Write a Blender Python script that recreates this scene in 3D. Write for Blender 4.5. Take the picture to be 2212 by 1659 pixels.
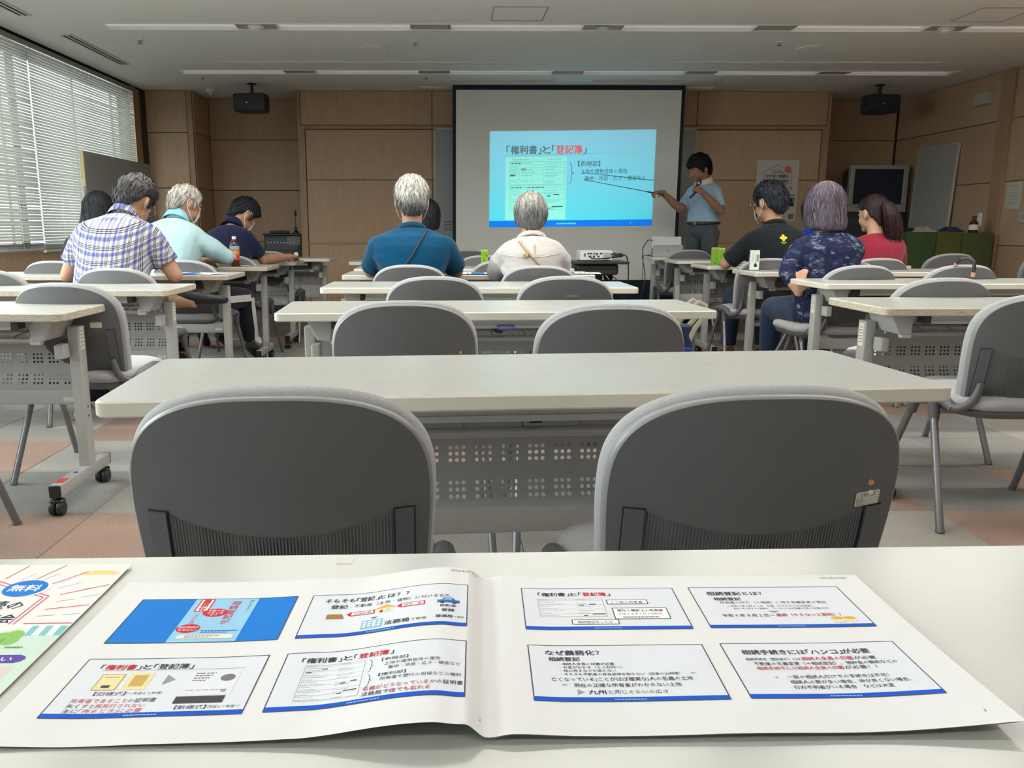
import bpy, bmesh, math, random
from mathutils import Vector, Matrix, noise

R = math.radians
random.seed(7)
for _o in list(bpy.data.objects):
    bpy.data.objects.remove(_o)
SC = bpy.context.scene
COL = SC.collection

# ------------------------------------------------------------------ camera, daylight, exposure
CAM_PITCH = math.atan(340 / 1750.0)
CAM_YAW = math.atan(20 * math.cos(CAM_PITCH) / 1750.0)
_cd = bpy.data.cameras.new('camera')
_cd.sensor_fit = 'HORIZONTAL'
_cd.sensor_width = 36.0
_cd.lens = 36.0 * 1750 / 2212
_cd.shift_x = 121 / 2212
_cd.clip_start = 0.02
CAM = bpy.data.objects.new('camera', _cd)
COL.objects.link(CAM)
CAM.location = (0, 0, 1.0)
CAM.rotation_euler = (math.pi / 2 - CAM_PITCH, 0, -CAM_YAW)
SC.camera = CAM

SC.view_settings.view_transform = 'Standard'
SC.view_settings.look = 'None'
SC.view_settings.gamma = 1.0
SC.view_settings.use_curve_mapping = False
SC.view_settings.exposure = 0.48

W = bpy.data.worlds.new('overcast_sky')
SC.world = W
W.use_nodes = True
_bg = W.node_tree.nodes['Background']
_bg.inputs[0].default_value = (0.96, 0.98, 1.0, 1)      # even overcast sky outside the windows
_bg.inputs[1].default_value = 2.5

DAYLIGHT = (110.0, 120.0, 380.0, 100.0, 60.0)        # watts per window bay, from the front wall back
LAMP = 12.0            # watts per lit ceiling tube
PROJECTOR = 215.0

SC.cycles.adaptive_threshold = 0.05
SC.cycles.use_light_tree = False
SC.cycles.max_bounces = 5
SC.cycles.diffuse_bounces = 3
SC.cycles.glossy_bounces = 3
SC.cycles.transmission_bounces = 4
SC.cycles.transparent_max_bounces = 8
SC.cycles.caustics_reflective = False
SC.cycles.caustics_refractive = False

# ------------------------------------------------------------------ helpers
MATS = {}


def mat(name, col, rough=0.5, metal=0.0, spec=0.5, var=None, bump=None, alpha=None, attr=None, sheen=0.0, coat=0.0):
    """var=(scale, amount[, stretch]) colour variation; bump=(scale, strength)."""
    if name in MATS:
        return MATS[name]
    m = bpy.data.materials.new(name)
    m.use_nodes = True
    nt = m.node_tree
    b = nt.nodes['Principled BSDF']
    b.inputs['Base Color'].default_value = (*col, 1)
    b.inputs['Roughness'].default_value = rough
    b.inputs['Metallic'].default_value = metal
    b.inputs['Specular IOR Level'].default_value = spec
    if sheen:
        b.inputs['Sheen Weight'].default_value = sheen
    if coat:
        b.inputs['Coat Weight'].default_value = coat
        b.inputs['Coat Roughness'].default_value = 0.15
    tc = None
    if var or bump:
        tc = nt.nodes.new('ShaderNodeTexCoord')
    if attr:
        a = nt.nodes.new('ShaderNodeAttribute')
        a.attribute_name = attr
        nt.links.new(a.outputs['Color'], b.inputs['Base Color'])
    if var:
        mp = nt.nodes.new('ShaderNodeMapping')
        if len(var) > 2:
            mp.inputs['Scale'].default_value = var[2]
        nt.links.new(tc.outputs['Object'], mp.inputs[0])
        n = nt.nodes.new('ShaderNodeTexNoise')
        n.inputs['Scale'].default_value = var[0]
        n.inputs['Detail'].default_value = 6
        n.inputs['Roughness'].default_value = 0.65
        nt.links.new(mp.outputs[0], n.inputs['Vector'])
        r = nt.nodes.new('ShaderNodeValToRGB')
        r.color_ramp.elements[0].position = 0.3
        r.color_ramp.elements[1].position = 0.7
        a = var[1]
        r.color_ramp.elements[0].color = (*[max(0, c * (1 - a)) for c in col], 1)
        r.color_ramp.elements[1].color = (*[min(1, c * (1 + a)) for c in col], 1)
        nt.links.new(n.outputs[0], r.inputs[0])
        if attr:
            mx = nt.nodes.new('ShaderNodeMix')
            mx.data_type = 'RGBA'
            mx.blend_type = 'MULTIPLY'
            mx.inputs['Factor'].default_value = 1.0
            r.color_ramp.elements[0].color = (1 - a, 1 - a, 1 - a, 1)
            r.color_ramp.elements[1].color = (1 + a, 1 + a, 1 + a, 1)
            at = b.inputs['Base Color'].links[0].from_socket
            nt.links.new(at, mx.inputs['A'])
            nt.links.new(r.outputs[0], mx.inputs['B'])
            nt.links.new(mx.outputs['Result'], b.inputs['Base Color'])
        else:
            nt.links.new(r.outputs[0], b.inputs['Base Color'])
    if bump:
        n = nt.nodes.new('ShaderNodeTexNoise')
        n.inputs['Scale'].default_value = bump[0]
        n.inputs['Detail'].default_value = 4
        if len(bump) > 2:
            mp2 = nt.nodes.new('ShaderNodeMapping')
            mp2.inputs['Scale'].default_value = bump[2]
            nt.links.new(tc.outputs['Object'], mp2.inputs[0])
            nt.links.new(mp2.outputs[0], n.inputs['Vector'])
        else:
            nt.links.new(tc.outputs['Object'], n.inputs['Vector'])
        bp = nt.nodes.new('ShaderNodeBump')
        bp.inputs['Strength'].default_value = bump[1]
        bp.inputs['Distance'].default_value = 0.01
        nt.links.new(n.outputs[0], bp.inputs['Height'])
        nt.links.new(bp.outputs[0], b.inputs['Normal'])
    MATS[name] = m
    return m


def emis(name, col, strength):
    if name in MATS:
        return MATS[name]
    m = bpy.data.materials.new(name)
    m.use_nodes = True
    b = m.node_tree.nodes['Principled BSDF']
    b.inputs['Base Color'].default_value = (*col, 1)
    b.inputs['Emission Color'].default_value = (*col, 1)
    b.inputs['Emission Strength'].default_value = strength
    MATS[name] = m
    return m


def srgb(r, g, b):
    f = lambda c: (c / 255 / 12.92) if c <= 10 else ((c / 255 + 0.055) / 1.055) ** 2.4
    return (f(r), f(g), f(b))


class MB:
    """collects shapes into one mesh; build() links them as ONE object"""

    def __init__(s):
        s.v, s.f, s.mi, s.cur = [], [], [], 0
        s.colors = None

    def add(s, vs, fs, M=None, mi=None):
        o = len(s.v)
        for p in vs:
            p = Vector(p)
            s.v.append(M @ p if M is not None else p)
        for f in fs:
            s.f.append([o + i for i in f])
            s.mi.append(s.cur if mi is None else mi)
        return o

    def box(s, c, d, rz=0.0, M=None, mi=None):
        x, y, z = d[0] / 2, d[1] / 2, d[2] / 2
        vs = [(-x, -y, -z), (x, -y, -z), (x, y, -z), (-x, y, -z), (-x, -y, z), (x, -y, z), (x, y, z), (-x, y, z)]
        fs = [(3, 2, 1, 0), (4, 5, 6, 7), (0, 1, 5, 4), (1, 2, 6, 5), (2, 3, 7, 6), (3, 0, 4, 7)]
        T = Matrix.Translation(Vector(c)) @ Matrix.Rotation(rz, 4, 'Z')
        if M is not None:
            T = M @ T
        s.add(vs, fs, T, mi)

    def rbox(s, c, d, r=0.006, M=None, mi=None, axis='Z', n=3, rz=0.0):
        """box with rounded corners in plan and chamfered rims (extruded along axis)"""
        dx, dy, dz = d
        if axis == 'Z':
            a, b, h, B = dx, dy, dz, Matrix.Identity(4)
        elif axis == 'X':
            a, b, h, B = dy, dz, dx, Matrix(((0, 0, 1, 0), (1, 0, 0, 0), (0, 1, 0, 0), (0, 0, 0, 1)))
        else:
            a, b, h, B = dz, dx, dy, Matrix(((0, 1, 0, 0), (0, 0, 1, 0), (1, 0, 0, 0), (0, 0, 0, 1)))
        T = Matrix.Translation(Vector(c)) @ Matrix.Rotation(rz, 4, 'Z') @ B
        if M is not None:
            T = M @ T
        s.prism(rrect(a, b, r, n), -h / 2, h / 2, min(r, h / 2) * 0.5, T, mi)

    def prism(s, poly, z0, z1, bev=0.0, M=None, mi=None, top=None):
        """polygon (ccw) extruded z0..z1 with chamfered rims"""
        n = len(poly)
        ins = inset(poly, bev) if bev > 0 else poly
        if bev > 0:
            rings = [(ins, z0), (poly, z0 + bev), (poly, z1 - bev), (ins, z1)]
        else:
            rings = [(poly, z0), (poly, z1)]
        vs, fs = [], []
        for pl, z in rings:
            vs += [(p[0], p[1], z) for p in pl]
        for k in range(len(rings) - 1):
            for i in range(n):
                j = (i + 1) % n
                fs.append((k * n + i, k * n + j, (k + 1) * n + j, (k + 1) * n + i))
        fs.append(tuple(reversed(range(n))))
        o = s.add(vs, fs, M, mi)
        k = (len(rings) - 1) * n
        s.f.append([o + k + i for i in range(n)])
        s.mi.append((s.cur if mi is None else mi) if top is None else top)

    def tube(s, pts, r, n=8, M=None, mi=None, closed=False, caps=True, flat=None, up=None):
        pts = [Vector(p) for p in pts]
        m = len(pts)
        rs = r if isinstance(r, (list, tuple)) else [r] * m
        vs, fs = [], []
        prev = None
        for i, p in enumerate(pts):
            if closed:
                t = pts[(i + 1) % m] - pts[i - 1]
            else:
                t = pts[min(i + 1, m - 1)] - pts[max(i - 1, 0)]
            t = t.normalized() if t.length > 1e-9 else Vector((0, 0, 1))
            if prev is None:
                a = Vector(up) if up else (Vector((0, 0, 1)) if abs(t.z) < 0.9 else Vector((1, 0, 0)))
            else:
                a = prev
            u = (a - t * a.dot(t))
            if u.length < 1e-6:
                u = t.orthogonal()
            u.normalize()
            w = t.cross(u)
            prev = u
            fl = 1.0 if flat is None else flat
            for k in range(n):
                an = 2 * math.pi * k / n
                vs.append(p + u * (math.cos(an) * rs[i] * fl) + w * (math.sin(an) * rs[i]))
        seg = m if closed else m - 1
        for i in range(seg):
            i2 = (i + 1) % m
            for k in range(n):
                k2 = (k + 1) % n
                fs.append((i * n + k, i * n + k2, i2 * n + k2, i2 * n + k))
        if caps and not closed:
            fs.append(tuple(reversed(range(n))))
            fs.append(tuple((m - 1) * n + k for k in range(n)))
        s.add(vs, fs, M, mi)

    def loft(s, rings, caps=True, M=None, mi=None):
        n = len(rings[0])
        vs, fs = [], []
        for rg in rings:
            vs += list(rg)
        for i in range(len(rings) - 1):
            for k in range(n):
                k2 = (k + 1) % n
                fs.append((i * n + k, i * n + k2, (i + 1) * n + k2, (i + 1) * n + k))
        if caps:
            fs.append(tuple(reversed(range(n))))
            fs.append(tuple((len(rings) - 1) * n + k for k in range(n)))
        s.add(vs, fs, M, mi)

    def lathe(s, prof, n=20, M=None, mi=None):
        rings = [[(r * math.cos(2 * math.pi * k / n), r * math.sin(2 * math.pi * k / n), z) for k in range(n)] for r, z in prof]
        s.loft(rings, True, M, mi)

    def ell(s, c, rad, M=None, n=16, m=10, mi=None, rot=None):
        vs, fs = [], []
        T = Matrix.Translation(Vector(c))
        if rot is not None:
            T = T @ rot
        if M is not None:
            T = M @ T
        vs.append((0, 0, rad[2]))
        for i in range(1, m):
            ph = math.pi * i / m
            for k in range(n):
                th = 2 * math.pi * k / n
                vs.append((rad[0] * math.sin(ph) * math.cos(th), rad[1] * math.sin(ph) * math.sin(th), rad[2] * math.cos(ph)))
        vs.append((0, 0, -rad[2]))
        for k in range(n):
            fs.append((0, 1 + k, 1 + (k + 1) % n))
            for i in range(m - 2):
                a, b = 1 + i * n, 1 + (i + 1) * n
                fs.append((a + k, b + k, b + (k + 1) % n, a + (k + 1) % n))
            a = 1 + (m - 2) * n
            fs.append((a + k, len(vs) - 1, a + (k + 1) % n))
        s.add(vs, fs, T, mi)

    def grid(s, fn, nu, nv, mi=None, flip=False):
        vs = [fn(i / nu, j / nv) for j in range(nv + 1) for i in range(nu + 1)]
        fs = []
        for j in range(nv):
            for i in range(nu):
                a = j * (nu + 1) + i
                q = (a, a + 1, a + nu + 2, a + nu + 1)
                fs.append(tuple(reversed(q)) if flip else q)
        s.add(vs, fs, None, mi)

    def mesh(s, name, mats=(), smooth=True, angle=38):
        me = bpy.data.meshes.new(name)
        me.from_pydata([tuple(v) for v in s.v], [], s.f)
        for m in (mats if isinstance(mats, (list, tuple)) else [mats]):
            me.materials.append(m)
        me.polygons.foreach_set('material_index', s.mi)
        if smooth:
            me.polygons.foreach_set('use_smooth', [True] * len(me.polygons))
            me.set_sharp_from_angle(angle=R(angle))
        me.update()
        return me

    def build(s, name, mats, parent=None, smooth=True, angle=38, loc=None, rz=None):
        return link(name, s.mesh(name, mats, smooth, angle), parent, loc, rz)


def link(name, me, parent=None, loc=None, rz=None):
    o = bpy.data.objects.new(name, me)
    COL.objects.link(o)
    if parent is not None:
        o.parent = parent
    if loc is not None:
        o.location = loc
    if rz is not None:
        o.rotation_euler = (0, 0, rz)
    return o


def rrect(w, h, r, n=4, cx=0, cy=0):
    r = min(r, w / 2 - 1e-5, h / 2 - 1e-5)
    pts = []
    for (sx, sy, a0) in ((1, -1, -90), (1, 1, 0), (-1, 1, 90), (-1, -1, 180)):
        for k in range(n + 1):
            a = R(a0 + 90 * k / n)
            pts.append((cx + sx * (w / 2 - r) + r * math.cos(a), cy + sy * (h / 2 - r) + r * math.sin(a)))
    return pts


def inset(poly, d):
    n = len(poly)
    out = []
    for i in range(n):
        p0, p1, p2 = Vector(poly[i - 1]), Vector(poly[i]), Vector(poly[(i + 1) % n])
        e1, e2 = (p1 - p0), (p2 - p1)
        if e1.length < 1e-9 or e2.length < 1e-9:
            out.append(tuple(p1))
            continue
        e1.normalize(); e2.normalize()
        n1, n2 = Vector((-e1.y, e1.x)), Vector((-e2.y, e2.x))
        b = n1 + n2
        b = b / max(0.3, b.length_squared / 2) if b.length > 1e-6 else n1
        out.append((p1.x + b.x * d, p1.y + b.y * d))
    return out


def tag(o, label=None, cat=None, group=None, kind=None):
    if label: o['label'] = label
    if cat: o['category'] = cat
    if group: o['group'] = group
    if kind: o['kind'] = kind
    return o


def empty(name, loc=(0, 0, 0), rz=0.0, label=None, cat=None, group=None):
    o = bpy.data.objects.new(name, None)
    o.empty_display_size = 0.1
    COL.objects.link(o)
    o.location = loc
    o.rotation_euler = (0, 0, rz)
    return tag(o, label, cat, group)


def copy_tree(o, parent=None):
    c = o.copy()
    COL.objects.link(c)
    c.parent = parent
    for ch in list(o.children):
        copy_tree(ch, c)
    return c


def runs_of(segs):
    out = []
    for s_, c in segs:
        cur = ''
        for ch in s_:
            if ch in '「」【】':
                if cur: out.append((cur, c, len(cur)))
                out.append((ch, c, 0.5)); cur = ''
            else:
                cur += ch
        if cur: out.append((cur, c, len(cur)))
    return out


def line_of(pr, segs, x, y, size, bold=0.0, width=None):
    """one line of lettering in coloured runs; corner brackets take half a square"""
    rs = runs_of(segs)
    kx = (width / sum(r[2] for r in rs)) if width else size
    for s_, c, n_ in rs:
        if n_ == 0.5:
            pr.text(s_, x + 0.08 * kx, y, size, c, 4, bold)
        else:
            pr.text(s_, x + 0.04 * kx, y, size, c, 4, bold, width=n_ * kx - 0.08 * kx)
        x += n_ * kx


def struct(o):
    o['kind'] = 'structure'
    return o


def text2d(body, size=1.0, bold=0.0, res=2):
    """flat glyph outlines as (verts, faces), lower left at the origin, in the built-in typeface"""
    cu = bpy.data.curves.new('lettering', 'FONT')
    cu.body = body
    cu.size = size
    cu.resolution_u = res
    ob = bpy.data.objects.new('lettering', cu)
    me = bpy.data.meshes.new_from_object(ob)
    vs = [(v.co.x, v.co.y) for v in me.vertices]
    fs = [tuple(p.vertices) for p in me.polygons]
    bpy.data.objects.remove(ob)
    bpy.data.meshes.remove(me)
    bpy.data.curves.remove(cu)
    if bold > 0:                 # heavier face: the glyphs struck several times, slightly apart
        v0, f0 = vs, fs
        vs, fs = [], []
        d = bold * size
        for j, (dx, dy) in enumerate(((-d, 0), (0, d * 0.6), (d, 0), (0, -d * 0.6))):
            k = len(vs)
            vs += [(x + dx, y + dy, j * 0.22) for x, y in v0]
            fs += [tuple(i + k for i in f) for f in f0]
        return vs, fs
    return [(x, y, 0.0) for x, y in vs], fs


INK = {}


def ink(name, rgb, rough=0.7):
    if name not in INK:
        INK[name] = mat('ink_' + name, srgb(*rgb), rough, spec=0.2)
    return name


class Print:
    """flat print: shapes in 2D, laid on a surface by fn(x, y, layer)"""

    def __init__(s, fn):
        s.fn, s.mb, s.slots, s.seg = fn, MB(), [], 0.0

    def _mi(s, c):
        if c not in s.slots:
            s.slots.append(c)
        return s.slots.index(c)

    def poly(s, pts, c, lay=1):
        s.n = (getattr(s, 'n', 0) + 1) % 40
        lay = lay + 0.012 * s.n          # overlapping inks never share a plane
        s.mb.add([s.fn(x, y, lay) for x, y in pts], [tuple(range(len(pts)))], mi=s._mi(c))

    def rect(s, x0, y0, x1, y1, c, lay=1, nx=1, ny=1):
        if s.seg:                # follow a curved sheet closely
            nx = max(nx, math.ceil(abs(x1 - x0) / s.seg))
        s.n = (getattr(s, 'n', 0) + 1) % 40
        lay = lay + 0.012 * s.n
        s.mb.grid(lambda u, v: s.fn(x0 + (x1 - x0) * u, y0 + (y1 - y0) * v, lay), nx, ny, mi=s._mi(c))

    def line(s, pts, w, c, lay=2):
        for (x0, y0), (x1, y1) in zip(pts[:-1], pts[1:]):
            L = math.hypot(x1 - x0, y1 - y0)
            if L < 1e-9: continue
            nx, ny = -(y1 - y0) / L * w / 2, (x1 - x0) / L * w / 2
            k = max(1, math.ceil(L / s.seg) if s.seg else int(L / 1.2))
            for i in range(k):
                a, b = i / k, (i + 1) / k
                p, q = (x0 + (x1 - x0) * a, y0 + (y1 - y0) * a), (x0 + (x1 - x0) * b, y0 + (y1 - y0) * b)
                s.poly([(p[0] - nx, p[1] - ny), (q[0] - nx, q[1] - ny), (q[0] + nx, q[1] + ny), (p[0] + nx, p[1] + ny)], c, lay)

    def frame(s, x0, y0, x1, y1, w, c, lay=2):
        s.line([(x0, y0), (x1, y0), (x1, y1), (x0, y1), (x0, y0)], w, c, lay)

    def disc(s, cx, cy, rx, ry, c, lay=2, n=24):
        s.poly([(cx + rx * math.cos(2 * math.pi * k / n), cy + ry * math.sin(2 * math.pi * k / n)) for k in range(n)], c, lay)

    def text(s, body, x, y, size, c, lay=3, bold=0.0, width=None, rot=0.0, center=False, res=1):
        vs, fs = text2d(body, size, bold, res)
        if not vs: return
        x0, x1 = min(v[0] for v in vs), max(v[0] for v in vs)
        k = (width / (x1 - x0)) if width else 1.0
        off = -(x0 + x1) / 2 if center else -x0
        ca, sa = math.cos(rot), math.sin(rot)
        out = []
        for a, b, dl in vs:
            a = (a + off) * k
            out.append(s.fn(x + a * ca - b * sa, y + a * sa + b * ca, lay + dl))
        s.mb.add(out, fs, mi=s._mi(c))

    def vtext(s, body, x, y, size, c, lay=3, bold=0.0, step=1.05):
        for i, ch in enumerate(body):
            s.text(ch, x, y - i * size * step, size, c, lay, bold, center=True)

    def dashes(s, x, y, w, h, c, n=8, lay=2, seed=1):
        rr = random.Random(seed)
        cx = x
        while cx < x + w:
            d = rr.uniform(0.5, 1.4) * w / n
            s.rect(cx, y, min(cx + d * 0.75, x + w), y + h, c, lay)
            cx += d

    def build(s, name, parent=None):
        return s.mb.build(name, [MATS['ink_' + c] for c in s.slots], parent, smooth=False)
# ------------------------------------------------------------------ materials of the room
CEIL = 2.47
XL, XR = -3.38, 5.37
YB, YF, YREC = -4.0, 9.4, 10.0          # rear wall, front wall, front recesses
M_ceil = mat('ceiling_board', (0.90, 0.89, 0.86), 0.9, var=(90, 0.05), bump=(120, 0.25))
M_wood = [mat('beech_veneer_%d' % i, c, 0.42, spec=0.35, var=(2.2, 0.10, (26, 26, 1.6)), bump=(60, 0.04))
          for i, c in enumerate([(0.52, 0.355, 0.230), (0.50, 0.34, 0.22), (0.54, 0.37, 0.24)])]
M_woodtrim = mat('beech_trim', (0.42, 0.27, 0.165), 0.4, spec=0.35, var=(3, 0.12, (20, 20, 2)))
M_joint = mat('panel_joint', (0.10, 0.062, 0.04), 0.8)
M_white = mat('white_paint', (0.82, 0.82, 0.80), 0.5)
M_greymetal = mat('grey_painted_metal', (0.52, 0.52, 0.50), 0.42, spec=0.5, var=(40, 0.03))
M_darkgap = mat('dark_gap', (0.03, 0.03, 0.03), 0.8)
M_black = mat('black_plastic', (0.022, 0.023, 0.026), 0.42, bump=(200, 0.05))
M_blackcloth = mat('black_screen_border', (0.010, 0.014, 0.028), 0.8)
M_steel = mat('brushed_steel', (0.50, 0.51, 0.53), 0.32, metal=0.9)
M_chrome = mat('chrome', (0.75, 0.75, 0.76), 0.15, metal=1.0)
M_carpet = [mat('carpet_%d' % i, c, 0.97, spec=0.1, var=(170, 0.24), bump=(260, 0.6))
            for i, c in enumerate([(0.345, 0.325, 0.300), (0.385, 0.365, 0.335), (0.405, 0.285, 0.232), (0.365, 0.262, 0.215), (0.305, 0.300, 0.285)])]
M_wall = mat('painted_wall', (0.62, 0.58, 0.52), 0.8)
M_glass = None


def thin_glass(name, tint=(0.9, 0.95, 0.95), gloss=0.08):
    m = bpy.data.materials.new(name)
    m.use_nodes = True
    nt = m.node_tree
    nt.nodes.remove(nt.nodes['Principled BSDF'])
    out = nt.nodes['Material Output']
    t = nt.nodes.new('ShaderNodeBsdfTransparent')
    t.inputs[0].default_value = (*tint, 1)
    g = nt.nodes.new('ShaderNodeBsdfGlossy')
    g.inputs['Roughness'].default_value = 0.03
    mx = nt.nodes.new('ShaderNodeMixShader')
    mx.inputs[0].default_value = gloss
    nt.links.new(t.outputs[0], mx.inputs[1])
    nt.links.new(g.outputs[0], mx.inputs[2])
    nt.links.new(mx.outputs[0], out.inputs[0])
    MATS[name] = m
    return m


def slat_material():
    m = bpy.data.materials.new('blind_slat')
    m.use_nodes = True
    nt = m.node_tree
    b = nt.nodes['Principled BSDF']
    b.inputs['Base Color'].default_value = (0.30, 0.30, 0.27, 1)
    b.inputs['Roughness'].default_value = 0.4
    tr = nt.nodes.new('ShaderNodeBsdfTranslucent')
    tr.inputs[0].default_value = (0.80, 0.80, 0.72, 1)
    mx = nt.nodes.new('ShaderNodeMixShader')
    mx.inputs[0].default_value = 0.075
    out = nt.nodes['Material Output']
    nt.links.new(b.outputs[0], mx.inputs[1])
    nt.links.new(tr.outputs[0], mx.inputs[2])
    nt.links.new(mx.outputs[0], out.inputs[0])
    return m


M_glass = thin_glass('window_glass')
M_slat = slat_material()

# ------------------------------------------------------------------ floor with carpet tiles
fl = MB()
fl.box(((XL + XR) / 2, (YB + YREC) / 2, -0.03), (XR - XL + 0.4, YREC - YB + 0.4, 0.05))
floor = struct(fl.build('floor', M_carpet[0], smooth=False))
T = 0.5
tile_meshes = []
for m_ in M_carpet:
    q = MB()
    q.prism(rrect(T - 0.002, T - 0.002, 0.004, 1), -0.006, 0.0, 0.002)
    tile_meshes.append(q.mesh('carpet_tile', m_, smooth=False))
rt = random.Random(21)
ny = int((YREC - 0.6) / T)
for iy in range(16):
    for ix in range(18):
        band = noise.noise(Vector((ix * 0.55, iy * 0.9 + 3.1, 0.3)))
        if band + rt.uniform(-0.22, 0.22) > 0.05:
            k = rt.choice((2, 2, 3))
        else:
            k = rt.choice((0, 1, 1, 4))
        o = link('carpet_tile', tile_meshes[k], floor, (XL + 0.12 + T * (ix + 0.5), 0.75 + T * (iy + 0.5), 0.0), rt.choice((0, math.pi / 2)))

# ------------------------------------------------------------------ ceiling with lamp troughs
LAMP_Y = [8.28, 6.475, 4.67, 2.865, 1.06, -0.745, -2.55]
LX0, LX1 = -2.57, 4.96
TW = 0.205
cm = MB()
edges = [YB]
for y in sorted(LAMP_Y):
    edges += [y - TW / 2, y + TW / 2]
edges.append(YREC + 0.1)
CX0 = XL + 0.05
for i in range(0, len(edges), 2):
    a, b = edges[i], edges[i + 1]
    cm.box(((CX0 + XR + .1) / 2, (a + b) / 2, CEIL + 0.04), (XR + .1 - CX0, b - a, 0.08))
for y in LAMP_Y:
    cm.box(((CX0 + LX0) / 2, y, CEIL + 0.04), (LX0 - CX0, TW, 0.08))
    cm.box(((LX1 + XR + .1) / 2, y, CEIL + 0.04), (XR + .1 - LX1, TW, 0.08))
cm.box(((XL + XR) / 2, (YB + YREC) / 2, CEIL + 0.13), (XR - XL + 0.5, YREC - YB + 0.5, 0.05))
ceiling = struct(cm.build('ceiling', M_ceil, smooth=False))
for y in LAMP_Y[:2]:      # blank filler panels and white lips of the troughs in view
    for sgn in (-1, 1):
        q = MB()
        q.box(((LX0 + LX1) / 2, y + sgn * (TW / 2 - 0.004), CEIL - 0.001), (LX1 - LX0, 0.010, 0.012))
        q.build('trough_lip', M_white, ceiling, smooth=False)
M_filler = mat('trough_filler', (0.42, 0.40, 0.37), 0.7)
filler = MB()
filler.box((0, 0, 0.006), (0.29, TW - 0.02, 0.012))
filler_mesh = filler.mesh('trough_filler_panel', M_filler, smooth=False)
for y in LAMP_Y:
    for i in range(5):
        link('trough_filler_panel', filler_mesh, ceiling, (LX0 + 1.30 * i + 1.145, y, CEIL + 0.004))

M_tube_off = mat('lamp_tube_off', (0.88, 0.88, 0.86), 0.35)
M_tube_on = emis('lamp_tube_lit', (1.0, 0.97, 0.90), 5.0)
M_tube_on.cycles.emission_sampling = 'NONE'
M_diffuser = emis('lamp_diffuser_added_glow', (0.92, 0.92, 0.90), 0.16)  # faint glow added to brighten the strips; these lamps are off
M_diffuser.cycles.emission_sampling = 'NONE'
M_reflector = mat('lamp_reflector', (0.86, 0.86, 0.84), 0.35)


def ceiling_light(lit, label, group):
    t = empty('ceiling_light', label=label, cat='ceiling light', group=group)
    h = MB()
    h.box((0, 0, 0.078), (1.0, TW - 0.012, 0.004))
    h.add([(-.5, -.096, 0.0), (.5, -.096, 0.0), (.5, -.075, .076), (-.5, -.075, .076)], [(0, 1, 2, 3)])
    h.add([(-.5, .096, 0.0), (.5, .096, 0.0), (.5, .075, .076), (-.5, .075, .076)], [(3, 2, 1, 0)])
    h.add([(-.5, -.096, 0), (-.5, .096, 0), (-.47, .075, .076), (-.47, -.075, .076)], [(0, 1, 2, 3)])
    h.add([(.5, -.096, 0), (.5, .096, 0), (.47, .075, .076), (.47, -.075, .076)], [(3, 2, 1, 0)])
    h.build('reflector', M_reflector, t, smooth=False)
    if not lit:
        q = MB()
        q.box((0, 0, 0.022), (0.985, TW - 0.03, 0.004))
        q.build('diffuser', M_diffuser, t, smooth=False)
    for y in (-0.04, 0.04):
        q = MB()
        q.tube([(-.46, y, .048), (.46, y, .048)], 0.0145, 10)
        q.build('tube', M_tube_on if lit else M_tube_off, t)
    return t


lamp_off = ceiling_light(False, '', 'unlit ceiling lamps')
lamp_on = ceiling_light(True, '', 'lit ceiling lamps behind the camera')
first = {0: lamp_off, 1: lamp_on}
ordn = ['leftmost', 'second from the left', 'third from the left', 'third from the right', 'second from the right', 'rightmost']
for r_, y in enumerate(LAMP_Y):
    lit = 2 <= r_ <= 5
    for i in range(6):
        src = first[int(lit)]
        o = src if not src.get('used') else copy_tree(src)
        for c_ in [c_ for c_ in o.children if c_.type == 'LIGHT']:
            if o is not src:
                bpy.data.objects.remove(c_)
        src['used'] = 1
        o.location = (LX0 + 0.5 + 1.30 * i, y, CEIL)
        if lit:
            o['label'] = 'lit ceiling lamp out of view overhead and behind the camera'
        elif r_ < 2:
            o['label'] = 'unlit strip lamp, %s in the %s ceiling row' % (ordn[i], 'far' if r_ == 0 else 'near')
        else:
            o['label'] = 'unlit strip lamp in the ceiling row by the rear wall behind the camera'
            o['group'] = 'unlit lamps by the rear wall'
        if lit and i == 2:           # the glow of the whole row of tubes, carried by its middle lamp
            ld = bpy.data.lights.new('lamp_glow', 'AREA')
            ld.shape = 'RECTANGLE'
            ld.size, ld.size_y = 7.5, 0.15
            ld.energy = LAMP * 6 * {2: 1.1, 3: 0.85}.get(r_, 0.17)
            ld.color = (1.0, 0.975, 0.91)
            lo = bpy.data.objects.new('lamp_glow', ld)
            COL.objects.link(lo)
            lo.parent = o
            lo.location = (0.65, 0, 0.012)
for o in (lamp_off, lamp_on):
    del o['used']

# ------------------------------------------------------------------ walls
JT = 0.007


def panel_set(parent, rects, place, seed=0, th=0.014):
    """wood panels, each its own object; place(u, v, w) -> world"""
    rr = random.Random(seed)
    for (u0, u1, v0, v1) in rects:
        q = MB()
        a, b, c, d = u0 + JT / 2, u1 - JT / 2, v0 + JT / 2, v1 - JT / 2
        e = 0.003
        vs = [place(a, c, 0), place(b, c, 0), place(b, d, 0), place(a, d, 0),
              place(a, c, th - e), place(b, c, th - e), place(b, d, th - e), place(a, d, th - e),
              place(a + e, c + e, th), place(b - e, c + e, th), place(b - e, d - e, th), place(a + e, d - e, th)]
        fs = [(0, 1, 5, 4), (1, 2, 6, 5), (2, 3, 7, 6), (3, 0, 4, 7), (4, 5, 9, 8), (5, 6, 10, 9), (6, 7, 11, 10), (7, 4, 8, 11), (8, 9, 10, 11)]
        q.add(vs, fs)
        q.build('wood_panel', rr.choice(M_wood), parent, smooth=False)


def grid_rects(us, vs):
    return [(us[i], us[i + 1], vs[j], vs[j + 1]) for i in range(len(us) - 1) for j in range(len(vs) - 1)]


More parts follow.
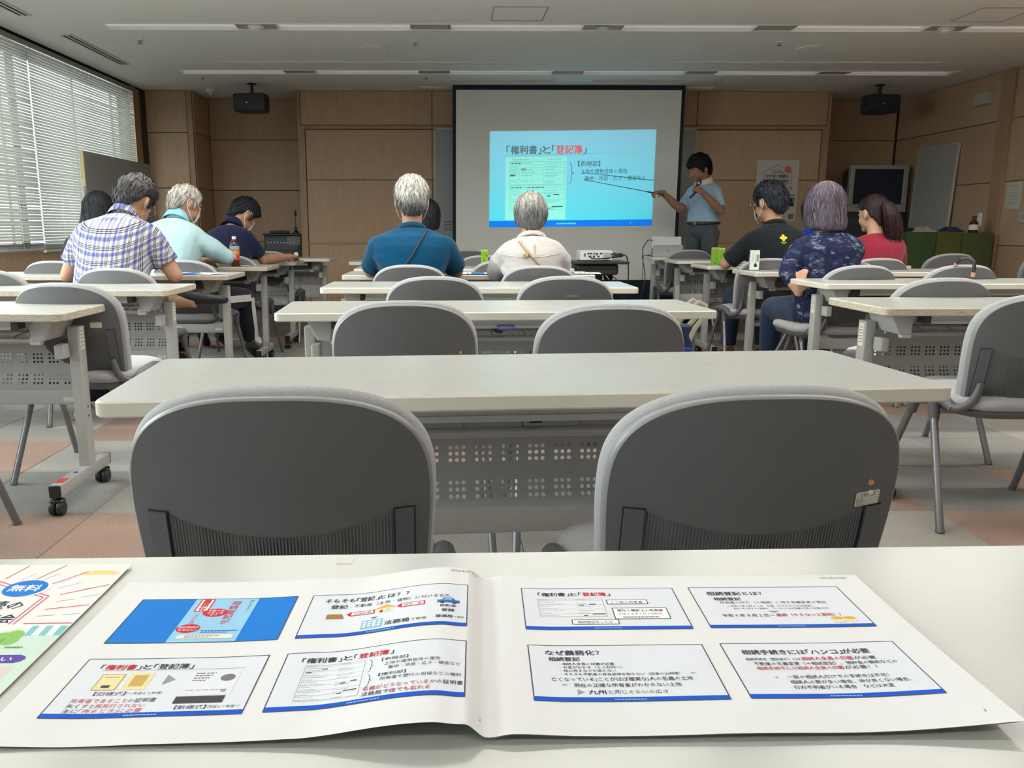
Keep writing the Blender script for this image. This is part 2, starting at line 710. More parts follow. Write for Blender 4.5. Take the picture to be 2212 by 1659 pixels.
# front wall (behind the screen)
w = MB()
w.box(((-1.65 + 4.28) / 2, YF + 0.31, CEIL / 2), (4.28 + 1.65, 0.62, CEIL))
wall_front = struct(w.build('wall_front', M_joint, smooth=False))
frontf = lambda u, v, t: (u, YF - t, v)
panel_set(wall_front, grid_rects([-1.62, -0.16, 1.3, 2.79, 4.25], [2.105, CEIL]), frontf, 1)
panel_set(wall_front, grid_rects([-1.57, -0.16, 1.3, 2.79, 4.20], [0.13, 0.81, 1.515, 2.06]), frontf, 2)
for i, (x0, x1, z0, z1) in enumerate([(-1.65, -1.575, 0.0, 2.07), (4.205, 4.28, 0.0, 2.07), (-1.65, 4.28, 2.066, 2.10), (-1.57, 4.2, 0.80, 0.825), (-1.65, -1.622, 2.1, CEIL), (4.252, 4.28, 2.1, CEIL)]):
    q = MB()
    q.box(((x0 + x1) / 2, YF - 0.010, (z0 + z1) / 2), (x1 - x0, 0.02, z1 - z0))
    q.build('wood_rail', M_woodtrim, wall_front, smooth=False)
q = MB()
q.box((1.3, YF - 0.012, 0.06), (5.9, 0.026, 0.12))
struct(q.build('baseboard_front', M_joint, smooth=False))

# left column, recess behind it, right recess
w = MB()
w.box(((XL - 0.1 - 2.81) / 2, YF + 0.35, CEIL / 2), (-2.81 - XL + 0.1, 0.7, CEIL))
wall_col = struct(w.build('wall_front_column', M_joint, smooth=False))
panel_set(wall_col, grid_rects([XL + 0.06, -2.87], [0.1, 0.82, 1.425, 2.025, CEIL]), frontf, 3)
panel_set(wall_col, grid_rects([YF + 0.01, YREC], [0.1, 0.82, 1.425, 2.025, CEIL]), lambda u, v, t: (-2.81 + t, u, v), 4)
q = MB(); q.box((-2.838, YF - 0.010, CEIL / 2), (0.058, 0.02, CEIL)); q.build('wood_rail', M_woodtrim, wall_col, smooth=False)
w = MB()
w.box(((-2.9 - 1.6) / 2, YREC + 0.06, CEIL / 2), (1.3, 0.1, CEIL))
wall_rl = struct(w.build('wall_front_left', M_joint, smooth=False))
panel_set(wall_rl, grid_rects([-2.795, -1.655], [0.1, 0.82, 1.425, 2.005, CEIL]), lambda u, v, t: (u, YREC - t, v), 5)
w = MB()
w.box(((4.2 + XR + 0.1) / 2, YREC + 0.06, CEIL / 2), (XR + 0.1 - 4.2, 0.1, CEIL))
wall_rr = struct(w.build('wall_front_right', M_joint, smooth=False))
panel_set(wall_rr, grid_rects([4.285, XR - 0.02], [0.1, 0.82, 1.425, 2.005, CEIL]), lambda u, v, t: (u, YREC - t, v), 6)

# right wall
w = MB()
w.box((XR + 0.06, (YB + YREC) / 2, CEIL / 2), (0.1, YREC - YB + 0.2, CEIL))
wall_right = struct(w.build('wall_right', M_joint, smooth=False))
rightf = lambda u, v, t: (XR + 0.01 - t, u, v)
panel_set(wall_right, grid_rects([8.17, 9.98], [0.1, 0.82, 1.425, 2.005, CEIL]), rightf, 7)
panel_set(wall_right, grid_rects([-3.9, -2.3, -0.7, 0.9, 2.5, 4.1, 5.7, 7.0, 7.96], [0.1, 0.82, 1.425, 2.005, CEIL]), rightf, 8)
for y0, y1, d in ((7.965, 8.05, 0.035), (8.06, 8.165, 0.02)):
    q = MB()
    q.box((XR - d / 2 + 0.01, (y0 + y1) / 2, CEIL / 2), (d, y1 - y0, CEIL))
    q.build('wood_pilaster', M_woodtrim, wall_right, smooth=False)

# rear wall behind the camera
w = MB()
w.box(((XL + XR) / 2, YB - 0.05, CEIL / 2), (XR - XL + 0.4, 0.1, CEIL))
struct(w.build('wall_back', M_wall, smooth=False))

# left wall with the window band
SILL, HEAD = 0.82, 2.40
BAYS = [(6.87, 9.05), (4.42, 6.83), (1.97, 4.38), (-0.48, 1.93), (-2.93, -0.52)]  # last two bays are unseen, added to brighten the room from the left
SEAMS = (6.85, 4.40, 1.95, -0.50)
OPEN = (71, 70, 35, 35, 35)          # tilt of the slats; the unseen blinds are opened to let more daylight in
w = MB()
xw = XL - 0.10
w.box((xw, (YB + YREC) / 2, SILL / 2), (0.2, YREC - YB, SILL))
w.box((xw, (YB + YREC) / 2, (HEAD + CEIL + 0.1) / 2), (0.2, YREC - YB, CEIL + 0.1 - HEAD))
w.box((xw, (YB - 2.95) / 2, CEIL / 2), (0.2, -2.95 - YB, CEIL))
w.box((xw, (9.05 + YREC) / 2, CEIL / 2), (0.2, YREC - 9.05, CEIL))
for y in SEAMS:
    w.box((xw - 0.04, y, (SILL + HEAD) / 2), (0.12, 0.05, HEAD - SILL))
wall_left = struct(w.build('wall_left', M_joint, smooth=False))
leftf = lambda u, v, t: (XL + t, u, v)
panel_set(wall_left, grid_rects([-2.95, -0.5, 1.95, 4.40, 6.84, 9.06], [0.1, SILL]), leftf, 9)
panel_set(wall_left, [(9.065, 9.36, 0.1, CEIL)], leftf, 10)
panel_set(wall_left, grid_rects([-3.95, -2.96], [0.1, 0.82, 1.425, 2.025, CEIL]), leftf, 11)
q = MB(); q.box((XL + 0.025, 9.10, CEIL / 2), (0.05, 0.07, CEIL)); q.build('wood_rail', M_woodtrim, wall_left, smooth=False)
q = MB(); q.box((XL + 0.03, 3.0, CEIL + 0.075), (0.06, 12.2, 0.03)); q.build('blind_pocket', M_darkgap, wall_left, smooth=False)

M_frame = mat('window_frame', (0.35, 0.35, 0.34), 0.4, metal=0.4)
for i, (y0, y1) in enumerate(BAYS):
    q = MB()
    for yy in (y0 + 0.02, (y0 + y1) / 2, y1 - 0.02):
        q.box((XL - 0.13, yy, (SILL + HEAD) / 2), (0.05, 0.04, HEAD - SILL))
    for zz in (SILL + 0.02, HEAD - 0.02):
        q.box((XL - 0.13, (y0 + y1) / 2, zz), (0.05, y1 - y0, 0.04))
    wn = struct(q.build('window_%d' % (i + 1), M_frame, smooth=False))
    for a, b in ((y0 + 0.04, (y0 + y1) / 2 - 0.02), ((y0 + y1) / 2 + 0.02, y1 - 0.04)):
        g = MB()
        g.box((XL - 0.13, (a + b) / 2, (SILL + HEAD) / 2), (0.006, b - a, HEAD - SILL - 0.08))
        g.build('window_pane', M_glass, wn, smooth=False)
    ld = bpy.data.lights.new('daylight', 'AREA')
    ld.shape = 'RECTANGLE'
    ld.size, ld.size_y = 2.6, y1 - y0
    ld.energy = DAYLIGHT[i]
    ld.color = (1.0, 1.0, 0.97)
    lo = bpy.data.objects.new('daylight', ld)
    COL.objects.link(lo)
    lo.location = (XL - 1.3, (y0 + y1) / 2, 2.35)
    lo.rotation_euler = (0, R(-66), 0)

BL = ['the venetian blind beside the front column, right of the bright seam',
      'the venetian blind at the left picture edge, left of the bright seam',
      'the venetian blind third from the front column, outside the picture',
      'the venetian blind beside the camera, unseen, added with its window for daylight',
      'the venetian blind behind the camera, unseen, added with its window for daylight']
for i, (y0, y1) in enumerate(BAYS):
    t = empty('venetian_blind', (XL + 0.03, 0, 0), label='pale grey ' + BL[i][4:], cat='window blind', group='window blinds')
    a, b = y0 - 0.012, y1 + 0.012
    q = MB(); q.box((0, (a + b) / 2, 2.425), (0.045, b - a, 0.04)); q.build('head_rail', M_slat, t, smooth=False)
    zb = 0.795 if i == 0 else 0.815
    q = MB(); q.rbox((0.012, (a + b) / 2, zb), (0.03, b - a, 0.02), 0.008, axis='Y'); q.build('bottom_rail', M_greymetal, t)
    q = MB()
    rr = random.Random(30 + i)
    nz = 74
    stack = 9
    zz = zb + 0.016
    zs = []
    for k in range(stack):
        zs.append((zz, 0.10)); zz += 0.006
    pitch = (2.40 - zz) / (nz - stack)
    for k in range(nz - stack):
        zs.append((zz + pitch * (k + 0.5), None))
    for zz, ang in zs:
        tilt = R(rr.gauss(OPEN[i], 2.0)) if ang is None else ang
        if i < 2 and ang is None and rr.random() < 0.07:
            tilt = R(rr.uniform(50, 60))
        if i < 2 and ang is None and zz < 1.30:
            tilt -= R(10)
        droop = rr.uniform(-0.002, 0.002)
        ch = 0.0125
        p = [(-ch, 0), (-ch * .4, 0.0022), (ch * .4, 0.0022), (ch, 0)]
        ca, sa = math.cos(tilt), math.sin(tilt)
        prof = [(0.016 + u * ca + v * sa, -u * sa + v * ca) for u, v in p]
        for k in range(3):
            (x0, h0), (x1, h1) = prof[k], prof[k + 1]
            q.add([(x0, a, zz + h0), (x1, a, zz + h1), (x1, b, zz + h1 + droop), (x0, b, zz + h0 + droop)], [(0, 1, 2, 3)])
    o = q.build('slats', M_slat, t)
    o['kind'] = 'stuff'
    for yy in (a + 0.35, (a + b) / 2, b - 0.35):
        q = MB()
        q.tube([(0.03, yy, zb), (0.03, yy, 2.41)], 0.0012, 4)
        q.build('ladder_cord', M_white, t)

# ------------------------------------------------------------------ ceiling fittings
def slot_diffuser(x, y, L, along, label, wd=0.05):
    t = empty('air_slot_diffuser', (x, y, CEIL), 0 if along == 'X' else math.pi / 2, label, 'air vent', 'ceiling slot vents')
    q = MB()
    q.box((0, 0, -0.002), (L, wd, 0.006))
    q.build('slot', M_darkgap, t, smooth=False)
    for yy in (-wd / 2, 0, wd / 2):
        q = MB(); q.box((0, yy, -0.006), (L, 0.010 if yy else 0.012, 0.010)); q.build('blade', M_white, t, smooth=False)
    for xx in (-L / 2, L / 2):
        q = MB(); q.box((xx, 0, -0.006), (0.01, wd + 0.012, 0.010)); q.build('end_cap', M_white, t, smooth=False)
    return t


slot_diffuser(-0.60, 7.80, 2.9, 'X', 'long slot vent in the ceiling, left of the screen centre')
slot_diffuser(3.08, 7.76, 2.82, 'X', 'long slot vent in the ceiling on the right')
slot_diffuser(0.57, 8.70, 1.03, 'X', 'short slot vent above the screen, left one', 0.11)
slot_diffuser(2.03, 8.70, 1.05, 'X', 'short slot vent above the screen, right one', 0.11)
slot_diffuser(1.29, 9.14, 3.16, 'X', 'slot in the ceiling running behind the screen top', 0.09)
slot_diffuser(-2.96, 7.32, 1.18, 'Y', 'slot vent running along the blinds, the long one in full view', 0.08)
slot_diffuser(-2.98, 5.56, 1.18, 'Y', 'slot vent along the blinds cut by the picture corner', 0.08)


def hatch(x, y, s, label):
    t = empty('access_panel', (x, y, CEIL), 0, label, 'ceiling hatch', 'ceiling hatches')
    q = MB(); q.box((0, 0, -0.001), (s - 0.012, s - 0.012, 0.004)); q.build('door', M_ceil, t, smooth=False)
    for dx, dy, a, b in ((-s / 2, 0, 0.008, s), (s / 2, 0, 0.008, s), (0, -s / 2, s, 0.008), (0, s / 2, s, 0.008)):
        q = MB(); q.box((dx, dy, -0.001), (a, b, 0.008)); q.build('rim', M_filler, t, smooth=False)


hatch(0.51, 6.08, 0.37, 'square ceiling hatch above the screen')
hatch(3.86, 6.07, 0.37, 'square ceiling hatch in the upper right corner')
for x, y, nm in ((-0.605, 7.2, 'left'), (3.06, 7.18, 'right')):
    t = empty('ceiling_speaker', (x, y, CEIL), 0, 'round flush ceiling speaker, the %s of two' % nm, 'speaker', 'ceiling speakers')
    q = MB(); q.lathe([(0.118, 0.0), (0.118, -0.006), (0.105, -0.010), (0.10, -0.008)], 28); q.build('ring', M_white, t)
    q = MB(); q.lathe([(0.10, -0.004), (0.10, -0.008), (0.04, -0.011), (0.004, -0.012)], 28); q.build('grille', M_ceil, t)
for x, y, nm in ((-2.457, 6.93, 'above the blinds, near'), (-2.425, 8.51, 'above the column'), (-0.252, 6.97, 'beside the left round speaker'),
                 (-0.204, 8.51, 'left of the short slot vents'), (2.70, 6.95, 'beside the right round speaker'), (2.756, 8.50, 'right of the screen top')):
    t = empty('sprinkler_head', (x, y, CEIL), 0, 'small sprinkler head on the ceiling ' + nm, 'sprinkler', 'ceiling sprinklers')
    q = MB(); q.lathe([(0.035, 0), (0.034, -0.006), (0.012, -0.008)], 16); q.build('rosette', M_white, t)
    q = MB(); q.lathe([(0.010, -0.006), (0.010, -0.022), (0.018, -0.026), (0.018, -0.030), (0.004, -0.034)], 12); q.build('deflector', M_steel, t)
# fittings in the blank trough panels
for x, nm in ((LX0 + 1.145, 'near row, left'), (LX0 + 1.3 * 4 + 1.145, 'near row, right')):
    t = empty('smoke_detector', (x, 6.475, CEIL + 0.004), 0, 'round white smoke detector in the %s lamp trough' % nm.split(', ')[1], 'smoke detector', 'smoke detectors')
    q = MB(); q.lathe([(0.06, 0), (0.06, -0.012), (0.05, -0.02)], 20); q.build('base', M_white, t)
    q = MB(); q.lathe([(0.042, -0.02), (0.040, -0.034), (0.012, -0.044)], 20); q.build('chamber', M_white, t)
t = empty('ceiling_downlight', (LX0 + 1.3 * 2 + 1.145, 6.475, CEIL - 0.001), 0, 'round fitting in the bluish blank panel of the near lamp row', 'ceiling fitting')
q = MB(); q.lathe([(0.055, 0.0), (0.055, -0.006), (0.04, -0.010)], 20); q.build('ring', M_greymetal, t)
q = MB(); q.lathe([(0.038, -0.004), (0.03, -0.012), (0.006, -0.016)], 16); q.build('lens', M_white, t)
t = empty('dome_camera', (-2.565, 9.30, CEIL), 0, 'small white dome on the ceiling by the left column', 'dome camera')
q = MB(); q.lathe([(0.05, 0), (0.05, -0.02), (0.045, -0.028)], 18); q.build('base', M_white, t)
q = MB(); q.lathe([(0.042, -0.028), (0.036, -0.052), (0.018, -0.066), (0.003, -0.07)], 18); q.build('dome', mat('dome_plastic', (0.55, 0.55, 0.52), 0.2), t)


def hanging_box(x, label, yaw):
    t = empty('ceiling_speaker_box', (x, 8.95, CEIL), yaw, label, 'speaker', 'black boxes hung from the ceiling')
    q = MB(); q.lathe([(0.05, 0), (0.05, -0.008), (0.02, -0.012)], 16); q.build('ceiling_plate', M_black, t)
    q = MB(); q.tube([(0, 0, -0.008), (0, 0, -0.10)], 0.016, 12); q.tube([(0, 0, -.05), (0, -.03, -.11)], .009, 8); q.build('stem', M_black, t)
    q = MB()
    q.prism([(-.165, -.12), (.165, -.12), (.165, .05), (.12, .12), (-.12, .12), (-.165, .05)], -0.29, -0.11, 0.012)
    q.build('body', mat('black_speaker_body', (0.02, 0.024, 0.035), 0.5), t)
    q = MB(); q.lathe([(0.009, 0), (0.008, 0.004), (0.002, 0.006)], 12, Matrix.Translation((-.02, -.12, -.205)) @ Matrix.Rotation(R(90), 4, 'X')); q.build('indicator', M_chrome, t)
    for sx in (-1, 1):
        q = MB(); q.box((sx * .168, 0, -.2), (.008, .06, .05)); q.build('yoke', M_black, t)


hanging_box(-2.04, 'black box hung from the ceiling left of the screen', R(-6))
hanging_box(4.58, 'black box hung from the ceiling in the right recess', R(8))
# ------------------------------------------------------------------ folding tables
TOP = 0.715
TWD, TDP = 1.52, 0.45
M_lam = mat('table_laminate', (0.505, 0.515, 0.485), 0.24, spec=0.5, var=(14, 0.025), bump=(35, 0.01))
M_edge = mat('table_edge_cream', (0.74, 0.71, 0.62), 0.42, var=(20, 0.04))
M_edge_worn = mat('table_edge_worn', (0.56, 0.50, 0.40), 0.5, var=(9, 0.42, (4, 4, 50)))
M_leg = mat('table_leg_grey', (0.47, 0.475, 0.455), 0.4, spec=0.5, var=(30, 0.03))
M_panel = mat('table_panel_grey', (0.42, 0.43, 0.425), 0.42, spec=0.5)
M_pipe = mat('table_pipe', (0.45, 0.455, 0.45), 0.35, metal=0.2)
M_label = mat('paper_label', (0.80, 0.78, 0.70), 0.7)
M_stain = mat('sticker_red', (0.75, 0.08, 0.07), 0.5)
M_blue = mat('sticker_blue', (0.03, 0.08, 0.55), 0.5)


def perforated_panel():
    """modesty panel: groups of 3 x 3 round holes in three bands"""
    W_, z0, z1 = 1.28, 0.388, 0.655
    mb = MB()
    pitch, cell = 0.0145, 0.0145
    ngroup, gstep = 21, 0.0595
    gx = [(-(ngroup - 1) / 2 + i) * gstep for i in range(ngroup)]
    bands = [0.425, 0.505, 0.595]
    prof = lambda z: 0.012 * math.sin((z - z0) / (z1 - z0) * math.pi) - (0.022 * max(0, (0.445 - z) / 0.06) ** 2)
    P = lambda x, z: (x, 0.135 + prof(z), z)

    def quad(xa, xb, za, zb, nz=1):
        for k in range(nz):
            a, b = za + (zb - za) * k / nz, za + (zb - za) * (k + 1) / nz
            mb.add([P(xa, a), P(xb, a), P(xb, b), P(xa, b)], [(0, 1, 2, 3)])

    zc = z0
    for bz in bands:
        lo, hi = bz - 1.5 * cell, bz + 1.5 * cell
        quad(-W_ / 2, W_ / 2, zc, lo, 3)
        xc = -W_ / 2
        for g in gx:
            quad(xc, g - 1.5 * cell, lo, hi, 3)
            xc = g + 1.5 * cell
            for i in range(3):
                for j in range(3):
                    cx, cz = g + (i - 1) * cell, bz + (j - 1) * cell
                    h = cell / 2
                    sq = [(h, 0), (h, h), (0, h), (-h, h), (-h, 0), (-h, -h), (0, -h), (h, -h)]
                    rr = 0.0046
                    vs = [P(cx + a, cz + b) for a, b in sq] + [P(cx + rr * math.cos(k * math.pi / 4), cz + rr * math.sin(k * math.pi / 4)) for k in range(8)]
                    mb.add(vs, [(k, (k + 1) % 8, 8 + (k + 1) % 8, 8 + k) for k in range(8)])
        quad(xc, W_ / 2, lo, hi, 3)
        zc = hi
    quad(-W_ / 2, W_ / 2, zc, z1, 3)
    return mb


def make_table():
    t = empty('folding_table')
    q = MB()
    q.prism(rrect(TWD, TDP, 0.022, 5), TOP - 0.029, TOP, 0.0035, mi=1, top=0)
    q.build('tabletop', [M_lam, M_edge], t)
    q = MB(); q.box((0, -0.135, TOP - 0.047), (1.10, 0.045, 0.030)); q.box((0, -0.158, TOP - 0.058), (1.10, 0.006, 0.012)); q.build('front_rail', M_leg, t, smooth=False)
    q = MB(); q.box((0, 0.16, TOP - 0.046), (1.10, 0.05, 0.030)); q.build('rear_rail', M_leg, t, smooth=False)
    for sx in (-1, 1):
        q = MB(); q.rbox((sx * 0.562, -0.135, TOP - 0.047), (0.026, 0.05, 0.032), 0.004, axis='X'); q.build('rail_end_cap', M_black, t)
    q = MB(); q.tube([(-0.55, -0.03, 0.598), (0.55, -0.03, 0.598)], 0.011, 10); q.build('shelf_pipe', M_pipe, t)
    q = MB(); q.tube([(-0.55, 0.09, 0.610), (0.55, 0.09, 0.610)], 0.010, 10); q.build('shelf_pipe', M_pipe, t)
    for sx in (-1, 1):
        q = MB(); q.rbox((sx * 0.568, -0.03, 0.598), (0.04, 0.026, 0.032), 0.006, axis='X'); q.build('pipe_clip', M_label, t)
    q = MB(); q.rbox((0.02, 0.03, 0.628), (0.026, 0.17, 0.016), 0.004); q.build('shelf_bracket', M_black, t)
    for k in range(9):
        q = MB()
        x = -0.48 + k * 0.12
        q.tube([(x, -0.03, 0.606), (x, 0.09, 0.618)], 0.0025, 5)
        q.build('shelf_wire', M_pipe, t)
    perforated_panel().build('modesty_panel', M_panel, t, smooth=False)
    q = MB(); q.rbox((0, 0.12, 0.360), (1.30, 0.030, 0.058), 0.006, axis='X'); q.build('lower_beam', M_leg, t)
    for sx in (-1, 1):
        q = MB(); q.rbox((sx * 0.672, 0.055, 0.375), (0.040, 0.058, 0.53), 0.004); q.build('post', M_leg, t)
        q = MB()
        B = Matrix(((1, 0, 0, 0), (0, 0, -1, 0), (0, 1, 0, 0), (0, 0, 0, 1)))
        pl = [(-0.055, TOP - 0.03), (-0.045, 0.655), (-0.018, 0.605), (0.028, 0.600), (0.034, 0.655), (0.070, TOP - 0.03)]
        pl = [(sx * -1 * a, b) for a, b in pl]
        if sx < 0:
            pl = pl
        area = sum(pl[i][0] * pl[(i + 1) % 6][1] - pl[(i + 1) % 6][0] * pl[i][1] for i in range(6))
        if area < 0:
            pl = pl[::-1]
        q.prism([(a + sx * 0.612, b) for a, b in pl], -0.075, 0.10, 0.004, B)
        q.build('hinge_bracket', M_leg, t)
        q = MB(); q.rbox((sx * 0.645, -0.01, 0.555), (0.032, 0.06, 0.052), 0.006); q.build('lock_block', M_leg, t)
        q = MB(); q.rbox((sx * 0.672, 0.0, 0.088), (0.042, 0.42, 0.046), 0.005, axis='Y'); ft = q.build('foot', M_leg, t)
        for sy in (-1, 1):
            q = MB(); q.rbox((sx * 0.672, sy * 0.214, 0.088), (0.040, 0.010, 0.044), 0.004, axis='Y'); q.build('foot_end_cap', M_black, ft)
        for sy in (-1, 1):
            q = MB()
            cx, cy = sx * 0.672, sy * 0.192
            q.tube([(cx, cy, 0.066), (cx, cy, 0.046)], 0.009, 8)
            for dx in (-0.013, 0.013):
                q.lathe([(0.005, -0.009), (0.024, -0.009), (0.0265, -0.005), (0.0265, 0.005), (0.024, 0.009), (0.005, 0.009)], 16, Matrix.Translation((cx + dx, cy - 0.012, 0.0265)) @ Matrix.Rotation(R(90), 4, 'Y'))
            q.rbox((cx, cy - 0.008, 0.052), (0.046, 0.040, 0.012), 0.01)
            q.build('caster', M_black, t)
    return t


table0 = make_table()
table0.location = (0, -50, 0)
TABLES = {}
worn_top = None


def table(key, x, y, rz, label, worn=False):
    """(x, y) is the middle of the edge that faces the camera"""
    o = copy_tree(table0)
    o.rotation_euler = (0, 0, rz)
    o.location = (x - math.sin(rz) * TDP / 2, y + math.cos(rz) * TDP / 2, 0)
    tag(o, label, 'table', 'folding seminar tables')
    if worn:
        for c in o.children:
            if c.name.startswith('tabletop'):
                c.data = c.data.copy()
                c.data.materials[1] = M_edge_worn
    TABLES[key] = o
    return o


def tsticker(key, name, loc, size, m, axis='Y', rz=0.0, lines=0, parent=None):
    q = MB()
    d = {'Y': (size[0], 0.0012, size[1]), 'X': (0.0012, size[0], size[1]), 'Z': (size[0], size[1], 0.0012)}[axis]
    q.box(loc, d, rz)
    if lines:
        for k in range(lines):
            u = size[1] * (0.32 - 0.64 * k / max(1, lines - 1))
            if axis == 'Y':
                q.box((loc[0], loc[1] - 0.001, loc[2] + u), (size[0] * (0.8 if k else 0.5), 0.0006, size[1] * 0.05), mi=1)
            else:
                q.box((loc[0] + 0.001 * (1 if loc[0] > 0 else -1), loc[1], loc[2] + u), (0.0006, size[0] * (0.75 if k else 0.5), size[1] * 0.03), mi=1)
    return q.build(name, [m, mat('label_print', (0.2, 0.2, 0.2), 0.7)], parent or TABLES[key], smooth=False)


LCX = -1.325 - TWD / 2
RCX = 1.94 + TWD / 2
table('D', 0.065, 0.233, R(1.3), 'nearest white table, lying across the bottom of the picture under the handout')
table('C1', 0.168, 1.375, R(4.3), 'large pale table in the middle behind the two nearest chairs')
table('C2', 0.178, 2.745, R(2.6), 'pale table with a purple sticker under its edge, second of the middle column')
table('C3', 0.155, 3.86, R(-0.3), 'pale table behind the chairs with nobody seated, third of the middle column')
table('C4', 0.13, 4.87, R(-0.6), 'pale table in front of the two grey-haired people in the middle')
table('C5', 0.12, 5.60, 0, 'grey table carrying the green tea carton between the two people in the middle')
table('C6', -0.05, 6.75, 0, 'farthest table of the middle column, just before the screen')
table('L1', LCX + 0.04, 2.715, R(0), 'worn pale table cut by the left picture edge, with red sticker on its foot', True)
table('L2', LCX + 0.05, 3.72, R(0), 'pale table directly behind the man in the plaid shirt', True)
table('L3', LCX + 0.025, 4.845, R(0), 'pale table the man in the plaid shirt leans on', True)
table('L4', LCX + 0.04, 5.85, R(0), 'pale table carrying the tea bottle', True)
table('L5', LCX + 0.085, 6.70, R(0), 'pale table under the forearm of the man in navy', True)
table('L6', LCX + 0.26, 7.45, R(0), 'farthest table of the left column, before the equipment rack')
table('R1', 1.56 + TWD / 2, 2.865, R(0), 'worn pale table at the right edge with a label on its post', True)
table('R2', RCX - 0.02, 4.10, R(0), 'pale table behind the woman in the patterned navy top')
table('R3', RCX + 0.02, 5.155, R(0), 'pale table carrying the white carton with a green drop')
table('R4', RCX - 0.01, 6.02, R(0), 'pale table carrying the two green tea cartons')
table('R5', RCX + 0.02, 6.95, R(0), 'grey table between the tea cartons and the laptop table')
table('R6', RCX - 0.0, 7.72, R(0), 'grey table carrying the silver laptop')
for o in list(table0.children_recursive) + [table0]:
    bpy.data.objects.remove(o)
# stickers and marks on tables
PX = 0.672
tsticker('L1', 'inventory_sticker', (0.60, 0.104, 0.352), (0.040, 0.018), M_label, 'Y', lines=2)
tsticker('L1', 'post_label', (PX + 0.0205, 0.055, 0.595), (0.034, 0.085), M_label, 'X', lines=5)
tsticker('L1', 'red_sticker', (PX, -0.155, 0.1115), (0.030, 0.055), M_stain, 'Z')
q = MB(); q.lathe([(0.009, 0), (0.009, 0.0012)], 14, Matrix.Translation((PX + .004, -0.055, 0.111))); q.build('blue_dot', M_blue, TABLES['L1'])
for k in (0.30, 0.335):
    q = MB(); q.lathe([(0.004, 0), (0.004, 0.001)], 10, Matrix.Translation((PX + 0.020, 0.055, k)) @ Matrix.Rotation(R(90), 4, 'Y')); q.build('screw_hole', M_darkgap, TABLES['L1'])
for key in ('L2', 'L3'):
    tsticker(key, 'post_label', (PX + 0.0205, 0.055, 0.59), (0.034, 0.085), M_label, 'X', lines=5)
    tsticker(key, 'inventory_sticker', (0.60, 0.104, 0.355), (0.040, 0.018), M_label, 'Y', lines=2)
for key in ('L4', 'L5'):
    tsticker(key, 'inventory_sticker', (0.60, 0.104, 0.355), (0.040, 0.018), M_label, 'Y', lines=2)
for key in ('R1', 'R2', 'R3'):
    tsticker(key, 'post_label', (-PX - 0.0205, 0.055, 0.585), (0.034, 0.09), M_label, 'X', lines=6)
# purple arrow sticker under the edge of the second middle table
M_violet = mat('sticker_violet', (0.12, 0.09, 0.42), 0.5)
q = MB()
q.prism([(-.036, 0), (-.028, .009), (.028, .009), (.036, 0), (.028, -.009), (-.028, -.009)], 0, 0.001, 0, Matrix.Translation((0.03, -0.1615, 0.655)) @ Matrix.Rotation(R(90), 4, 'X'))
vs_ = q.build('violet_sticker', M_violet, TABLES['C2'], smooth=False)
pr = Print(lambda x, y, l: Vector((0.03 + x, -0.1630 - 0.0002 * l, 0.655 + y)))
ink('pale', (215, 214, 225))
pr.text('座席方向', -0.021, -0.004, 0.0105, 'pale', bold=0.01)
pr.line([(-.033, 0), (-.024, 0)], 0.0015, 'pale'); pr.line([(.024, 0), (.033, 0)], 0.0015, 'pale')
pr.line([(-.030, .003), (-.033, 0), (-.030, -.003)], 0.0012, 'pale'); pr.line([(.030, .003), (.033, 0), (.030, -.003)], 0.0012, 'pale')
pr.build('sticker_lettering', vs_)

# ------------------------------------------------------------------ stacking chairs
M_shell = mat('chair_shell', (0.145, 0.146, 0.152), 0.55, spec=0.4, bump=(420, 0.10), var=(3, 0.05))
M_shellrim = mat('chair_shell_rim', (0.26, 0.265, 0.275), 0.4, spec=0.5)
M_cush = mat('chair_cushion', (0.44, 0.44, 0.455), 0.92, spec=0.15, var=(300, 0.07), bump=(500, 0.35), sheen=0.2)
M_cleg = mat('chair_leg_steel', (0.23, 0.235, 0.25), 0.35, metal=0.55)
M_cbrk = mat('chair_bracket', (0.12, 0.122, 0.13), 0.42, spec=0.4)
M_cpost = mat('chair_post_cover', (0.115, 0.12, 0.135), 0.42, spec=0.45)
CT, CBOT, CW = 0.785, 0.425, 0.210


def cw(z):
    zs = 0.62
    if z <= zs:
        return CW - 0.014 * ((zs - z) / (zs - CBOT)) ** 1.3
    t = min(1.0, (z - zs) / (CT - zs))
    return CW * (1 - t ** 3.1) ** (1 / 2.6)


def cy(x, z):
    """back surface of the shell (towards the sitter's back the y grows)"""
    t = (z - CBOT) / (CT - CBOT)
    return -0.215 + 0.045 * (x / CW) ** 2 - 0.050 * t + 0.02 * (1 - t) ** 2


def back_outline(scale=1.0, dz=0.0, n=40):
    pts = []
    zs = []
    for i in range(n + 1):
        a = i / n
        zs.append(CBOT + (CT - CBOT) * (1 - (1 - a) ** 2.2))
    for z in zs:
        pts.append((cw(z), z))
    out = [(x, z) for x, z in pts] + [(-x, z) for x, z in reversed(pts[:-1])]
    cxz = (0, (CBOT + CT) / 2)
    return [(x * scale, cxz[1] + (z - cxz[1]) * scale + dz) for x, z in out]


def surf(outline, off, rings=(1.0, 0.85, 0.6, 0.3, 0.02)):
    cz = 0.60
    return [[(x * s, cy(x * s, cz + (z - cz) * s) + off, cz + (z - cz) * s) for x, z in outline] for s in rings]


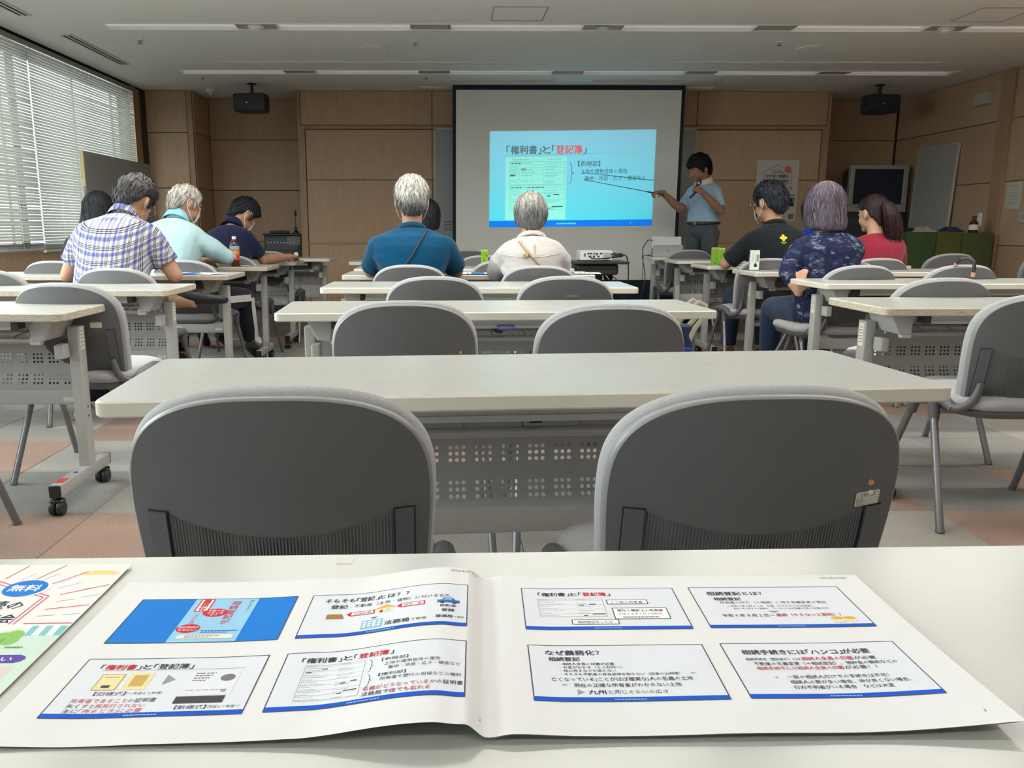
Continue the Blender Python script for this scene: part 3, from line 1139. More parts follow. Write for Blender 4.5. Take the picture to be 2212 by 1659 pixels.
def make_chair():
    t = empty('stacking_chair')
    ol = back_outline()
    ins = back_outline(0.978)
    # shell: back face, rounded lip, inner face
    q = MB()
    face = surf(ins, 0.0)
    q.loft(list(reversed(face)), caps=True)
    lip = [[(x, cy(x, z) + d, z) for x, z in o_] for o_, d in ((ins, 0.0), (back_outline(0.992), 0.002), (ol, 0.008), (ol, 0.016), (back_outline(0.97), 0.019))]
    q.loft(lip, caps=False, mi=1)
    q.build('back_shell', [M_shell, M_shellrim], t, angle=60)
    q = MB()
    pad = []
    for sc, d, dz in ((0.985, 0.012, 0.0), (1.01, 0.020, 0.003), (1.022, 0.030, 0.006), (1.012, 0.042, 0.004), (0.97, 0.052, 0.0), (0.85, 0.058, 0), (0.5, 0.060, 0), (0.08, 0.060, 0)):
        o_ = back_outline(sc, dz)
        pad.append([(x, cy(x, z) + d, z) for x, z in o_])
    q.loft(pad, caps=True)
    q.build('back_cushion', M_cush, t, angle=60)
    # ribbed lower field and the two post covers
    zr = lambda x: 0.612 - 0.030 * (1 - (x / 0.155) ** 2)
    q = MB()
    n = 66
    for i in range(n):
        x = -0.150 + 0.300 * i / (n - 1)
        w_ = 0.0016
        top = zr(x)
        rows = []
        for k in range(6):
            z = CBOT + 0.02 + (top - CBOT - 0.02) * k / 5
            y = cy(x, z)
            rows.append([(x - w_, y + 0.001, z), (x - w_ * .6, y - 0.0010, z), (x + w_ * .6, y - 0.0010, z), (x + w_, y + 0.001, z)])
        q.loft(rows, caps=True)
    o = q.build('rib_field', M_shell, t, smooth=False)
    o['kind'] = 'stuff'
    for sx in (-1, 1):
        q = MB()
        for (x0, x1, d, m_) in ((0.1545, 0.1845, 0.0015, 1), (0.1565, 0.1825, 0.0055, 0)):
            rows = []
            for k in range(7):
                z = CBOT + 0.01 + (0.617 - CBOT - 0.01 - (0.002 if m_ == 0 else 0)) * k / 6
                r_ = [(sx * x, cy(sx * x, z) - dd, z) for x, dd in ((x0, -0.002), (x0, d), (x1, d), (x1, -0.002))]
                rows.append(r_ if sx < 0 else r_[::-1])
            q.loft(rows, caps=True, mi=m_)
        q.build('post_cover', [M_cpost, M_darkgap], t, angle=30)
    # seat
    q = MB()
    seat = lambda g, z: [(x, y - 0.005, z) for x, y in rrect(0.43 * g, 0.43 * g, 0.11 * g, 7)]
    q.loft([seat(0.93, 0.405), seat(1.0, 0.415), seat(1.02, 0.430), seat(0.99, 0.445), seat(0.88, 0.455), seat(0.4, 0.458)], caps=True)
    q.build('seat_cushion', M_cush, t, angle=60)
    q = MB()
    q.loft([seat(0.70, 0.372), seat(0.92, 0.382), seat(0.97, 0.402), seat(0.95, 0.408)], caps=True)
    q.build('seat_pan', M_shell, t, angle=60)
    # frame
    for sx in (-1, 1):
        q = MB()
        q.tube([(sx * 0.228, -0.165, 0.405), (sx * 0.232, -0.10, 0.432), (sx * 0.233, 0.0, 0.440), (sx * 0.232, 0.08, 0.428), (sx * 0.228, 0.125, 0.405)], [0.012, 0.021, 0.023, 0.021, 0.012], 12)
        q.tube([(sx * 0.232, -0.06, 0.42), (sx * 0.236, -0.075, 0.345)], [0.024, 0.016], 10)
        q.tube([(sx * 0.232, 0.06, 0.42), (sx * 0.236, 0.075, 0.345)], [0.024, 0.016], 10)
        q.tube([(sx * 0.228, -0.15, 0.407), (sx * 0.214, -0.178, 0.412), (sx * 0.196, -0.190, 0.424), (sx * 0.182, -0.196, 0.444), (sx * 0.173, -0.198, 0.470), (sx * 0.168, -0.20, 0.50)], [0.014, 0.014, 0.014, 0.014, 0.013, 0.010], 12)
        q.build('side_bracket', M_cbrk, t)
        for sy in (-1, 1):
            q = MB()
            q.tube([(sx * 0.236, sy * 0.070, 0.37), (sx * 0.262, sy * 0.235, 0.004)], 0.0125, 12)
            q.tube([(sx * 0.2613, sy * 0.232, 0.012), (sx * 0.262, sy * 0.236, 0.0)], 0.0145, 12)
            q.build('leg', M_cleg, t)
    q = MB()
    q.tube([(-0.225, 0.07, 0.385), (0.225, 0.07, 0.385)], 0.011, 10)
    q.tube([(-0.225, -0.09, 0.385), (0.225, -0.09, 0.385)], 0.011, 10)
    q.build('cross_bar', M_cleg, t)
    return t


chair0 = make_chair()
CHAIRS = {}
_first = [True]


def chair(key, x, yback, rz, label):
    """yback: depth of the middle of the backrest"""
    o = chair0 if _first[0] else copy_tree(chair0)
    _first[0] = False
    o.rotation_euler = (0, 0, rz)
    o.location = (x - math.sin(rz) * 0.235, yback + math.cos(rz) * 0.235, 0)
    tag(o, label, 'chair', 'grey stacking chairs')
    CHAIRS[key] = o
    return o


chair('c1a', -0.228, 1.045, R(2), 'dark grey chair nearest the camera, left of the pair at the big table')
chair('c1b', 0.430, 1.048, R(2), 'dark grey chair nearest the camera with a white inventory sticker, right of the pair')
chair('c2a', -0.122, 2.30, R(1), 'empty grey chair, left one, between the large table and the table with the purple sticker')
chair('c2b', 0.458, 2.20, R(1), 'empty grey chair, right one, between the large table and the table with the purple sticker')
chair('c3a', -0.052, 3.44, 0, 'empty grey chair right behind the man in teal')
chair('c3b', 0.512, 3.46, 0, 'empty grey chair with a scuff mark behind the woman in white')
chair('c4a', -0.205, 4.50, 0, 'grey chair the man in the teal shirt sits on')
chair('c4b', 0.502, 4.40, R(-2), 'grey chair the woman in the white blouse sits on')
chair('c5a', 0.36, 5.13, R(4), 'grey chair left of the white blouse, nearest of three behind the green carton')
chair('c6a', 0.28, 6.00, R(3), 'grey chair behind the green tea carton')
chair('c7a', 0.20, 7.40, R(2), 'farthest grey chair behind the green tea carton, before the screen')
chair('l0', -1.70, 2.16, R(4), 'grey chair cut by the left edge, behind the worn table with the red sticker')
chair('l1', -1.45, 3.06, R(-5), 'grey chair with a small white sticker left of the large middle table')
chair('l2a', -2.28, 4.02, 0, 'grey chair at the left picture edge beside the man in plaid')
chair('l2b', -1.70, 4.17, R(-2), 'grey chair the man in the plaid shirt sits on')
chair('l3a', -2.42, 5.05, 0, 'grey chair the black-haired person by the blinds sits on')
chair('l3b', -1.66, 5.15, R(-2), 'grey chair the man in the pale blue polo sits on')
chair('l4b', -1.62, 6.06, R(-3), 'grey chair the man in navy sits on')
chair('l5b', -1.55, 7.05, R(-4), 'empty grey chair beyond the forearm of the man in navy')
chair('r0', 1.90, 2.52, R(-3), 'grey chair cut by the right picture edge')
chair('r1', 2.06, 3.32, 0, 'empty grey chair in the right column, nearest behind the worn table')
chair('r2b', 2.27, 4.42, R(2), 'empty grey chair right beside the woman in the patterned navy top')
chair('r2c', 2.86, 4.47, R(1), 'grey chair with a dark strap hung over its back')
chair('r3a', 2.16, 5.42, 0, 'grey chair the man in the black T-shirt sits on')
chair('r3b', 2.90, 5.43, 0, 'grey chair the woman in red sits on')
chair('r4c', 3.96, 6.35, 0, 'empty grey chair in front of the green partition')
chair('r5a', 2.22, 7.43, 0, 'empty grey chair right of the silver laptop')
chair('r3c', 2.415, 4.72, R(90), 'grey chair turned sideways under the woman in the patterned navy top')
chair('r5z', 4.78, 6.4, 0, 'grey chair at the right picture edge far back')

# stickers on chair backs
def csticker(key, name, x, z, w_, h_, m, rot=0.0):
    q = MB()
    y = cy(x, z)
    q.prism(rrect(w_, h_, 0.002, 2), 0, 0.0008, 0, Matrix.Translation((x, y - 0.0002, z)) @ Matrix.Rotation(math.atan(2 * 0.045 * x / CW ** 2), 4, 'Z') @ Matrix.Rotation(R(90 + 8), 4, 'X') @ Matrix.Rotation(rot, 4, 'Z'))
    return q.build(name, m, CHAIRS[key], smooth=False)


o = csticker('c1b', 'inventory_sticker', 0.157, 0.628, 0.042, 0.021, M_label, R(2))
MS = Matrix.Translation((0.157, cy(0.157, 0.628) - 0.0012, 0.628)) @ Matrix.Rotation(math.atan(2 * 0.045 * 0.157 / CW ** 2), 4, 'Z') @ Matrix.Rotation(R(98), 4, 'X') @ Matrix.Rotation(R(2), 4, 'Z')
ink('black', (40, 40, 42))
pr = Print(lambda x, y, l: MS @ Vector((x, y, 0.0001 * l)))
pr.frame(-0.019, -0.0085, 0.019, 0.0085, 0.0004, 'black')
for k in (0.0030, -0.0008, -0.0046):
    pr.line([(-0.019, k), (0.019, k)], 0.0003, 'black')
pr.line([(-0.0085, 0.003), (-0.0085, -0.0085)], 0.0003, 'black')
pr.text('倉 敷 市 備 品', -0.0135, 0.0042, 0.0038, 'black', width=0.026)
for k, s_ in ((0.0002, '品 名'), (-0.0036, '取 得'), (-0.0076, '番 号')):
    pr.text(s_, -0.0178, k - 0.0002, 0.0024, 'black', width=0.008)
pr.build('sticker_lettering', o)
q = MB(); q.lathe([(0.0042, 0), (0.0042, 0.0006)], 16, Matrix.Translation((0.158, cy(0.158, 0.652) - 0.0005, 0.652)) @ Matrix.Rotation(R(90), 4, 'X')); q.build('round_sticker', mat('sticker_coral', (0.80, 0.25, 0.16), 0.5), CHAIRS['c1b'])
q = MB(); q.lathe([(0.0036, 0), (0.0036, 0.0006)], 14, Matrix.Translation((0.160, cy(0.160, 0.637) - 0.0016, 0.637)) @ Matrix.Rotation(R(90), 4, 'X')); q.build('round_sticker', mat('sticker_cream', (0.85, 0.80, 0.68), 0.5), CHAIRS['c1b'])
q = MB(); q.lathe([(0.0045, 0), (0.0045, 0.0006)], 14, Matrix.Translation((0.162, cy(0.162, 0.642) - 0.0006, 0.642)) @ Matrix.Rotation(R(90), 4, 'X')); q.build('round_sticker', MATS['sticker_coral'], CHAIRS['c2a'])
o = csticker('l1', 'inventory_sticker', 0.125, 0.635, 0.042, 0.021, M_label)
csticker('c3b', 'scuff_mark', 0.02, 0.71, 0.05, 0.012, mat('scuff', (0.24, 0.22, 0.17), 0.7))
# ------------------------------------------------------------------ people
SKIN = [mat('skin_%d' % i, c, 0.55, spec=0.35, var=(9, 0.08), bump=(150, 0.05))
        for i, c in enumerate([(0.56, 0.315, 0.205), (0.50, 0.27, 0.17), (0.36, 0.185, 0.12), (0.62, 0.37, 0.25)])]
M_hair = mat('hair', (0.1, 0.1, 0.1), 0.55, spec=0.22, attr='hair_tint', var=(60, 0.30, (3, 3, 1)))
M_eye = mat('eye_dark', (0.02, 0.016, 0.014), 0.15)
M_eyewhite = mat('eye_white', (0.75, 0.72, 0.68), 0.3)
M_mask = mat('face_mask_white', (0.82, 0.84, 0.85), 0.85, bump=(90, 0.1))
M_lens = thin_glass('spectacle_lens', (0.95, 0.96, 0.96), 0.12)


TMP = bpy.data.scenes.new('workbench')      # scratch scene for growing body and cloth surfaces


def remesh(mb, voxel, smooth=2, fac=0.5):
    me = bpy.data.meshes.new('tmp')
    me.from_pydata([tuple(v) for v in mb.v], [], mb.f)
    me.update()
    ob = bpy.data.objects.new('tmp', me)
    TMP.collection.objects.link(ob)
    rm = ob.modifiers.new('r', 'REMESH')
    rm.mode = 'VOXEL'
    rm.voxel_size = voxel
    sm = ob.modifiers.new('s', 'SMOOTH')
    sm.iterations = smooth
    sm.factor = fac
    TMP.view_layers[0].update()
    dg = TMP.view_layers[0].depsgraph
    out = bpy.data.meshes.new_from_object(ob.evaluated_get(dg))
    bpy.data.objects.remove(ob)
    bpy.data.meshes.remove(me)
    out.polygons.foreach_set('use_smooth', [True] * len(out.polygons))
    return out


def displace(me, fn):
    n = len(me.vertices)
    co, no = [0.0] * (3 * n), [0.0] * (3 * n)
    me.vertices.foreach_get('co', co)
    me.vertices.foreach_get('normal', no)
    for i in range(0, 3 * n, 3):
        d = fn(Vector(co[i:i + 3]), None)
        co[i] += no[i] * d; co[i + 1] += no[i + 1] * d; co[i + 2] += no[i + 2] * d
    me.vertices.foreach_set('co', co)
    me.update()


def sring(c, ax, an, w_, d, n=22, p=2.35):
    out = []
    for k in range(n):
        a = 2 * math.pi * k / n
        ca, sa = math.cos(a), math.sin(a)
        r = (abs(ca) ** p + abs(sa) ** p) ** (-1 / p)
        out.append(c + ax * (w_ * r * ca) + an * (d * r * sa))
    return out


def lerp_tab(tab, x):
    if x <= tab[0][0]: return tab[0][1]
    for (a, u), (b, v) in zip(tab[:-1], tab[1:]):
        if x <= b:
            t = (x - a) / (b - a)
            t = t * t * (3 - 2 * t)
            return u + (v - u) * t
    return tab[-1][1]


def hand(mb, Wp, d, nrm, side, curl=25, spread=5, sc=1.0, thumb_in=0.0):
    """palm and five bent fingers; d points along the hand, nrm out of the back of the hand"""
    d = Vector(d).normalized()
    nrm = Vector(nrm)
    nrm = (nrm - d * nrm.dot(d)).normalized()
    ac = d.cross(nrm) * side          # towards the thumb
    Wp = Vector(Wp)
    B = Matrix((ac, d, nrm)).transposed().to_4x4()
    mb.ell(Wp + d * 0.045 * sc, (0.040 * sc, 0.052 * sc, 0.017 * sc), rot=B, n=14, m=9)
    mb.tube([Wp - d * 0.03 * sc, Wp + d * 0.03 * sc], [0.027 * sc, 0.029 * sc], 10)
    for i, (off, L) in enumerate(((0.029, 0.074), (0.010, 0.083), (-0.010, 0.077), (-0.028, 0.061))):
        p = Wp + d * 0.078 * sc + ac * off * sc
        dirn = (d + ac * (math.tan(R(spread)) * (1.2 - 0.8 * i))).normalized()
        pts, rs, an = [p - dirn * 0.02 * sc], [0.0095 * sc], 0.0
        for k, fr in enumerate((0.45, 0.31, 0.24)):
            an += curl * (0.8 if k == 0 else 1.1)
            dd = dirn * math.cos(R(an)) - nrm * math.sin(R(an))
            p = p + dd * L * fr * sc
            pts.append(p.copy())
            rs.append((0.0088, 0.0080, 0.0066)[k] * sc)
        mb.tube(pts, rs, 8)
    p = Wp + d * 0.022 * sc + ac * 0.030 * sc - nrm * 0.004
    t1 = (d * 0.75 + ac * (0.75 - thumb_in) - nrm * (0.35 + thumb_in)).normalized()
    t2 = (d * 0.95 + ac * (0.25 - thumb_in) - nrm * (0.45 + thumb_in)).normalized()
    mb.tube([p - t1 * 0.015, p + t1 * 0.034 * sc, p + t1 * 0.034 * sc + t2 * 0.030 * sc], [0.013 * sc, 0.0105 * sc, 0.0078 * sc], 8)


def add_head(mb, HM):
    mb.ell((0, -0.004, 0.012), (0.0755, 0.095, 0.094), HM, 24, 16)
    mb.ell((0, 0.022, -0.050), (0.060, 0.068, 0.068), HM, 20, 12)
    mb.ell((0, 0.068, -0.098), (0.030, 0.026, 0.022), HM, 12, 8)
    mb.ell((0, 0.060, -0.020), (0.052, 0.036, 0.045), HM, 16, 10)
    mb.ell((0, 0.078, 0.020), (0.050, 0.018, 0.010), HM, 14, 8)       # brow
    mb.tube([(0, 0.090, 0.006), (0, 0.104, -0.020), (0, 0.116, -0.036), (0, 0.102, -0.046)], [0.009, 0.010, 0.0125, 0.012], 10, HM)
    for s in (-1, 1):
        mb.ell((s * 0.011, 0.100, -0.041), (0.008, 0.009, 0.007), HM, 8, 6)
        mb.ell((s * 0.030, 0.066, -0.045), (0.022, 0.026, 0.026), HM, 10, 8)
        E_ = Matrix.Rotation(R(s * 24), 4, 'Z') @ Matrix.Rotation(R(-12), 4, 'X')
        mb.ell((s * 0.080, -0.010, -0.014), (0.0085, 0.020, 0.032), HM, 12, 10, rot=E_)
        mb.ell((s * 0.077, -0.004, -0.042), (0.007, 0.010, 0.011), HM, 8, 6)
    mb.ell((0, 0.094, -0.066), (0.023, 0.010, 0.0060), HM, 12, 6)
    mb.ell((0, 0.090, -0.077), (0.021, 0.010, 0.0065), HM, 12, 6)


HEM_MAN = [(0, .066), (40, .055), (62, .02), (74, -.035), (84, .018), (104, .010), (122, -.045), (150, -.085), (180, -.090)]
HEM_BOB = [(0, .045), (35, .02), (55, -.05), (75, -.095), (110, -.105), (150, -.118), (180, -.122)]


def make_hair(HM, hem, top=0.016, side=0.012, back=0.014, tuck=0.70, color=None, seed=1, ridge=0.004, locks=260, flare=0.0, parent=None, name='hair', messy=0.0, crown=0.0):
    rr = random.Random(seed)
    A0, B0, C0 = 0.0755, 0.095, 0.094
    NA, NS = 110, 26
    mb = MB()
    cols = []
    so = Vector((seed * 3.7, seed * 1.9, 0))

    def azw(az):
        return (1 + math.cos(az)) / 2            # 1 in front, 0 at the back

    def pos(az, s, off=0.0):
        azd = abs(math.degrees((az + math.pi) % (2 * math.pi) - math.pi))
        zh = lerp_tab(hem, azd)
        th0 = lerp_tab([(0, side * 0.9), (90, side), (180, back)], azd)
        rag = ridge * 2.5 * noise.noise(Vector((math.cos(az) * 9, math.sin(az) * 9, 0)) + so)
        zh = zh + rag
        Ltop = math.pi / 2 * 0.10
        if zh >= 0.012:
            ph = s * math.acos(max(-1, min(1, (zh - 0.012) / C0)))
            zz = C0 * math.cos(ph); rad = math.sin(ph)
        else:
            Lb = 0.012 - zh
            fr = Ltop / (Ltop + Lb)
            if s < fr:
                ph = s / fr * math.pi / 2
                zz = C0 * math.cos(ph); rad = math.sin(ph)
            else:
                u = (s - fr) / (1 - fr)
                zz = -Lb * u
                rad = 1 - (1 - tuck) * (min(1.0, -zz / 0.11)) ** 1.7 + flare * u * u
                ph = math.pi / 2
        up = max(0.0, math.cos(ph))
        th = th0 * (1 - up) + top * up
        edge = min(1.0, (1 - s) / 0.10)
        th *= 0.35 + 0.65 * math.sqrt(edge)
        rg = noise.noise(Vector((math.cos(az) * 7 * rad, math.sin(az) * 7 * rad, zz * (9 if messy == 0 else 26))) + so)
        rg2 = noise.noise(Vector((math.cos(az) * 19 * rad, math.sin(az) * 19 * rad, zz * 7)) - so)
        th += ridge * (rg * (1 + messy) + 0.6 * rg2) * (0.3 + 0.7 * min(1, s * 4))
        th += off
        x = math.sin(az) * (A0 + th) * rad
        y = math.cos(az) * (B0 + th) * rad - 0.004
        z = zz * (1 + th / C0) + 0.012 if zz > 0 else zz + 0.012
        return Vector((x, y, z)), rg, rg2

    def colr(az, s, a, b):
        c = color(az, s)
        k = 1 + 0.38 * a + 0.30 * b
        return (max(0, c[0] * k), max(0, c[1] * k), max(0, c[2] * k), 1)

    vs, fs = [], []
    for j in range(NS + 1):
        s = (j / NS) ** 0.9
        for i in range(NA):
            az = 2 * math.pi * i / NA
            p, a, b = pos(az, s)
            vs.append(p); cols.append(colr(az, s, a, b))
    for i in range(NA):          # rim turned in towards the head
        az = 2 * math.pi * i / NA
        p, a, b = pos(az, 1.0)
        vs.append(Vector((p.x * 0.86, p.y * 0.86, p.z + 0.006))); cols.append(colr(az, 1, a, b))
    for j in range(NS + 1):
        for i in range(NA):
            i2 = (i + 1) % NA
            fs.append((j * NA + i, (j + 1) * NA + i, (j + 1) * NA + i2, j * NA + i2))
    mb.add(vs, fs, HM)
    for k in range(locks):       # loose locks lying on the cap
        az = rr.uniform(0, 2 * math.pi)
        s0 = rr.uniform(0.02, 0.80)
        ln = rr.uniform(0.16, 0.34)
        dr = rr.gauss(0, 0.16 + 0.25 * messy)
        lift = rr.uniform(0.0015, 0.005) * (1 + messy)
        w0 = rr.uniform(0.003, 0.007)
        tint = rr.uniform(0.65, 1.45)
        pts = []
        m = 5
        for q_ in range(m + 1):
            u = q_ / m
            aa = az + dr * u
            p, a, b = pos(aa, min(1.0, s0 + ln * u), lift * math.sin(math.pi * min(1, u * 0.8 + 0.1)))
            tg = Vector((math.cos(aa), -math.sin(aa), 0))
            w_ = w0 * (1 - u) ** 0.6 * (0.4 + 0.6 * min(1, u * 4))
            pts += [p - tg * w_, p + tg * w_]
            c = color(aa, min(1, s0 + ln * u))
            cc = (c[0] * tint, c[1] * tint, c[2] * tint, 1)
            cols += [cc, cc]
        mb.add(pts, [(2 * q_, 2 * q_ + 1, 2 * q_ + 3, 2 * q_ + 2) for q_ in range(m)], HM)
    me = mb.mesh(name, M_hair, smooth=True, angle=80)
    at = me.color_attributes.new('hair_tint', 'FLOAT_COLOR', 'POINT')
    at.data.foreach_set('color', [c for q_ in cols for c in q_])
    return link(name, me, parent)


def strand_tail(pts, radii, HM, color, parent, name, seed=3, n=26):
    """a hanging tail of hair: ridged tapering tube"""
    mb = MB()
    cols = []
    rr = random.Random(seed)
    P = [Vector(p) for p in pts]
    # resample
    Q, RR = [], []
    m = 22
    for i in range(m + 1):
        t = i / m * (len(P) - 1)
        k = min(int(t), len(P) - 2); f = t - k
        Q.append(P[k].lerp(P[k + 1], f)); RR.append(radii[k] + (radii[k + 1] - radii[k]) * f)
    vs, fs = [], []
    for i, p in enumerate(Q):
        tg = (Q[min(i + 1, m)] - Q[max(i - 1, 0)]).normalized()
        ux = Vector((1, 0, 0)); uy = tg.cross(ux).normalized()
        for k in range(n):
            a = 2 * math.pi * k / n
            g = noise.noise(Vector((math.cos(a) * 4, math.sin(a) * 4, i * 0.05 + seed)))
            r = RR[i] * (1 + 0.22 * g) * (1.0 if i < m - 4 else 1.0 - 0.16 * (i - m + 4) * (0.6 + 0.8 * (k % 3 == 0)))
            vs.append(p + ux * (r * math.cos(a)) + uy * (r * 0.62 * math.sin(a)))
            q_ = 1 + 0.6 * g
            c = color(a, i / m)
            cols.append((c[0] * q_, c[1] * q_, c[2] * q_, 1))
    for i in range(m):
        for k in range(n):
            k2 = (k + 1) % n
            fs.append((i * n + k, i * n + k2, (i + 1) * n + k2, (i + 1) * n + k))
    mb.add(vs, fs, HM)
    for k in range(110):
        a = rr.uniform(0, 2 * math.pi); i0 = rr.randint(2, 12); w0 = rr.uniform(0.002, 0.005); tint = rr.uniform(0.6, 1.7); dr = rr.gauss(0, 0.5)
        pv = []
        for q_ in range(7):
            i = min(m, i0 + q_ * 2)
            r = RR[i] * (1.05 + 0.05 * q_ * rr.random())
            aa = a + dr * q_ / 6
            p = Q[i] + Vector((r * math.cos(aa), -r * 0.62 * math.sin(aa), 0)) - Vector((0, 0, 0.004 * q_))
            w_ = w0 * (1 - q_ / 6.5)
            pv += [p - Vector((w_, 0, 0)), p + Vector((w_, 0, 0))]
            c = color(a, i / m)
            cols += [(c[0] * tint, c[1] * tint, c[2] * tint, 1)] * 2
        mb.add(pv, [(2 * q_, 2 * q_ + 1, 2 * q_ + 3, 2 * q_ + 2) for q_ in range(6)], HM)
    me = mb.mesh(name, M_hair, smooth=True, angle=80)
    at = me.color_attributes.new('hair_tint', 'FLOAT_COLOR', 'POINT')
    at.data.foreach_set('color', [c for q_ in cols for c in q_])
    return link(name, me, parent)


def person(label, neck, yaw=0.0, lean=(6, 18), build=1.0, skin=0, hair=None, nod=12, hyaw=0, hroll=0, hs=1.05,
           shirt=None, sleeve=0.62, loose=1.0, arms=None, legs=None, trousers=None, shoes=None, standing=False,
           mask=False, glasses=None, collar=None, neckband=None, seat=None, group='seated people', voxel=0.0085, bare=None, shoulder=1.0, fold=1.0, puff=0.0):
    """neck: world position of the neck base; the spine is grown down from it to the hip"""
    zh = 1.00 if standing else 0.545
    a0, a1 = R(lean[0]), R(lean[1])
    N_ = 10
    path, ang = [Vector((0, 0, 0))], []
    for i in range(N_):
        a = a0 + (a1 - a0) * (i + 0.5) / N_
        path.append(path[-1] + Vector((0, math.sin(a), math.cos(a))) / N_)
    L = (neck[2] - zh) / path[-1].z
    if seat is not None:          # sit the hip a hand's breadth in front of the backrest
        neck = (neck[0], seat + 0.185 + path[-1].y * L, neck[2])
    cyaw, syaw = math.cos(yaw), math.sin(yaw)
    root = empty('person', (neck[0] - (-syaw * (path[-1].y * L)), neck[1] - cyaw * path[-1].y * L, 0), yaw, label, 'person', group)
    inv = (Matrix.Translation(root.location) @ Matrix.Rotation(yaw, 4, 'Z')).inverted()
    Lc = lambda p: inv @ Vector(p)
    H0 = Vector((0, 0, zh))
    sp = lambda t: H0 + (path[0] if t <= 0 else path[-1] if t >= 1 else path[int(t * N_)].lerp(path[min(N_, int(t * N_) + 1)], t * N_ - int(t * N_))) * L + (Vector((0, math.sin(a0), math.cos(a0))) * t * L if t < 0 else Vector((0, math.sin(a1), math.cos(a1))) * (t - 1) * L if t > 1 else Vector())
    an = lambda t: a0 + (a1 - a0) * max(0, min(1, t))
    X = Vector((1, 0, 0))
    tabW = [(-.14, .150), (0, .170), (.2, .160), (.42, .158), (.6, .172), (.74, .186), (.84, .192), (.90, .172), (.95, .125), (.985, .087), (1.02, .064), (1.08, .052)]
    tabD = [(-.14, .115), (0, .130), (.2, .122), (.42, .116), (.6, .118), (.74, .116), (.85, .098), (.92, .082), (.97, .068), (1.02, .060), (1.08, .052)]

    def torso(mb, grow, t0, t1, n=16):
        rings = []
        for i in range(n + 1):
            t = t0 + (t1 - t0) * i / n
            a = an(t)
            w_, d = lerp_tab(tabW, t) * build, lerp_tab(tabD, t) * build
            if t > 0.9:
                w_ = lerp_tab(tabW, t) * (1 + (build - 1) * 0.5); d = lerp_tab(tabD, t)
            elif t > 0.55:
                w_ *= shoulder
            rings.append(sring(sp(t), X, Vector((0, math.cos(a), -math.sin(a))), w_ + grow, d + grow))
        mb.loft(rings)

    up = Vector((0, math.sin(a1), math.cos(a1)))
    S = {s: sp(0.75) + X * s * (0.158 * build * shoulder) for s in (-1, 1)}
    # arms: elbow, wrist in person space
    AR = {}
    for s in (-1, 1):
        key = 'L' if s < 0 else 'R'
        if arms and key in arms:
            e, w_ = Lc(arms[key][0]), Lc(arms[key][1])
        else:
            e = S[s] + Vector((s * 0.065, 0.08, -0.245))
            e.z = max(e.z, 0.735)
            w_ = Vector((s * 0.10, e.y + 0.215, 0.752))
        AR[s] = (e, w_)
    hand_opt = (arms or {}).get('hands', {})
    # ---- body
    mb = MB()
    torso(mb, -0.012, -0.05, 1.02)
    pivot = sp(1.0) + up * 0.045 + Vector((0, 0, 0.012))
    HM = Matrix.Translation(pivot) @ Matrix.Rotation(R(hyaw), 4, 'Z') @ Matrix.Rotation(R(hroll), 4, 'Y') @ Matrix.Rotation(R(-nod), 4, 'X') @ Matrix.Scale(hs, 4) @ Matrix.Translation((0, 0.022, 0.098))
    add_head(mb, HM)
    hb = HM @ Vector((0, -0.020, -0.045))
    mb.tube([sp(0.93), sp(1.03), hb], [0.070, 0.058, 0.056], 16)
    for s in (-1, 1):
        e, w_ = AR[s]
        mb.tube([S[s], S[s].lerp(e, .5), e], [0.050 * build, 0.046 * build, 0.040], 12)
        mb.ell(e, (0.040, 0.040, 0.040), n=12, m=8)
        mb.tube([e, e.lerp(w_, 0.3), e.lerp(w_, 0.8), w_], [0.040, 0.043, 0.031, 0.027], 12)
        ho = hand_opt.get('L' if s < 0 else 'R', {})
        d = Lc(ho['to']) - w_ if 'to' in ho else (w_ - e)
        nr = inv.to_3x3() @ Vector(ho.get('n', (0, 0, 1)))
        hand(mb, w_, d, nr, -s if not ho.get('flip') else s, ho.get('curl', 25), ho.get('spread', 5), ho.get('sc', 1.0), ho.get('thumb', 0.0))
    # legs
    LG = {}
    for s in (-1, 1):
        key = 'L' if s < 0 else 'R'
        hip = H0 + Vector((s * 0.095, 0, -0.03))
        if legs and key in legs:
            k, a, to = [Lc(p) for p in legs[key]]
        elif standing:
            k, a, to = Vector((s * 0.10, 0.02, 0.50)), Vector((s * 0.11, -0.02, 0.09)), Vector((s * 0.13, 0.16, 0.03))
        else:
            k, a, to = Vector((s * 0.13, 0.40, 0.50)), Vector((s * 0.13, 0.42, 0.10)), Vector((s * 0.15, 0.60, 0.035))
        LG[s] = (hip, k, a, to)
        mb.tube([H0, hip, hip.lerp(k, .5), k], [0.06, 0.060, 0.060, 0.050], 12)
        mb.tube([k, k.lerp(a, .35), a, a + (to - a) * 0.25], [0.052, 0.054, 0.036, 0.034], 12)
    me = remesh(mb, voxel)
    me.materials.append(SKIN[skin])
    link('body', me, root)
    for s in (-1, 1):
        q = MB(); q.ell((s * 0.030, 0.0835, 0.000), (0.0115, 0.0085, 0.0062), HM, 10, 6); o = q.build('eye', M_eyewhite, root)
        q = MB(); q.ell((s * 0.030, 0.0900, 0.000), (0.0058, 0.0036, 0.0056), HM, 10, 6); q.build('iris', M_eye, o)
    # ---- shirt
    mb = MB()
    torso(mb, 0.012 * loose, 0.03 if standing else -0.16, 0.985, 18)
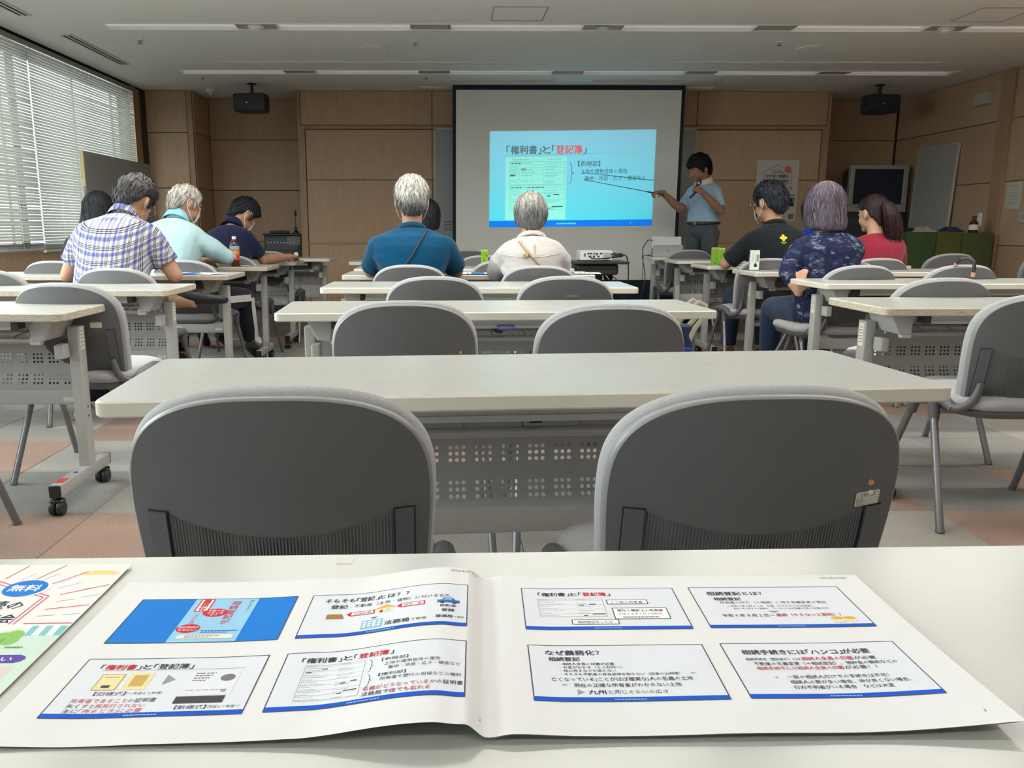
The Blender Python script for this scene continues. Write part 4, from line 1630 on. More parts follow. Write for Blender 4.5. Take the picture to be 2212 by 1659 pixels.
    for s in (-1, 1):
        e, w_ = AR[s]
        r0, r1 = 0.060 * build * loose ** .5, 0.056 * build * loose ** .5
        if sleeve <= 1.0:
            c = S[s].lerp(e, sleeve)
            mb.tube([S[s] - (e - S[s]) * 0.10, S[s], S[s].lerp(c, 0.5), c], [0.040, r0, (r0 + r1) / 2 + puff * .5, r1 + puff], 16)
            mb.ell(S[s], (r0, r0, r0), n=14, m=10)
        else:
            c = e.lerp(w_, sleeve - 1.0)
            mb.tube([S[s] - (e - S[s]) * 0.10, S[s], S[s].lerp(e, .5), S[s].lerp(e, .9) , e], [0.040, r0, r1 + .004 + puff, 0.052 + puff, 0.050 + puff], 16)
            mb.tube([e - (w_ - e) * 0.05, e, e.lerp(c, .5), c], [0.040, 0.051 + puff, 0.047 + puff, 0.040 + puff * .4], 14)
            mb.ell(S[s], (r0, r0, r0), n=14, m=10); mb.ell(e, (0.051 + puff,) * 3, n=12, m=8)
    me = remesh(mb, 0.0085, 8)
    sd = Vector((neck[0] * 7, neck[1] * 5, 0))

    def folds(co, nn):
        lo = max(0.0, min(1.0, (sp(0.75).z - co.z) / 0.30))
        d = 0.0045 * noise.noise(Vector((co.x * 5 + co.z * 5, co.y * 5, co.z * 17)) + sd) * (0.25 + 0.75 * lo)
        ax = min((co - (S[s] + Vector((0, 0, -0.09)))).length for s in (-1, 1))
        k = max(0.0, 1 - ax / 0.17)
        d += 0.005 * k * noise.noise(Vector((abs(co.x) * 26 - co.z * 24, co.y * 4, 0)) + sd)
        return d * fold

    displace(me, folds)
    me.materials.append(shirt)
    link('shirt', me, root)
    if neckband:          # ribbed crew neck
        q = MB()
        a = an(1.0)
        rg = sring(sp(0.985), X, Vector((0, math.cos(a + .25), -math.sin(a + .25))), 0.079, 0.077, 26, 2.1)
        q.tube(rg, 0.0085, 8, closed=True, flat=1.7, up=(0, 0, 1))
        q.build('neckband', neckband, root)
    if collar:            # turned-down shirt collar: a standing band folded over
        q = MB()
        a = an(1.0)
        rings = []
        nn = 30
        for (tt, g, dz) in ((0.985, 0.074, -0.004), (1.03, 0.068, 0.012), (1.065, 0.066, 0.018), (1.068, 0.070, 0.019), (1.03, 0.083, 0.008), (0.985, 0.098, -0.008)):
            cen = sp(min(tt, 1.07))
            aa = a + 0.30
            rings.append([p + Vector((0, 0, dz)) for p in sring(cen, X, Vector((0, math.cos(aa), -math.sin(aa))), g, g * 0.95, nn, 2.0)])
        vs = [p for rg in rings for p in rg]
        fs = []
        for j in range(len(rings) - 1):
            for k in range(nn):
                if 6 <= k <= 8:       # open at the throat
                    continue
                fs.append((j * nn + k, j * nn + (k + 1) % nn, (j + 1) * nn + (k + 1) % nn, (j + 1) * nn + k))
        q.add(vs, fs)
        o = q.build('collar', collar, root, angle=70)
        sl = o.modifiers.new('thickness', 'SOLIDIFY'); sl.thickness = 0.003
    # ---- trousers, shoes
    if trousers:
        mb = MB()
        mb.ell(H0 + Vector((0, 0.0, -0.02)), (0.172 * build, 0.135 * build, 0.115), n=18, m=12)
        for s in (-1, 1):
            hip, k, a, to = LG[s]
            cut = (bare or {}).get('L' if s < 0 else 'R', 0.93)
            mb.tube([hip, hip.lerp(k, .5), k], [0.098 * build, 0.088 * build, 0.072], 14)
            mb.ell(k, (0.070, 0.070, 0.070), n=12, m=8)
            mb.tube([k, k.lerp(a, .4 * cut / .93), k.lerp(a, cut)], [0.068, 0.066, 0.056], 14)
        me = remesh(mb, 0.011, 3)
        displace(me, lambda co, nn: 0.005 * noise.noise(Vector((co.x * 9, co.y * 9, co.z * 14)) + sd))
        me.materials.append(trousers)
        link('trousers', me, root)
    if shoes:
        for s in (-1, 1):
            hip, k, a, to = LG[s]
            d = (to - a)
            f = Vector((d.x, d.y, d.z))
            f.normalize()
            upv = (k - a) - f * (k - a).dot(f)
            upv.normalize()
            sdv = f.cross(upv)
            mb = MB()
            heel = a - f * 0.045 - upv * 0.035
            rings = []
            for (u, hw, hh, zo) in ((-0.01, .024, .024, .012), (0.03, .034, .040, .020), (0.09, .038, .038, .016), (0.16, .043, .030, .006), (0.22, .044, .025, .0), (0.262, .030, .017, -.006), (0.272, .010, .008, -.010)):
                rings.append(sring(heel + f * u + upv * (zo - 0.006), sdv, upv, hw, hh, 16, 2.6))
            mb.loft(rings)
            mb.build('shoe', shoes, root, angle=60)
    if hair:
        make_hair(HM, parent=root, **hair)
    if mask:
        q = MB()
        cr = []
        for j in range(9):
            z = 0.000 - 0.118 * j / 8
            row = []
            for i in range(15):
                a = R(-68 + 136 * i / 14)
                bul = 1.0 - 0.35 * abs(j / 4 - 1) ** 2
                row.append(Vector((0.066 * math.sin(a) * (1 - 0.18 * (j / 8)), 0.055 + 0.058 * math.cos(a) * bul - 0.014 * (j / 8), z - 0.004 * math.cos(a))))
            cr.append(row)
        vs = [p for r_ in cr for p in r_]
        q.add(vs, [(j * 15 + i, j * 15 + i + 1, (j + 1) * 15 + i + 1, (j + 1) * 15 + i) for j in range(8) for i in range(14)], HM)
        o = q.build('face_mask', M_mask, root, angle=70)
        for s in (-1, 1):
            q = MB()
            q.tube([(s * 0.060, 0.068, -0.010), (s * 0.078, 0.025, 0.008), (s * 0.084, -0.014, 0.020), (s * 0.088, -0.036, 0.004), (s * 0.086, -0.036, -0.026), (s * 0.080, -0.012, -0.052), (s * 0.066, 0.03, -0.085), (s * 0.054, 0.060, -0.100)], 0.0019, 6, HM)
            q.build('ear_loop', M_mask, o)
    if glasses:
        q = MB()
        for s in (-1, 1):
            rim = [(s * 0.033 + 0.024 * math.cos(a), 0.108 - 0.006 * abs(math.cos(a)), 0.000 + 0.017 * math.sin(a)) for a in [2 * math.pi * k / 16 for k in range(16)]]
            q.tube(rim, 0.0016, 5, HM, closed=True)
            q.tube([(s * 0.057, 0.102, 0.006), (s * 0.078, 0.05, 0.012), (s * 0.082, -0.005, 0.014), (s * 0.080, -0.025, -0.004)], 0.0017, 5, HM)
        q.tube([(-0.010, 0.112, 0.002), (0.010, 0.112, 0.002)], 0.0016, 5, HM)
        o = q.build('glasses', glasses, root)
        for s in (-1, 1):
            q = MB()
            q.add([(s * 0.033 + 0.023 * math.cos(a), 0.107, 0.016 * math.sin(a)) for a in [2 * math.pi * k / 16 for k in range(16)]], [tuple(range(16))], HM)
            q.build('lens', M_lens, o, smooth=False)
    root['_s'] = 0
    del root['_s']
    return root, HM, sp, S, inv


# ---- cloth materials
def cloth(name, col, bumpk=0.25, var=0.10, rough=0.9, sheen=0.15):
    return mat(name, col, rough, spec=0.15, var=(28, var), bump=(16, bumpk, (1, 1, 2.2)), sheen=sheen)


def plaid():
    m = bpy.data.materials.new('plaid_cotton')
    m.use_nodes = True
    nt = m.node_tree
    N, Lk = nt.nodes.new, nt.links.new
    b = nt.nodes['Principled BSDF']
    b.inputs['Roughness'].default_value = 0.9
    b.inputs['Specular IOR Level'].default_value = 0.15
    tc = N('ShaderNodeTexCoord')
    nz = N('ShaderNodeTexNoise'); nz.inputs['Scale'].default_value = 5
    Lk(tc.outputs['Object'], nz.inputs['Vector'])
    ad = N('ShaderNodeVectorMath'); ad.operation = 'MULTIPLY_ADD'
    Lk(nz.outputs['Color'], ad.inputs[0]); ad.inputs[1].default_value = (0.014, 0.014, 0.014); Lk(tc.outputs['Object'], ad.inputs[2])
    sep = N('ShaderNodeSeparateXYZ'); Lk(ad.outputs[0], sep.inputs[0])

    def bands(sock, period, ramp):
        mu = N('ShaderNodeMath'); mu.operation = 'MULTIPLY'; mu.inputs[1].default_value = 1 / period; Lk(sock, mu.inputs[0])
        fr = N('ShaderNodeMath'); fr.operation = 'FRACT'; Lk(mu.outputs[0], fr.inputs[0])
        r = N('ShaderNodeValToRGB'); r.color_ramp.interpolation = 'LINEAR'
        el = r.color_ramp.elements
        el[0].position, el[0].color = 0.0, (*ramp[0][1], 1)
        el[1].position, el[1].color = 1.0, (*ramp[-1][1], 1)
        for p, c in ramp[1:-1]:
            e = el.new(p); e.color = (*c, 1)
        Lk(fr.outputs[0], r.inputs[0])
        return r.outputs[0]

    wh, bl, dk = (0.76, 0.76, 0.76), (0.27, 0.285, 0.50), (0.11, 0.105, 0.16)
    ramp = [(0, wh), (0.10, wh), (0.20, bl), (0.36, bl), (0.46, wh), (0.56, wh), (0.575, dk), (0.61, dk), (0.625, wh), (0.67, wh), (0.685, dk), (0.72, dk), (0.735, wh), (0.78, wh), (0.795, dk), (0.83, dk), (0.845, wh), (1, wh)]
    h = bands(sep.outputs['X'], 0.050, ramp)
    hy = N('ShaderNodeMath'); hy.operation = 'MULTIPLY_ADD'; Lk(sep.outputs['Y'], hy.inputs[0]); hy.inputs[1].default_value = -0.55; Lk(sep.outputs['Z'], hy.inputs[2])
    v = bands(hy.outputs[0], 0.058, ramp)
    mx = N('ShaderNodeMix'); mx.data_type = 'RGBA'; mx.blend_type = 'MULTIPLY'; mx.inputs['Factor'].default_value = 1.0
    Lk(h, mx.inputs['A']); Lk(v, mx.inputs['B'])
    gm = N('ShaderNodeGamma'); gm.inputs[1].default_value = 0.92; Lk(mx.outputs['Result'], gm.inputs[0])
    Lk(gm.outputs[0], b.inputs['Base Color'])
    n2 = N('ShaderNodeTexNoise'); n2.inputs['Scale'].default_value = 14; Lk(tc.outputs['Object'], n2.inputs['Vector'])
    bp = N('ShaderNodeBump'); bp.inputs['Strength'].default_value = 0.3; bp.inputs['Distance'].default_value = 0.01
    Lk(n2.outputs[0], bp.inputs['Height']); Lk(bp.outputs[0], b.inputs['Normal'])
    MATS['plaid_cotton'] = m
    return m


def brushed_print():
    """navy cloth with broken pale brush marks"""
    m = bpy.data.materials.new('navy_brush_print')
    m.use_nodes = True
    nt = m.node_tree
    N, Lk = nt.nodes.new, nt.links.new
    b = nt.nodes['Principled BSDF']
    b.inputs['Roughness'].default_value = 0.9
    b.inputs['Specular IOR Level'].default_value = 0.15
    tc = N('ShaderNodeTexCoord')
    mp = N('ShaderNodeMapping'); mp.inputs['Scale'].default_value = (1, 1, 3.2); Lk(tc.outputs['Object'], mp.inputs[0])
    n1 = N('ShaderNodeTexNoise'); n1.inputs['Scale'].default_value = 32; n1.inputs['Detail'].default_value = 5; Lk(mp.outputs[0], n1.inputs['Vector'])
    mp2 = N('ShaderNodeMapping'); mp2.inputs['Scale'].default_value = (1.0, 1.0, 1.3); Lk(tc.outputs['Object'], mp2.inputs[0])
    vo = N('ShaderNodeTexVoronoi'); vo.distance = 'CHEBYCHEV'; vo.inputs['Scale'].default_value = 36; Lk(mp2.outputs[0], vo.inputs['Vector'])
    sep = N('ShaderNodeSeparateColor'); Lk(vo.outputs['Color'], sep.inputs[0])
    mu = N('ShaderNodeMath'); mu.operation = 'MULTIPLY'; Lk(n1.outputs[0], mu.inputs[0]); Lk(sep.outputs[0], mu.inputs[1])
    r = N('ShaderNodeValToRGB')
    el = r.color_ramp.elements
    el[0].position, el[0].color = 0.22, (0.018, 0.024, 0.062, 1)
    el[1].position, el[1].color = 0.62, (0.27, 0.30, 0.37, 1)
    e = el.new(0.40); e.color = (0.055, 0.068, 0.135, 1)
    Lk(mu.outputs[0], r.inputs[0]); Lk(r.outputs[0], b.inputs['Base Color'])
    MATS['navy_brush_print'] = m
    return m


M_plaid, M_brush = plaid(), brushed_print()
M_teal = cloth('teal_jersey', (0.001, 0.068, 0.155), 0.35)
M_teal_d = cloth('teal_rib', (0.003, 0.080, 0.170), 0.2)
M_polo = cloth('pale_blue_pique', (0.40, 0.58, 0.62), 0.35, 0.05)
M_polo_c = cloth('polo_collar_blue', (0.28, 0.58, 0.70), 0.2, 0.05)
M_navy = cloth('navy_jersey', (0.012, 0.016, 0.050), 0.25)
M_blouse = cloth('white_voile', (0.58, 0.555, 0.545), 0.55, 0.03, 0.8)
M_blackT = cloth('black_jersey', (0.010, 0.014, 0.017), 0.3)
M_red = cloth('crimson_knit', (0.28, 0.026, 0.048), 0.25)
M_darktop = cloth('dark_knit', (0.012, 0.014, 0.024), 0.2)
M_royal = cloth('royal_blue_jersey', (0.01, 0.04, 0.36), 0.2)
M_sky = cloth('pale_blue_shirt', (0.36, 0.50, 0.66), 0.35, 0.05)
M_cream = cloth('cream_collar', (0.72, 0.68, 0.56), 0.15, 0.03)
M_greytr = cloth('grey_trousers', (0.085, 0.10, 0.11), 0.3)
M_darktr = cloth('dark_trousers', (0.012, 0.014, 0.020), 0.3)
M_jeans = cloth('dark_denim', (0.018, 0.035, 0.075), 0.3)
M_shoe = mat('dark_shoe', (0.018, 0.022, 0.030), 0.5, bump=(40, 0.1))
M_shoeb = mat('brown_shoe', (0.10, 0.045, 0.035), 0.5)


def solid(c, lo=None, z=0.0):
    return lambda az, s: c


black = solid((0.012, 0.013, 0.016))
bluish = solid((0.016, 0.020, 0.027))


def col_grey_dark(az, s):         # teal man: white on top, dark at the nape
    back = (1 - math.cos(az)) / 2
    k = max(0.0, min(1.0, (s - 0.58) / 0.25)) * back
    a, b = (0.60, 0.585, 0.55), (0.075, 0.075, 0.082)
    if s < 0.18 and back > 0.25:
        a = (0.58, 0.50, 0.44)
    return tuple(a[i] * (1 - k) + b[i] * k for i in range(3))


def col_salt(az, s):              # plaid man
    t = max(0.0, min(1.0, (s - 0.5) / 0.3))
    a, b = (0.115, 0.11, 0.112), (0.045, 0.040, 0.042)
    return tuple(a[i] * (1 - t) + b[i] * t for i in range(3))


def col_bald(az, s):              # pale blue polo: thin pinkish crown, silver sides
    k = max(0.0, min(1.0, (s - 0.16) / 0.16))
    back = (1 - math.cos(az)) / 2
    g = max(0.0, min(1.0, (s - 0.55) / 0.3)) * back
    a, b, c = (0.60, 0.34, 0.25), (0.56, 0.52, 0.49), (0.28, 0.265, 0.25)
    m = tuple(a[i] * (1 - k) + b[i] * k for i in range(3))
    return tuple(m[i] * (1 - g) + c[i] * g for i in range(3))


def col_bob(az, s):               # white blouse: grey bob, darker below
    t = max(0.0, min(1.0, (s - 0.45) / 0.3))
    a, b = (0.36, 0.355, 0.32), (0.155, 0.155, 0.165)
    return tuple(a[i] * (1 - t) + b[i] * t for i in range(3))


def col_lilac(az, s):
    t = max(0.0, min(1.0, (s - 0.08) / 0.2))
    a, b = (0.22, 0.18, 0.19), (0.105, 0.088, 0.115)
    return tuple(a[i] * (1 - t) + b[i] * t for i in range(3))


# ---- the audience
pA = person('man in a blue plaid short-sleeved shirt bending over his table', (-1.79, 4.50, 1.028), R(-3), (10, 42), 1.12, 0,
            dict(hem=HEM_MAN, top=0.024, side=0.017, back=0.016, tuck=0.74, color=col_salt, seed=2, ridge=0.006, messy=0.6, locks=420), nod=36, hyaw=-14, hroll=6, hs=1.13,
            seat=4.17, shirt=M_plaid, sleeve=0.66, loose=1.25, collar=M_plaid, trousers=M_darktr, shoes=M_shoe, shoulder=1.06,
            arms={'L': ((-2.09, 4.52, 0.735), (-1.93, 4.83, 0.752)), 'R': ((-1.50, 4.52, 0.735), (-1.62, 4.84, 0.752))},
            legs={'R': ((-1.66, 4.75, 0.52), (-1.70, 4.95, 0.12), (-1.70, 5.14, 0.04)), 'L': ((-1.98, 4.74, 0.56), (-1.50, 4.72, 0.575), (-1.30, 4.70, 0.54))}, bare={'L': 0.55}, glasses=M_steel)
pB = person('silver-haired man in a pale blue polo shirt with mask and glasses', (-1.80, 5.47, 1.022), R(-6), (8, 34), 1.06, 0,
            dict(hem=HEM_MAN, top=0.006, side=0.016, back=0.018, tuck=0.84, color=col_bald, seed=5, ridge=0.005, messy=0.3, locks=380), nod=26, hyaw=-36, hs=1.08,
            seat=5.15, shirt=M_polo, sleeve=1.12, loose=1.2, collar=M_polo_c, trousers=M_darktr, shoes=M_shoe, mask=True, glasses=mat('tortoise_frame', (0.10, 0.035, 0.015), 0.3),
            arms={'L': ((-2.02, 5.60, 0.79), (-1.75, 5.80, 0.765)), 'R': ((-1.475, 5.52, 0.80), (-1.66, 5.78, 0.775))},
            legs={'R': ((-1.46, 5.86, 0.50), (-1.44, 5.92, 0.16), (-1.42, 6.10, 0.08))})
pC = person('man in a navy polo writing with his head bent low', (-1.655, 6.32, 0.985), R(-10), (8, 30), 0.98, 1,
            dict(hem=HEM_MAN, top=0.022, side=0.018, back=0.018, tuck=0.80, color=bluish, seed=8, ridge=0.006, messy=0.7, locks=320), nod=48, hyaw=-34, hs=1.10,
            seat=6.06, shirt=M_navy, sleeve=0.74, loose=1.15, collar=M_navy, trousers=M_darktr, shoes=M_shoe, mask=True,
            arms={'R': ((-1.43, 6.40, 0.745), (-1.29, 6.72, 0.755)), 'hands': {'R': {'curl': 42, 'thumb': 0.3}}},
            legs={'L': ((-1.95, 6.62, 0.50), (-2.03, 6.72, 0.14), (-2.05, 6.90, 0.06)), 'R': ((-1.70, 6.62, 0.50), (-1.84, 6.60, 0.14), (-1.80, 6.78, 0.05))}, bare={'L': 0.62, 'R': 0.62})
pD = person('black-haired person in dark clothes half hidden by the plaid shirt', (-2.26, 5.43, 0.955), R(2), (6, 24), 0.95, 0,
            dict(hem=[(0, .045), (35, .02), (55, -.06), (75, -.13), (110, -.15), (180, -.16)], top=0.016, side=0.016, back=0.018, tuck=1.02, color=black, seed=11, ridge=0.004, flare=0.22), nod=14, hs=1.04,
            seat=5.05, shirt=M_darktop, sleeve=1.7, loose=1.1, trousers=M_darktr, shoes=M_shoe)
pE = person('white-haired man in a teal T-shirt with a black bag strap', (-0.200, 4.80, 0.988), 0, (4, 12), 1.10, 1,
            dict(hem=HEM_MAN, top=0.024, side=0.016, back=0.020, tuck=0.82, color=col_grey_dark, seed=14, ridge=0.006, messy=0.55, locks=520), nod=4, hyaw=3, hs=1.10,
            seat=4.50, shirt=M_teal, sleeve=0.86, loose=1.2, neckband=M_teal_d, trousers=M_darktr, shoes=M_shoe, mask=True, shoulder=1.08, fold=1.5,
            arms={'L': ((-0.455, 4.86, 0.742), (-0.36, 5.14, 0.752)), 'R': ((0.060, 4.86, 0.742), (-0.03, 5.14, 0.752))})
pF = person('dark-haired person hidden behind the man in teal', (-0.135, 6.05, 0.93), 0, (6, 14), 0.9, 1,
            dict(hem=HEM_BOB, top=0.014, side=0.014, back=0.016, tuck=0.9, color=black, seed=17), nod=8, hs=1.0,
            shirt=M_darktop, sleeve=1.6, trousers=M_darktr, shoes=M_shoe, voxel=0.011)
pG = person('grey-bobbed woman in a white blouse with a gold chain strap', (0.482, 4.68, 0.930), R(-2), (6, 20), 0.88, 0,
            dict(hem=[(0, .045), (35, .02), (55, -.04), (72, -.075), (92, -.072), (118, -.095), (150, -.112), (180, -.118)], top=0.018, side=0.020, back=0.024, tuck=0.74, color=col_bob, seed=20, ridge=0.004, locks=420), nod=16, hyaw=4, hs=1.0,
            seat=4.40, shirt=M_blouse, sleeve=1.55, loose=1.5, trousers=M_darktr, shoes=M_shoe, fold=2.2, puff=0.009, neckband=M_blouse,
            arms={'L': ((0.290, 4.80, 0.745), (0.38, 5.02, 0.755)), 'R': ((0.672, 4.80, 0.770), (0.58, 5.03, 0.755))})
pH = person('man in a black T-shirt with a yellow emblem on the back', (2.262, 5.64, 1.010), R(3), (5, 16), 1.06, 1,
            dict(hem=HEM_MAN, top=0.024, side=0.018, back=0.020, tuck=0.82, color=bluish, seed=23, ridge=0.0065, messy=0.8, locks=360), nod=10, hyaw=20, hs=1.12,
            seat=5.42, shirt=M_blackT, sleeve=0.88, loose=1.2, neckband=M_blackT, trousers=M_jeans, shoes=M_shoeb, mask=True, glasses=M_steel,
            arms={'L': ((1.965, 5.74, 0.742), (2.06, 6.02, 0.752)), 'R': ((2.46, 5.76, 0.75), (2.34, 6.02, 0.752))},
            legs={'L': ((1.90, 6.02, 0.50), (2.42, 6.92, 0.12), (2.44, 7.08, 0.05)), 'R': ((2.34, 6.04, 0.50), (2.93, 6.98, 0.12), (2.94, 7.14, 0.05))} if False else None)
pI = person('woman with lilac-grey hair in a navy top with pale brush marks', (2.185, 4.72, 0.965), R(2), (4, 12), 1.0, 0,
            dict(hem=[(0, .045), (35, .0), (55, -.09), (75, -.125), (110, -.14), (150, -.150), (180, -.150)], top=0.020, side=0.024, back=0.026, tuck=0.96, color=col_lilac, seed=26, ridge=0.004, flare=0.10, locks=460), nod=8, hyaw=4, hs=1.07,
            shirt=M_brush, sleeve=1.6, loose=1.15, trousers=M_jeans, shoes=M_shoe,
            arms={'L': ((1.945, 4.64, 0.745), (1.985, 4.56, 0.640)), 'R': ((2.36, 4.82, 0.76), (2.26, 5.06, 0.755)), 'hands': {'L': {'to': (1.990, 4.55, 0.76), 'n': (-0.9, -0.45, 0.1), 'curl': 8, 'spread': 3, 'sc': 0.85}}})
pJ = person('woman with long dark half-tied hair in a crimson top', (2.985, 5.68, 0.945), R(0), (5, 16), 0.90, 3,
            dict(hem=[(0, .07), (30, .06), (55, .035), (75, .015), (95, .020), (120, -.05), (150, -.10), (180, -.11)], top=0.016, side=0.012, back=0.018, tuck=0.92, color=solid((0.030, 0.016, 0.018)), seed=29, ridge=0.004), nod=10, hyaw=18, hs=1.03,
            seat=5.43, shirt=M_red, sleeve=1.75, loose=1.1, trousers=M_darktr, shoes=M_shoe)
strand_tail([(0.0, -0.075, 0.055), (0.006, -0.115, 0.03), (0.016, -0.130, -0.04), (0.030, -0.130, -0.12), (0.040, -0.120, -0.19), (0.038, -0.112, -0.24)], [0.024, 0.046, 0.062, 0.064, 0.052, 0.022], pJ[1], solid((0.030, 0.016, 0.018)), pJ[0], 'ponytail')
pK = person('person in royal blue glimpsed between the black T-shirt and the lilac hair', (3.00, 6.70, 0.985), 0, (6, 14), 0.9, 1,
            dict(hem=HEM_BOB, top=0.014, side=0.014, back=0.016, tuck=0.9, color=black, seed=32), nod=8, hs=1.0,
            shirt=M_royal, sleeve=0.7, trousers=M_darktr, shoes=M_shoe, voxel=0.011)
# ---- the speaker, standing beside the screen
YS_ = 8.42
pS = person('speaker in a pale blue shirt pointing at the screen with a rod', (2.605, YS_, 1.435), R(128), (-3, 10), 0.93, 2,
            dict(hem=[(0, .035), (40, .03), (62, -.005), (74, -.045), (86, -.010), (106, -.020), (124, -.06), (180, -.105)], top=0.036, side=0.024, back=0.026, tuck=0.86, color=solid((0.010, 0.010, 0.013)), seed=35, ridge=0.008, messy=0.9, locks=460), nod=22, hyaw=-18, hs=1.04,
            shirt=M_sky, sleeve=0.80, loose=1.2, collar=M_cream, trousers=M_greytr, shoes=M_shoe, standing=True, voxel=0.0055, group='the standing speaker',
            arms={'R': ((2.385, YS_ + 0.02, 1.175), (2.175, YS_ - 0.06, 1.335)), 'L': ((2.735, YS_ - 0.20, 1.15), (2.525, YS_ - 0.26, 1.325)),
                  'hands': {'R': {'to': (2.06, YS_ - 0.10, 1.345), 'n': (0, -0.2, 1), 'curl': 50, 'thumb': 0.35}, 'L': {'to': (2.44, YS_ - 0.27, 1.385), 'n': (0.4, -1, 0.35), 'curl': 58, 'thumb': 0.4}}})

bpy.data.scenes.remove(TMP)
# ------------------------------------------------------------------ projection screen with the projected slide
SCY = 9.0
scr = empty('projection_screen', (1.30, SCY, 0), 0, 'large black-bordered projection screen showing a blue slide', 'projection screen')
M_scrfab = mat('screen_fabric', (0.84, 0.85, 0.80), 0.85, var=(60, 0.02))
q = MB()
q.box((0, 0.004, (0.42 + 2.42) / 2), (2.40, 0.003, 2.0))
q.build('screen_fabric', M_scrfab, scr, smooth=False)
for nm, c, d in (('top', (0, 0.004, 2.445), (2.47, 0.005, 0.05)), ('bottom', (0, 0.004, 0.30), (2.47, 0.005, 0.24)), ('left', (-1.217, 0.004, 1.42), (0.036, 0.005, 2.0)), ('right', (1.217, 0.004, 1.42), (0.036, 0.005, 2.0))):
    q = MB(); q.box(c, d); q.build('border_strip', M_blackcloth, scr, smooth=False)
q = MB(); q.tube([(-1.235, 0.004, 0.185), (1.235, 0.004, 0.185)], 0.014, 10); q.build('weight_bar', M_black, scr)

# slide: 16 x 9 units laid on the screen; corners measured from the room
SLC = [Vector((-0.838, 0.99)), Vector((0.942, 1.008)), Vector((0.945, 2.021)), Vector((-0.838, 1.999))]


def slide_xy(x, y, l):
    u, v = x / 16, y / 9
    p = SLC[0] * (1 - u) * (1 - v) + SLC[1] * u * (1 - v) + SLC[2] * u * v + SLC[3] * (1 - u) * v
    return Vector((p.x, -0.002 - 0.0003 * l, p.y))


def gradient_ink(name, c0, c1):
    """slide background: printed two-tone fade of the slide design, along the slide height"""
    m = bpy.data.materials.new('ink_' + name)
    m.use_nodes = True
    nt = m.node_tree
    b = nt.nodes['Principled BSDF']
    b.inputs['Roughness'].default_value = 0.9
    b.inputs['Specular IOR Level'].default_value = 0.1
    tc = nt.nodes.new('ShaderNodeTexCoord')
    sp_ = nt.nodes.new('ShaderNodeSeparateXYZ')
    nt.links.new(tc.outputs['Generated'], sp_.inputs[0])
    r = nt.nodes.new('ShaderNodeValToRGB')
    r.color_ramp.elements[0].color = (*c0, 1)
    r.color_ramp.elements[1].color = (*c1, 1)
    nt.links.new(sp_.outputs['Z'], r.inputs[0])
    nt.links.new(r.outputs[0], b.inputs['Base Color'])
    INK[name] = m
    MATS['ink_' + name] = m


gradient_ink('slide_sky', srgb(80, 214, 232), srgb(150, 212, 236))
for n_, c in (('slide_grey', (92, 110, 112)), ('slide_red', (232, 88, 90)), ('slide_blue', (16, 120, 235)), ('slide_mint', (150, 236, 222)), ('slide_dark', (60, 84, 92)), ('slide_line', (116, 192, 194)), ('slide_green', (36, 104, 96)), ('slide_cyan', (90, 225, 235)), ('slide_brown', (105, 100, 96))):
    ink(n_, c, 0.9)
sl = Print(slide_xy)
sl.rect(0, 0, 16, 9, 'slide_sky', 0, 4, 4)
sl.rect(0, 0, 16, 0.62, 'slide_blue', 1)
sl.dashes(6.6, 0.24, 1.9, 0.15, 'slide_cyan', 9, 2, 3)
sl.text('4', 13.8, 0.2, 0.28, 'slide_cyan')
line_of(sl, [('「権利書」と「', 'slide_grey'), ('登記簿', 'slide_red'), ('」', 'slide_grey')], 1.55, 6.92, 0.86, 0.022, 7.85)
sl.line([(1.5, 6.72), (14.4, 6.86)], 0.04, 'slide_line')
# the register sheet
sl.rect(1.55, 0.72, 7.45, 6.62, 'slide_mint', 1)
sl.dashes(2.2, 6.30, 1.6, 0.08, 'slide_line', 9, 2, 4); sl.dashes(5.6, 6.34, 1.4, 0.08, 'slide_line', 6, 2, 5)
x0, x1 = 1.98, 7.28
for (ya, yb, rows) in ((4.02, 6.16, (5.86, 5.58, 5.30, 5.02, 4.46)), (1.62, 3.92, (3.60, 3.28, 2.62, 1.98))):
    sl.frame(x0, ya, x1, yb, 0.035, 'slide_line')
    for y in rows:
        sl.line([(x0, y), (x1, y)], 0.025, 'slide_line')
    for x in (2.9, 3.55, 5.25):
        sl.line([(x, ya), (x, rows[2] if ya > 4 else rows[1])], 0.022, 'slide_line')
    for k, y in enumerate((yb,) + rows):
        sl.dashes(x0 + 0.15, y - 0.20, 0.6, 0.07, 'slide_line', 4, 2, 10 + k)
        if k != 1:
            sl.dashes(x0 + 1.1, y - 0.19, 1.0 + 0.3 * (k % 2), 0.07, 'slide_line', 6, 2, 20 + k)
        sl.dashes(5.35, y - 0.19, 1.6 - 0.3 * (k % 3), 0.07, 'slide_line', 9, 2, 30 + k)
        if k > 2:
            sl.dashes(5.35, y - 0.33, 1.0, 0.06, 'slide_line', 7, 2, 40 + k)
sl.dashes(2.1, 5.95, 0.9, 0.12, 'slide_dark', 3, 2, 6); sl.dashes(2.1, 3.70, 1.0, 0.12, 'slide_dark', 3, 2, 7); sl.dashes(3.6, 3.70, 1.7, 0.10, 'slide_dark', 8, 2, 8)
for (a, b, c, d, k) in ((3.05, 5.36, 3.5, 5.52, 'slide_brown'), (2.0, 4.80, 2.5, 4.96, 'slide_brown'), (6.25, 3.02, 6.8, 3.12, 'slide_green'), (5.62, 2.88, 5.95, 2.98, 'slide_green'), (6.10, 1.88, 7.18, 1.98, 'slide_green'), (5.62, 1.74, 5.98, 1.83, 'slide_green')):
    sl.rect(a, b, c, d, k, 2)


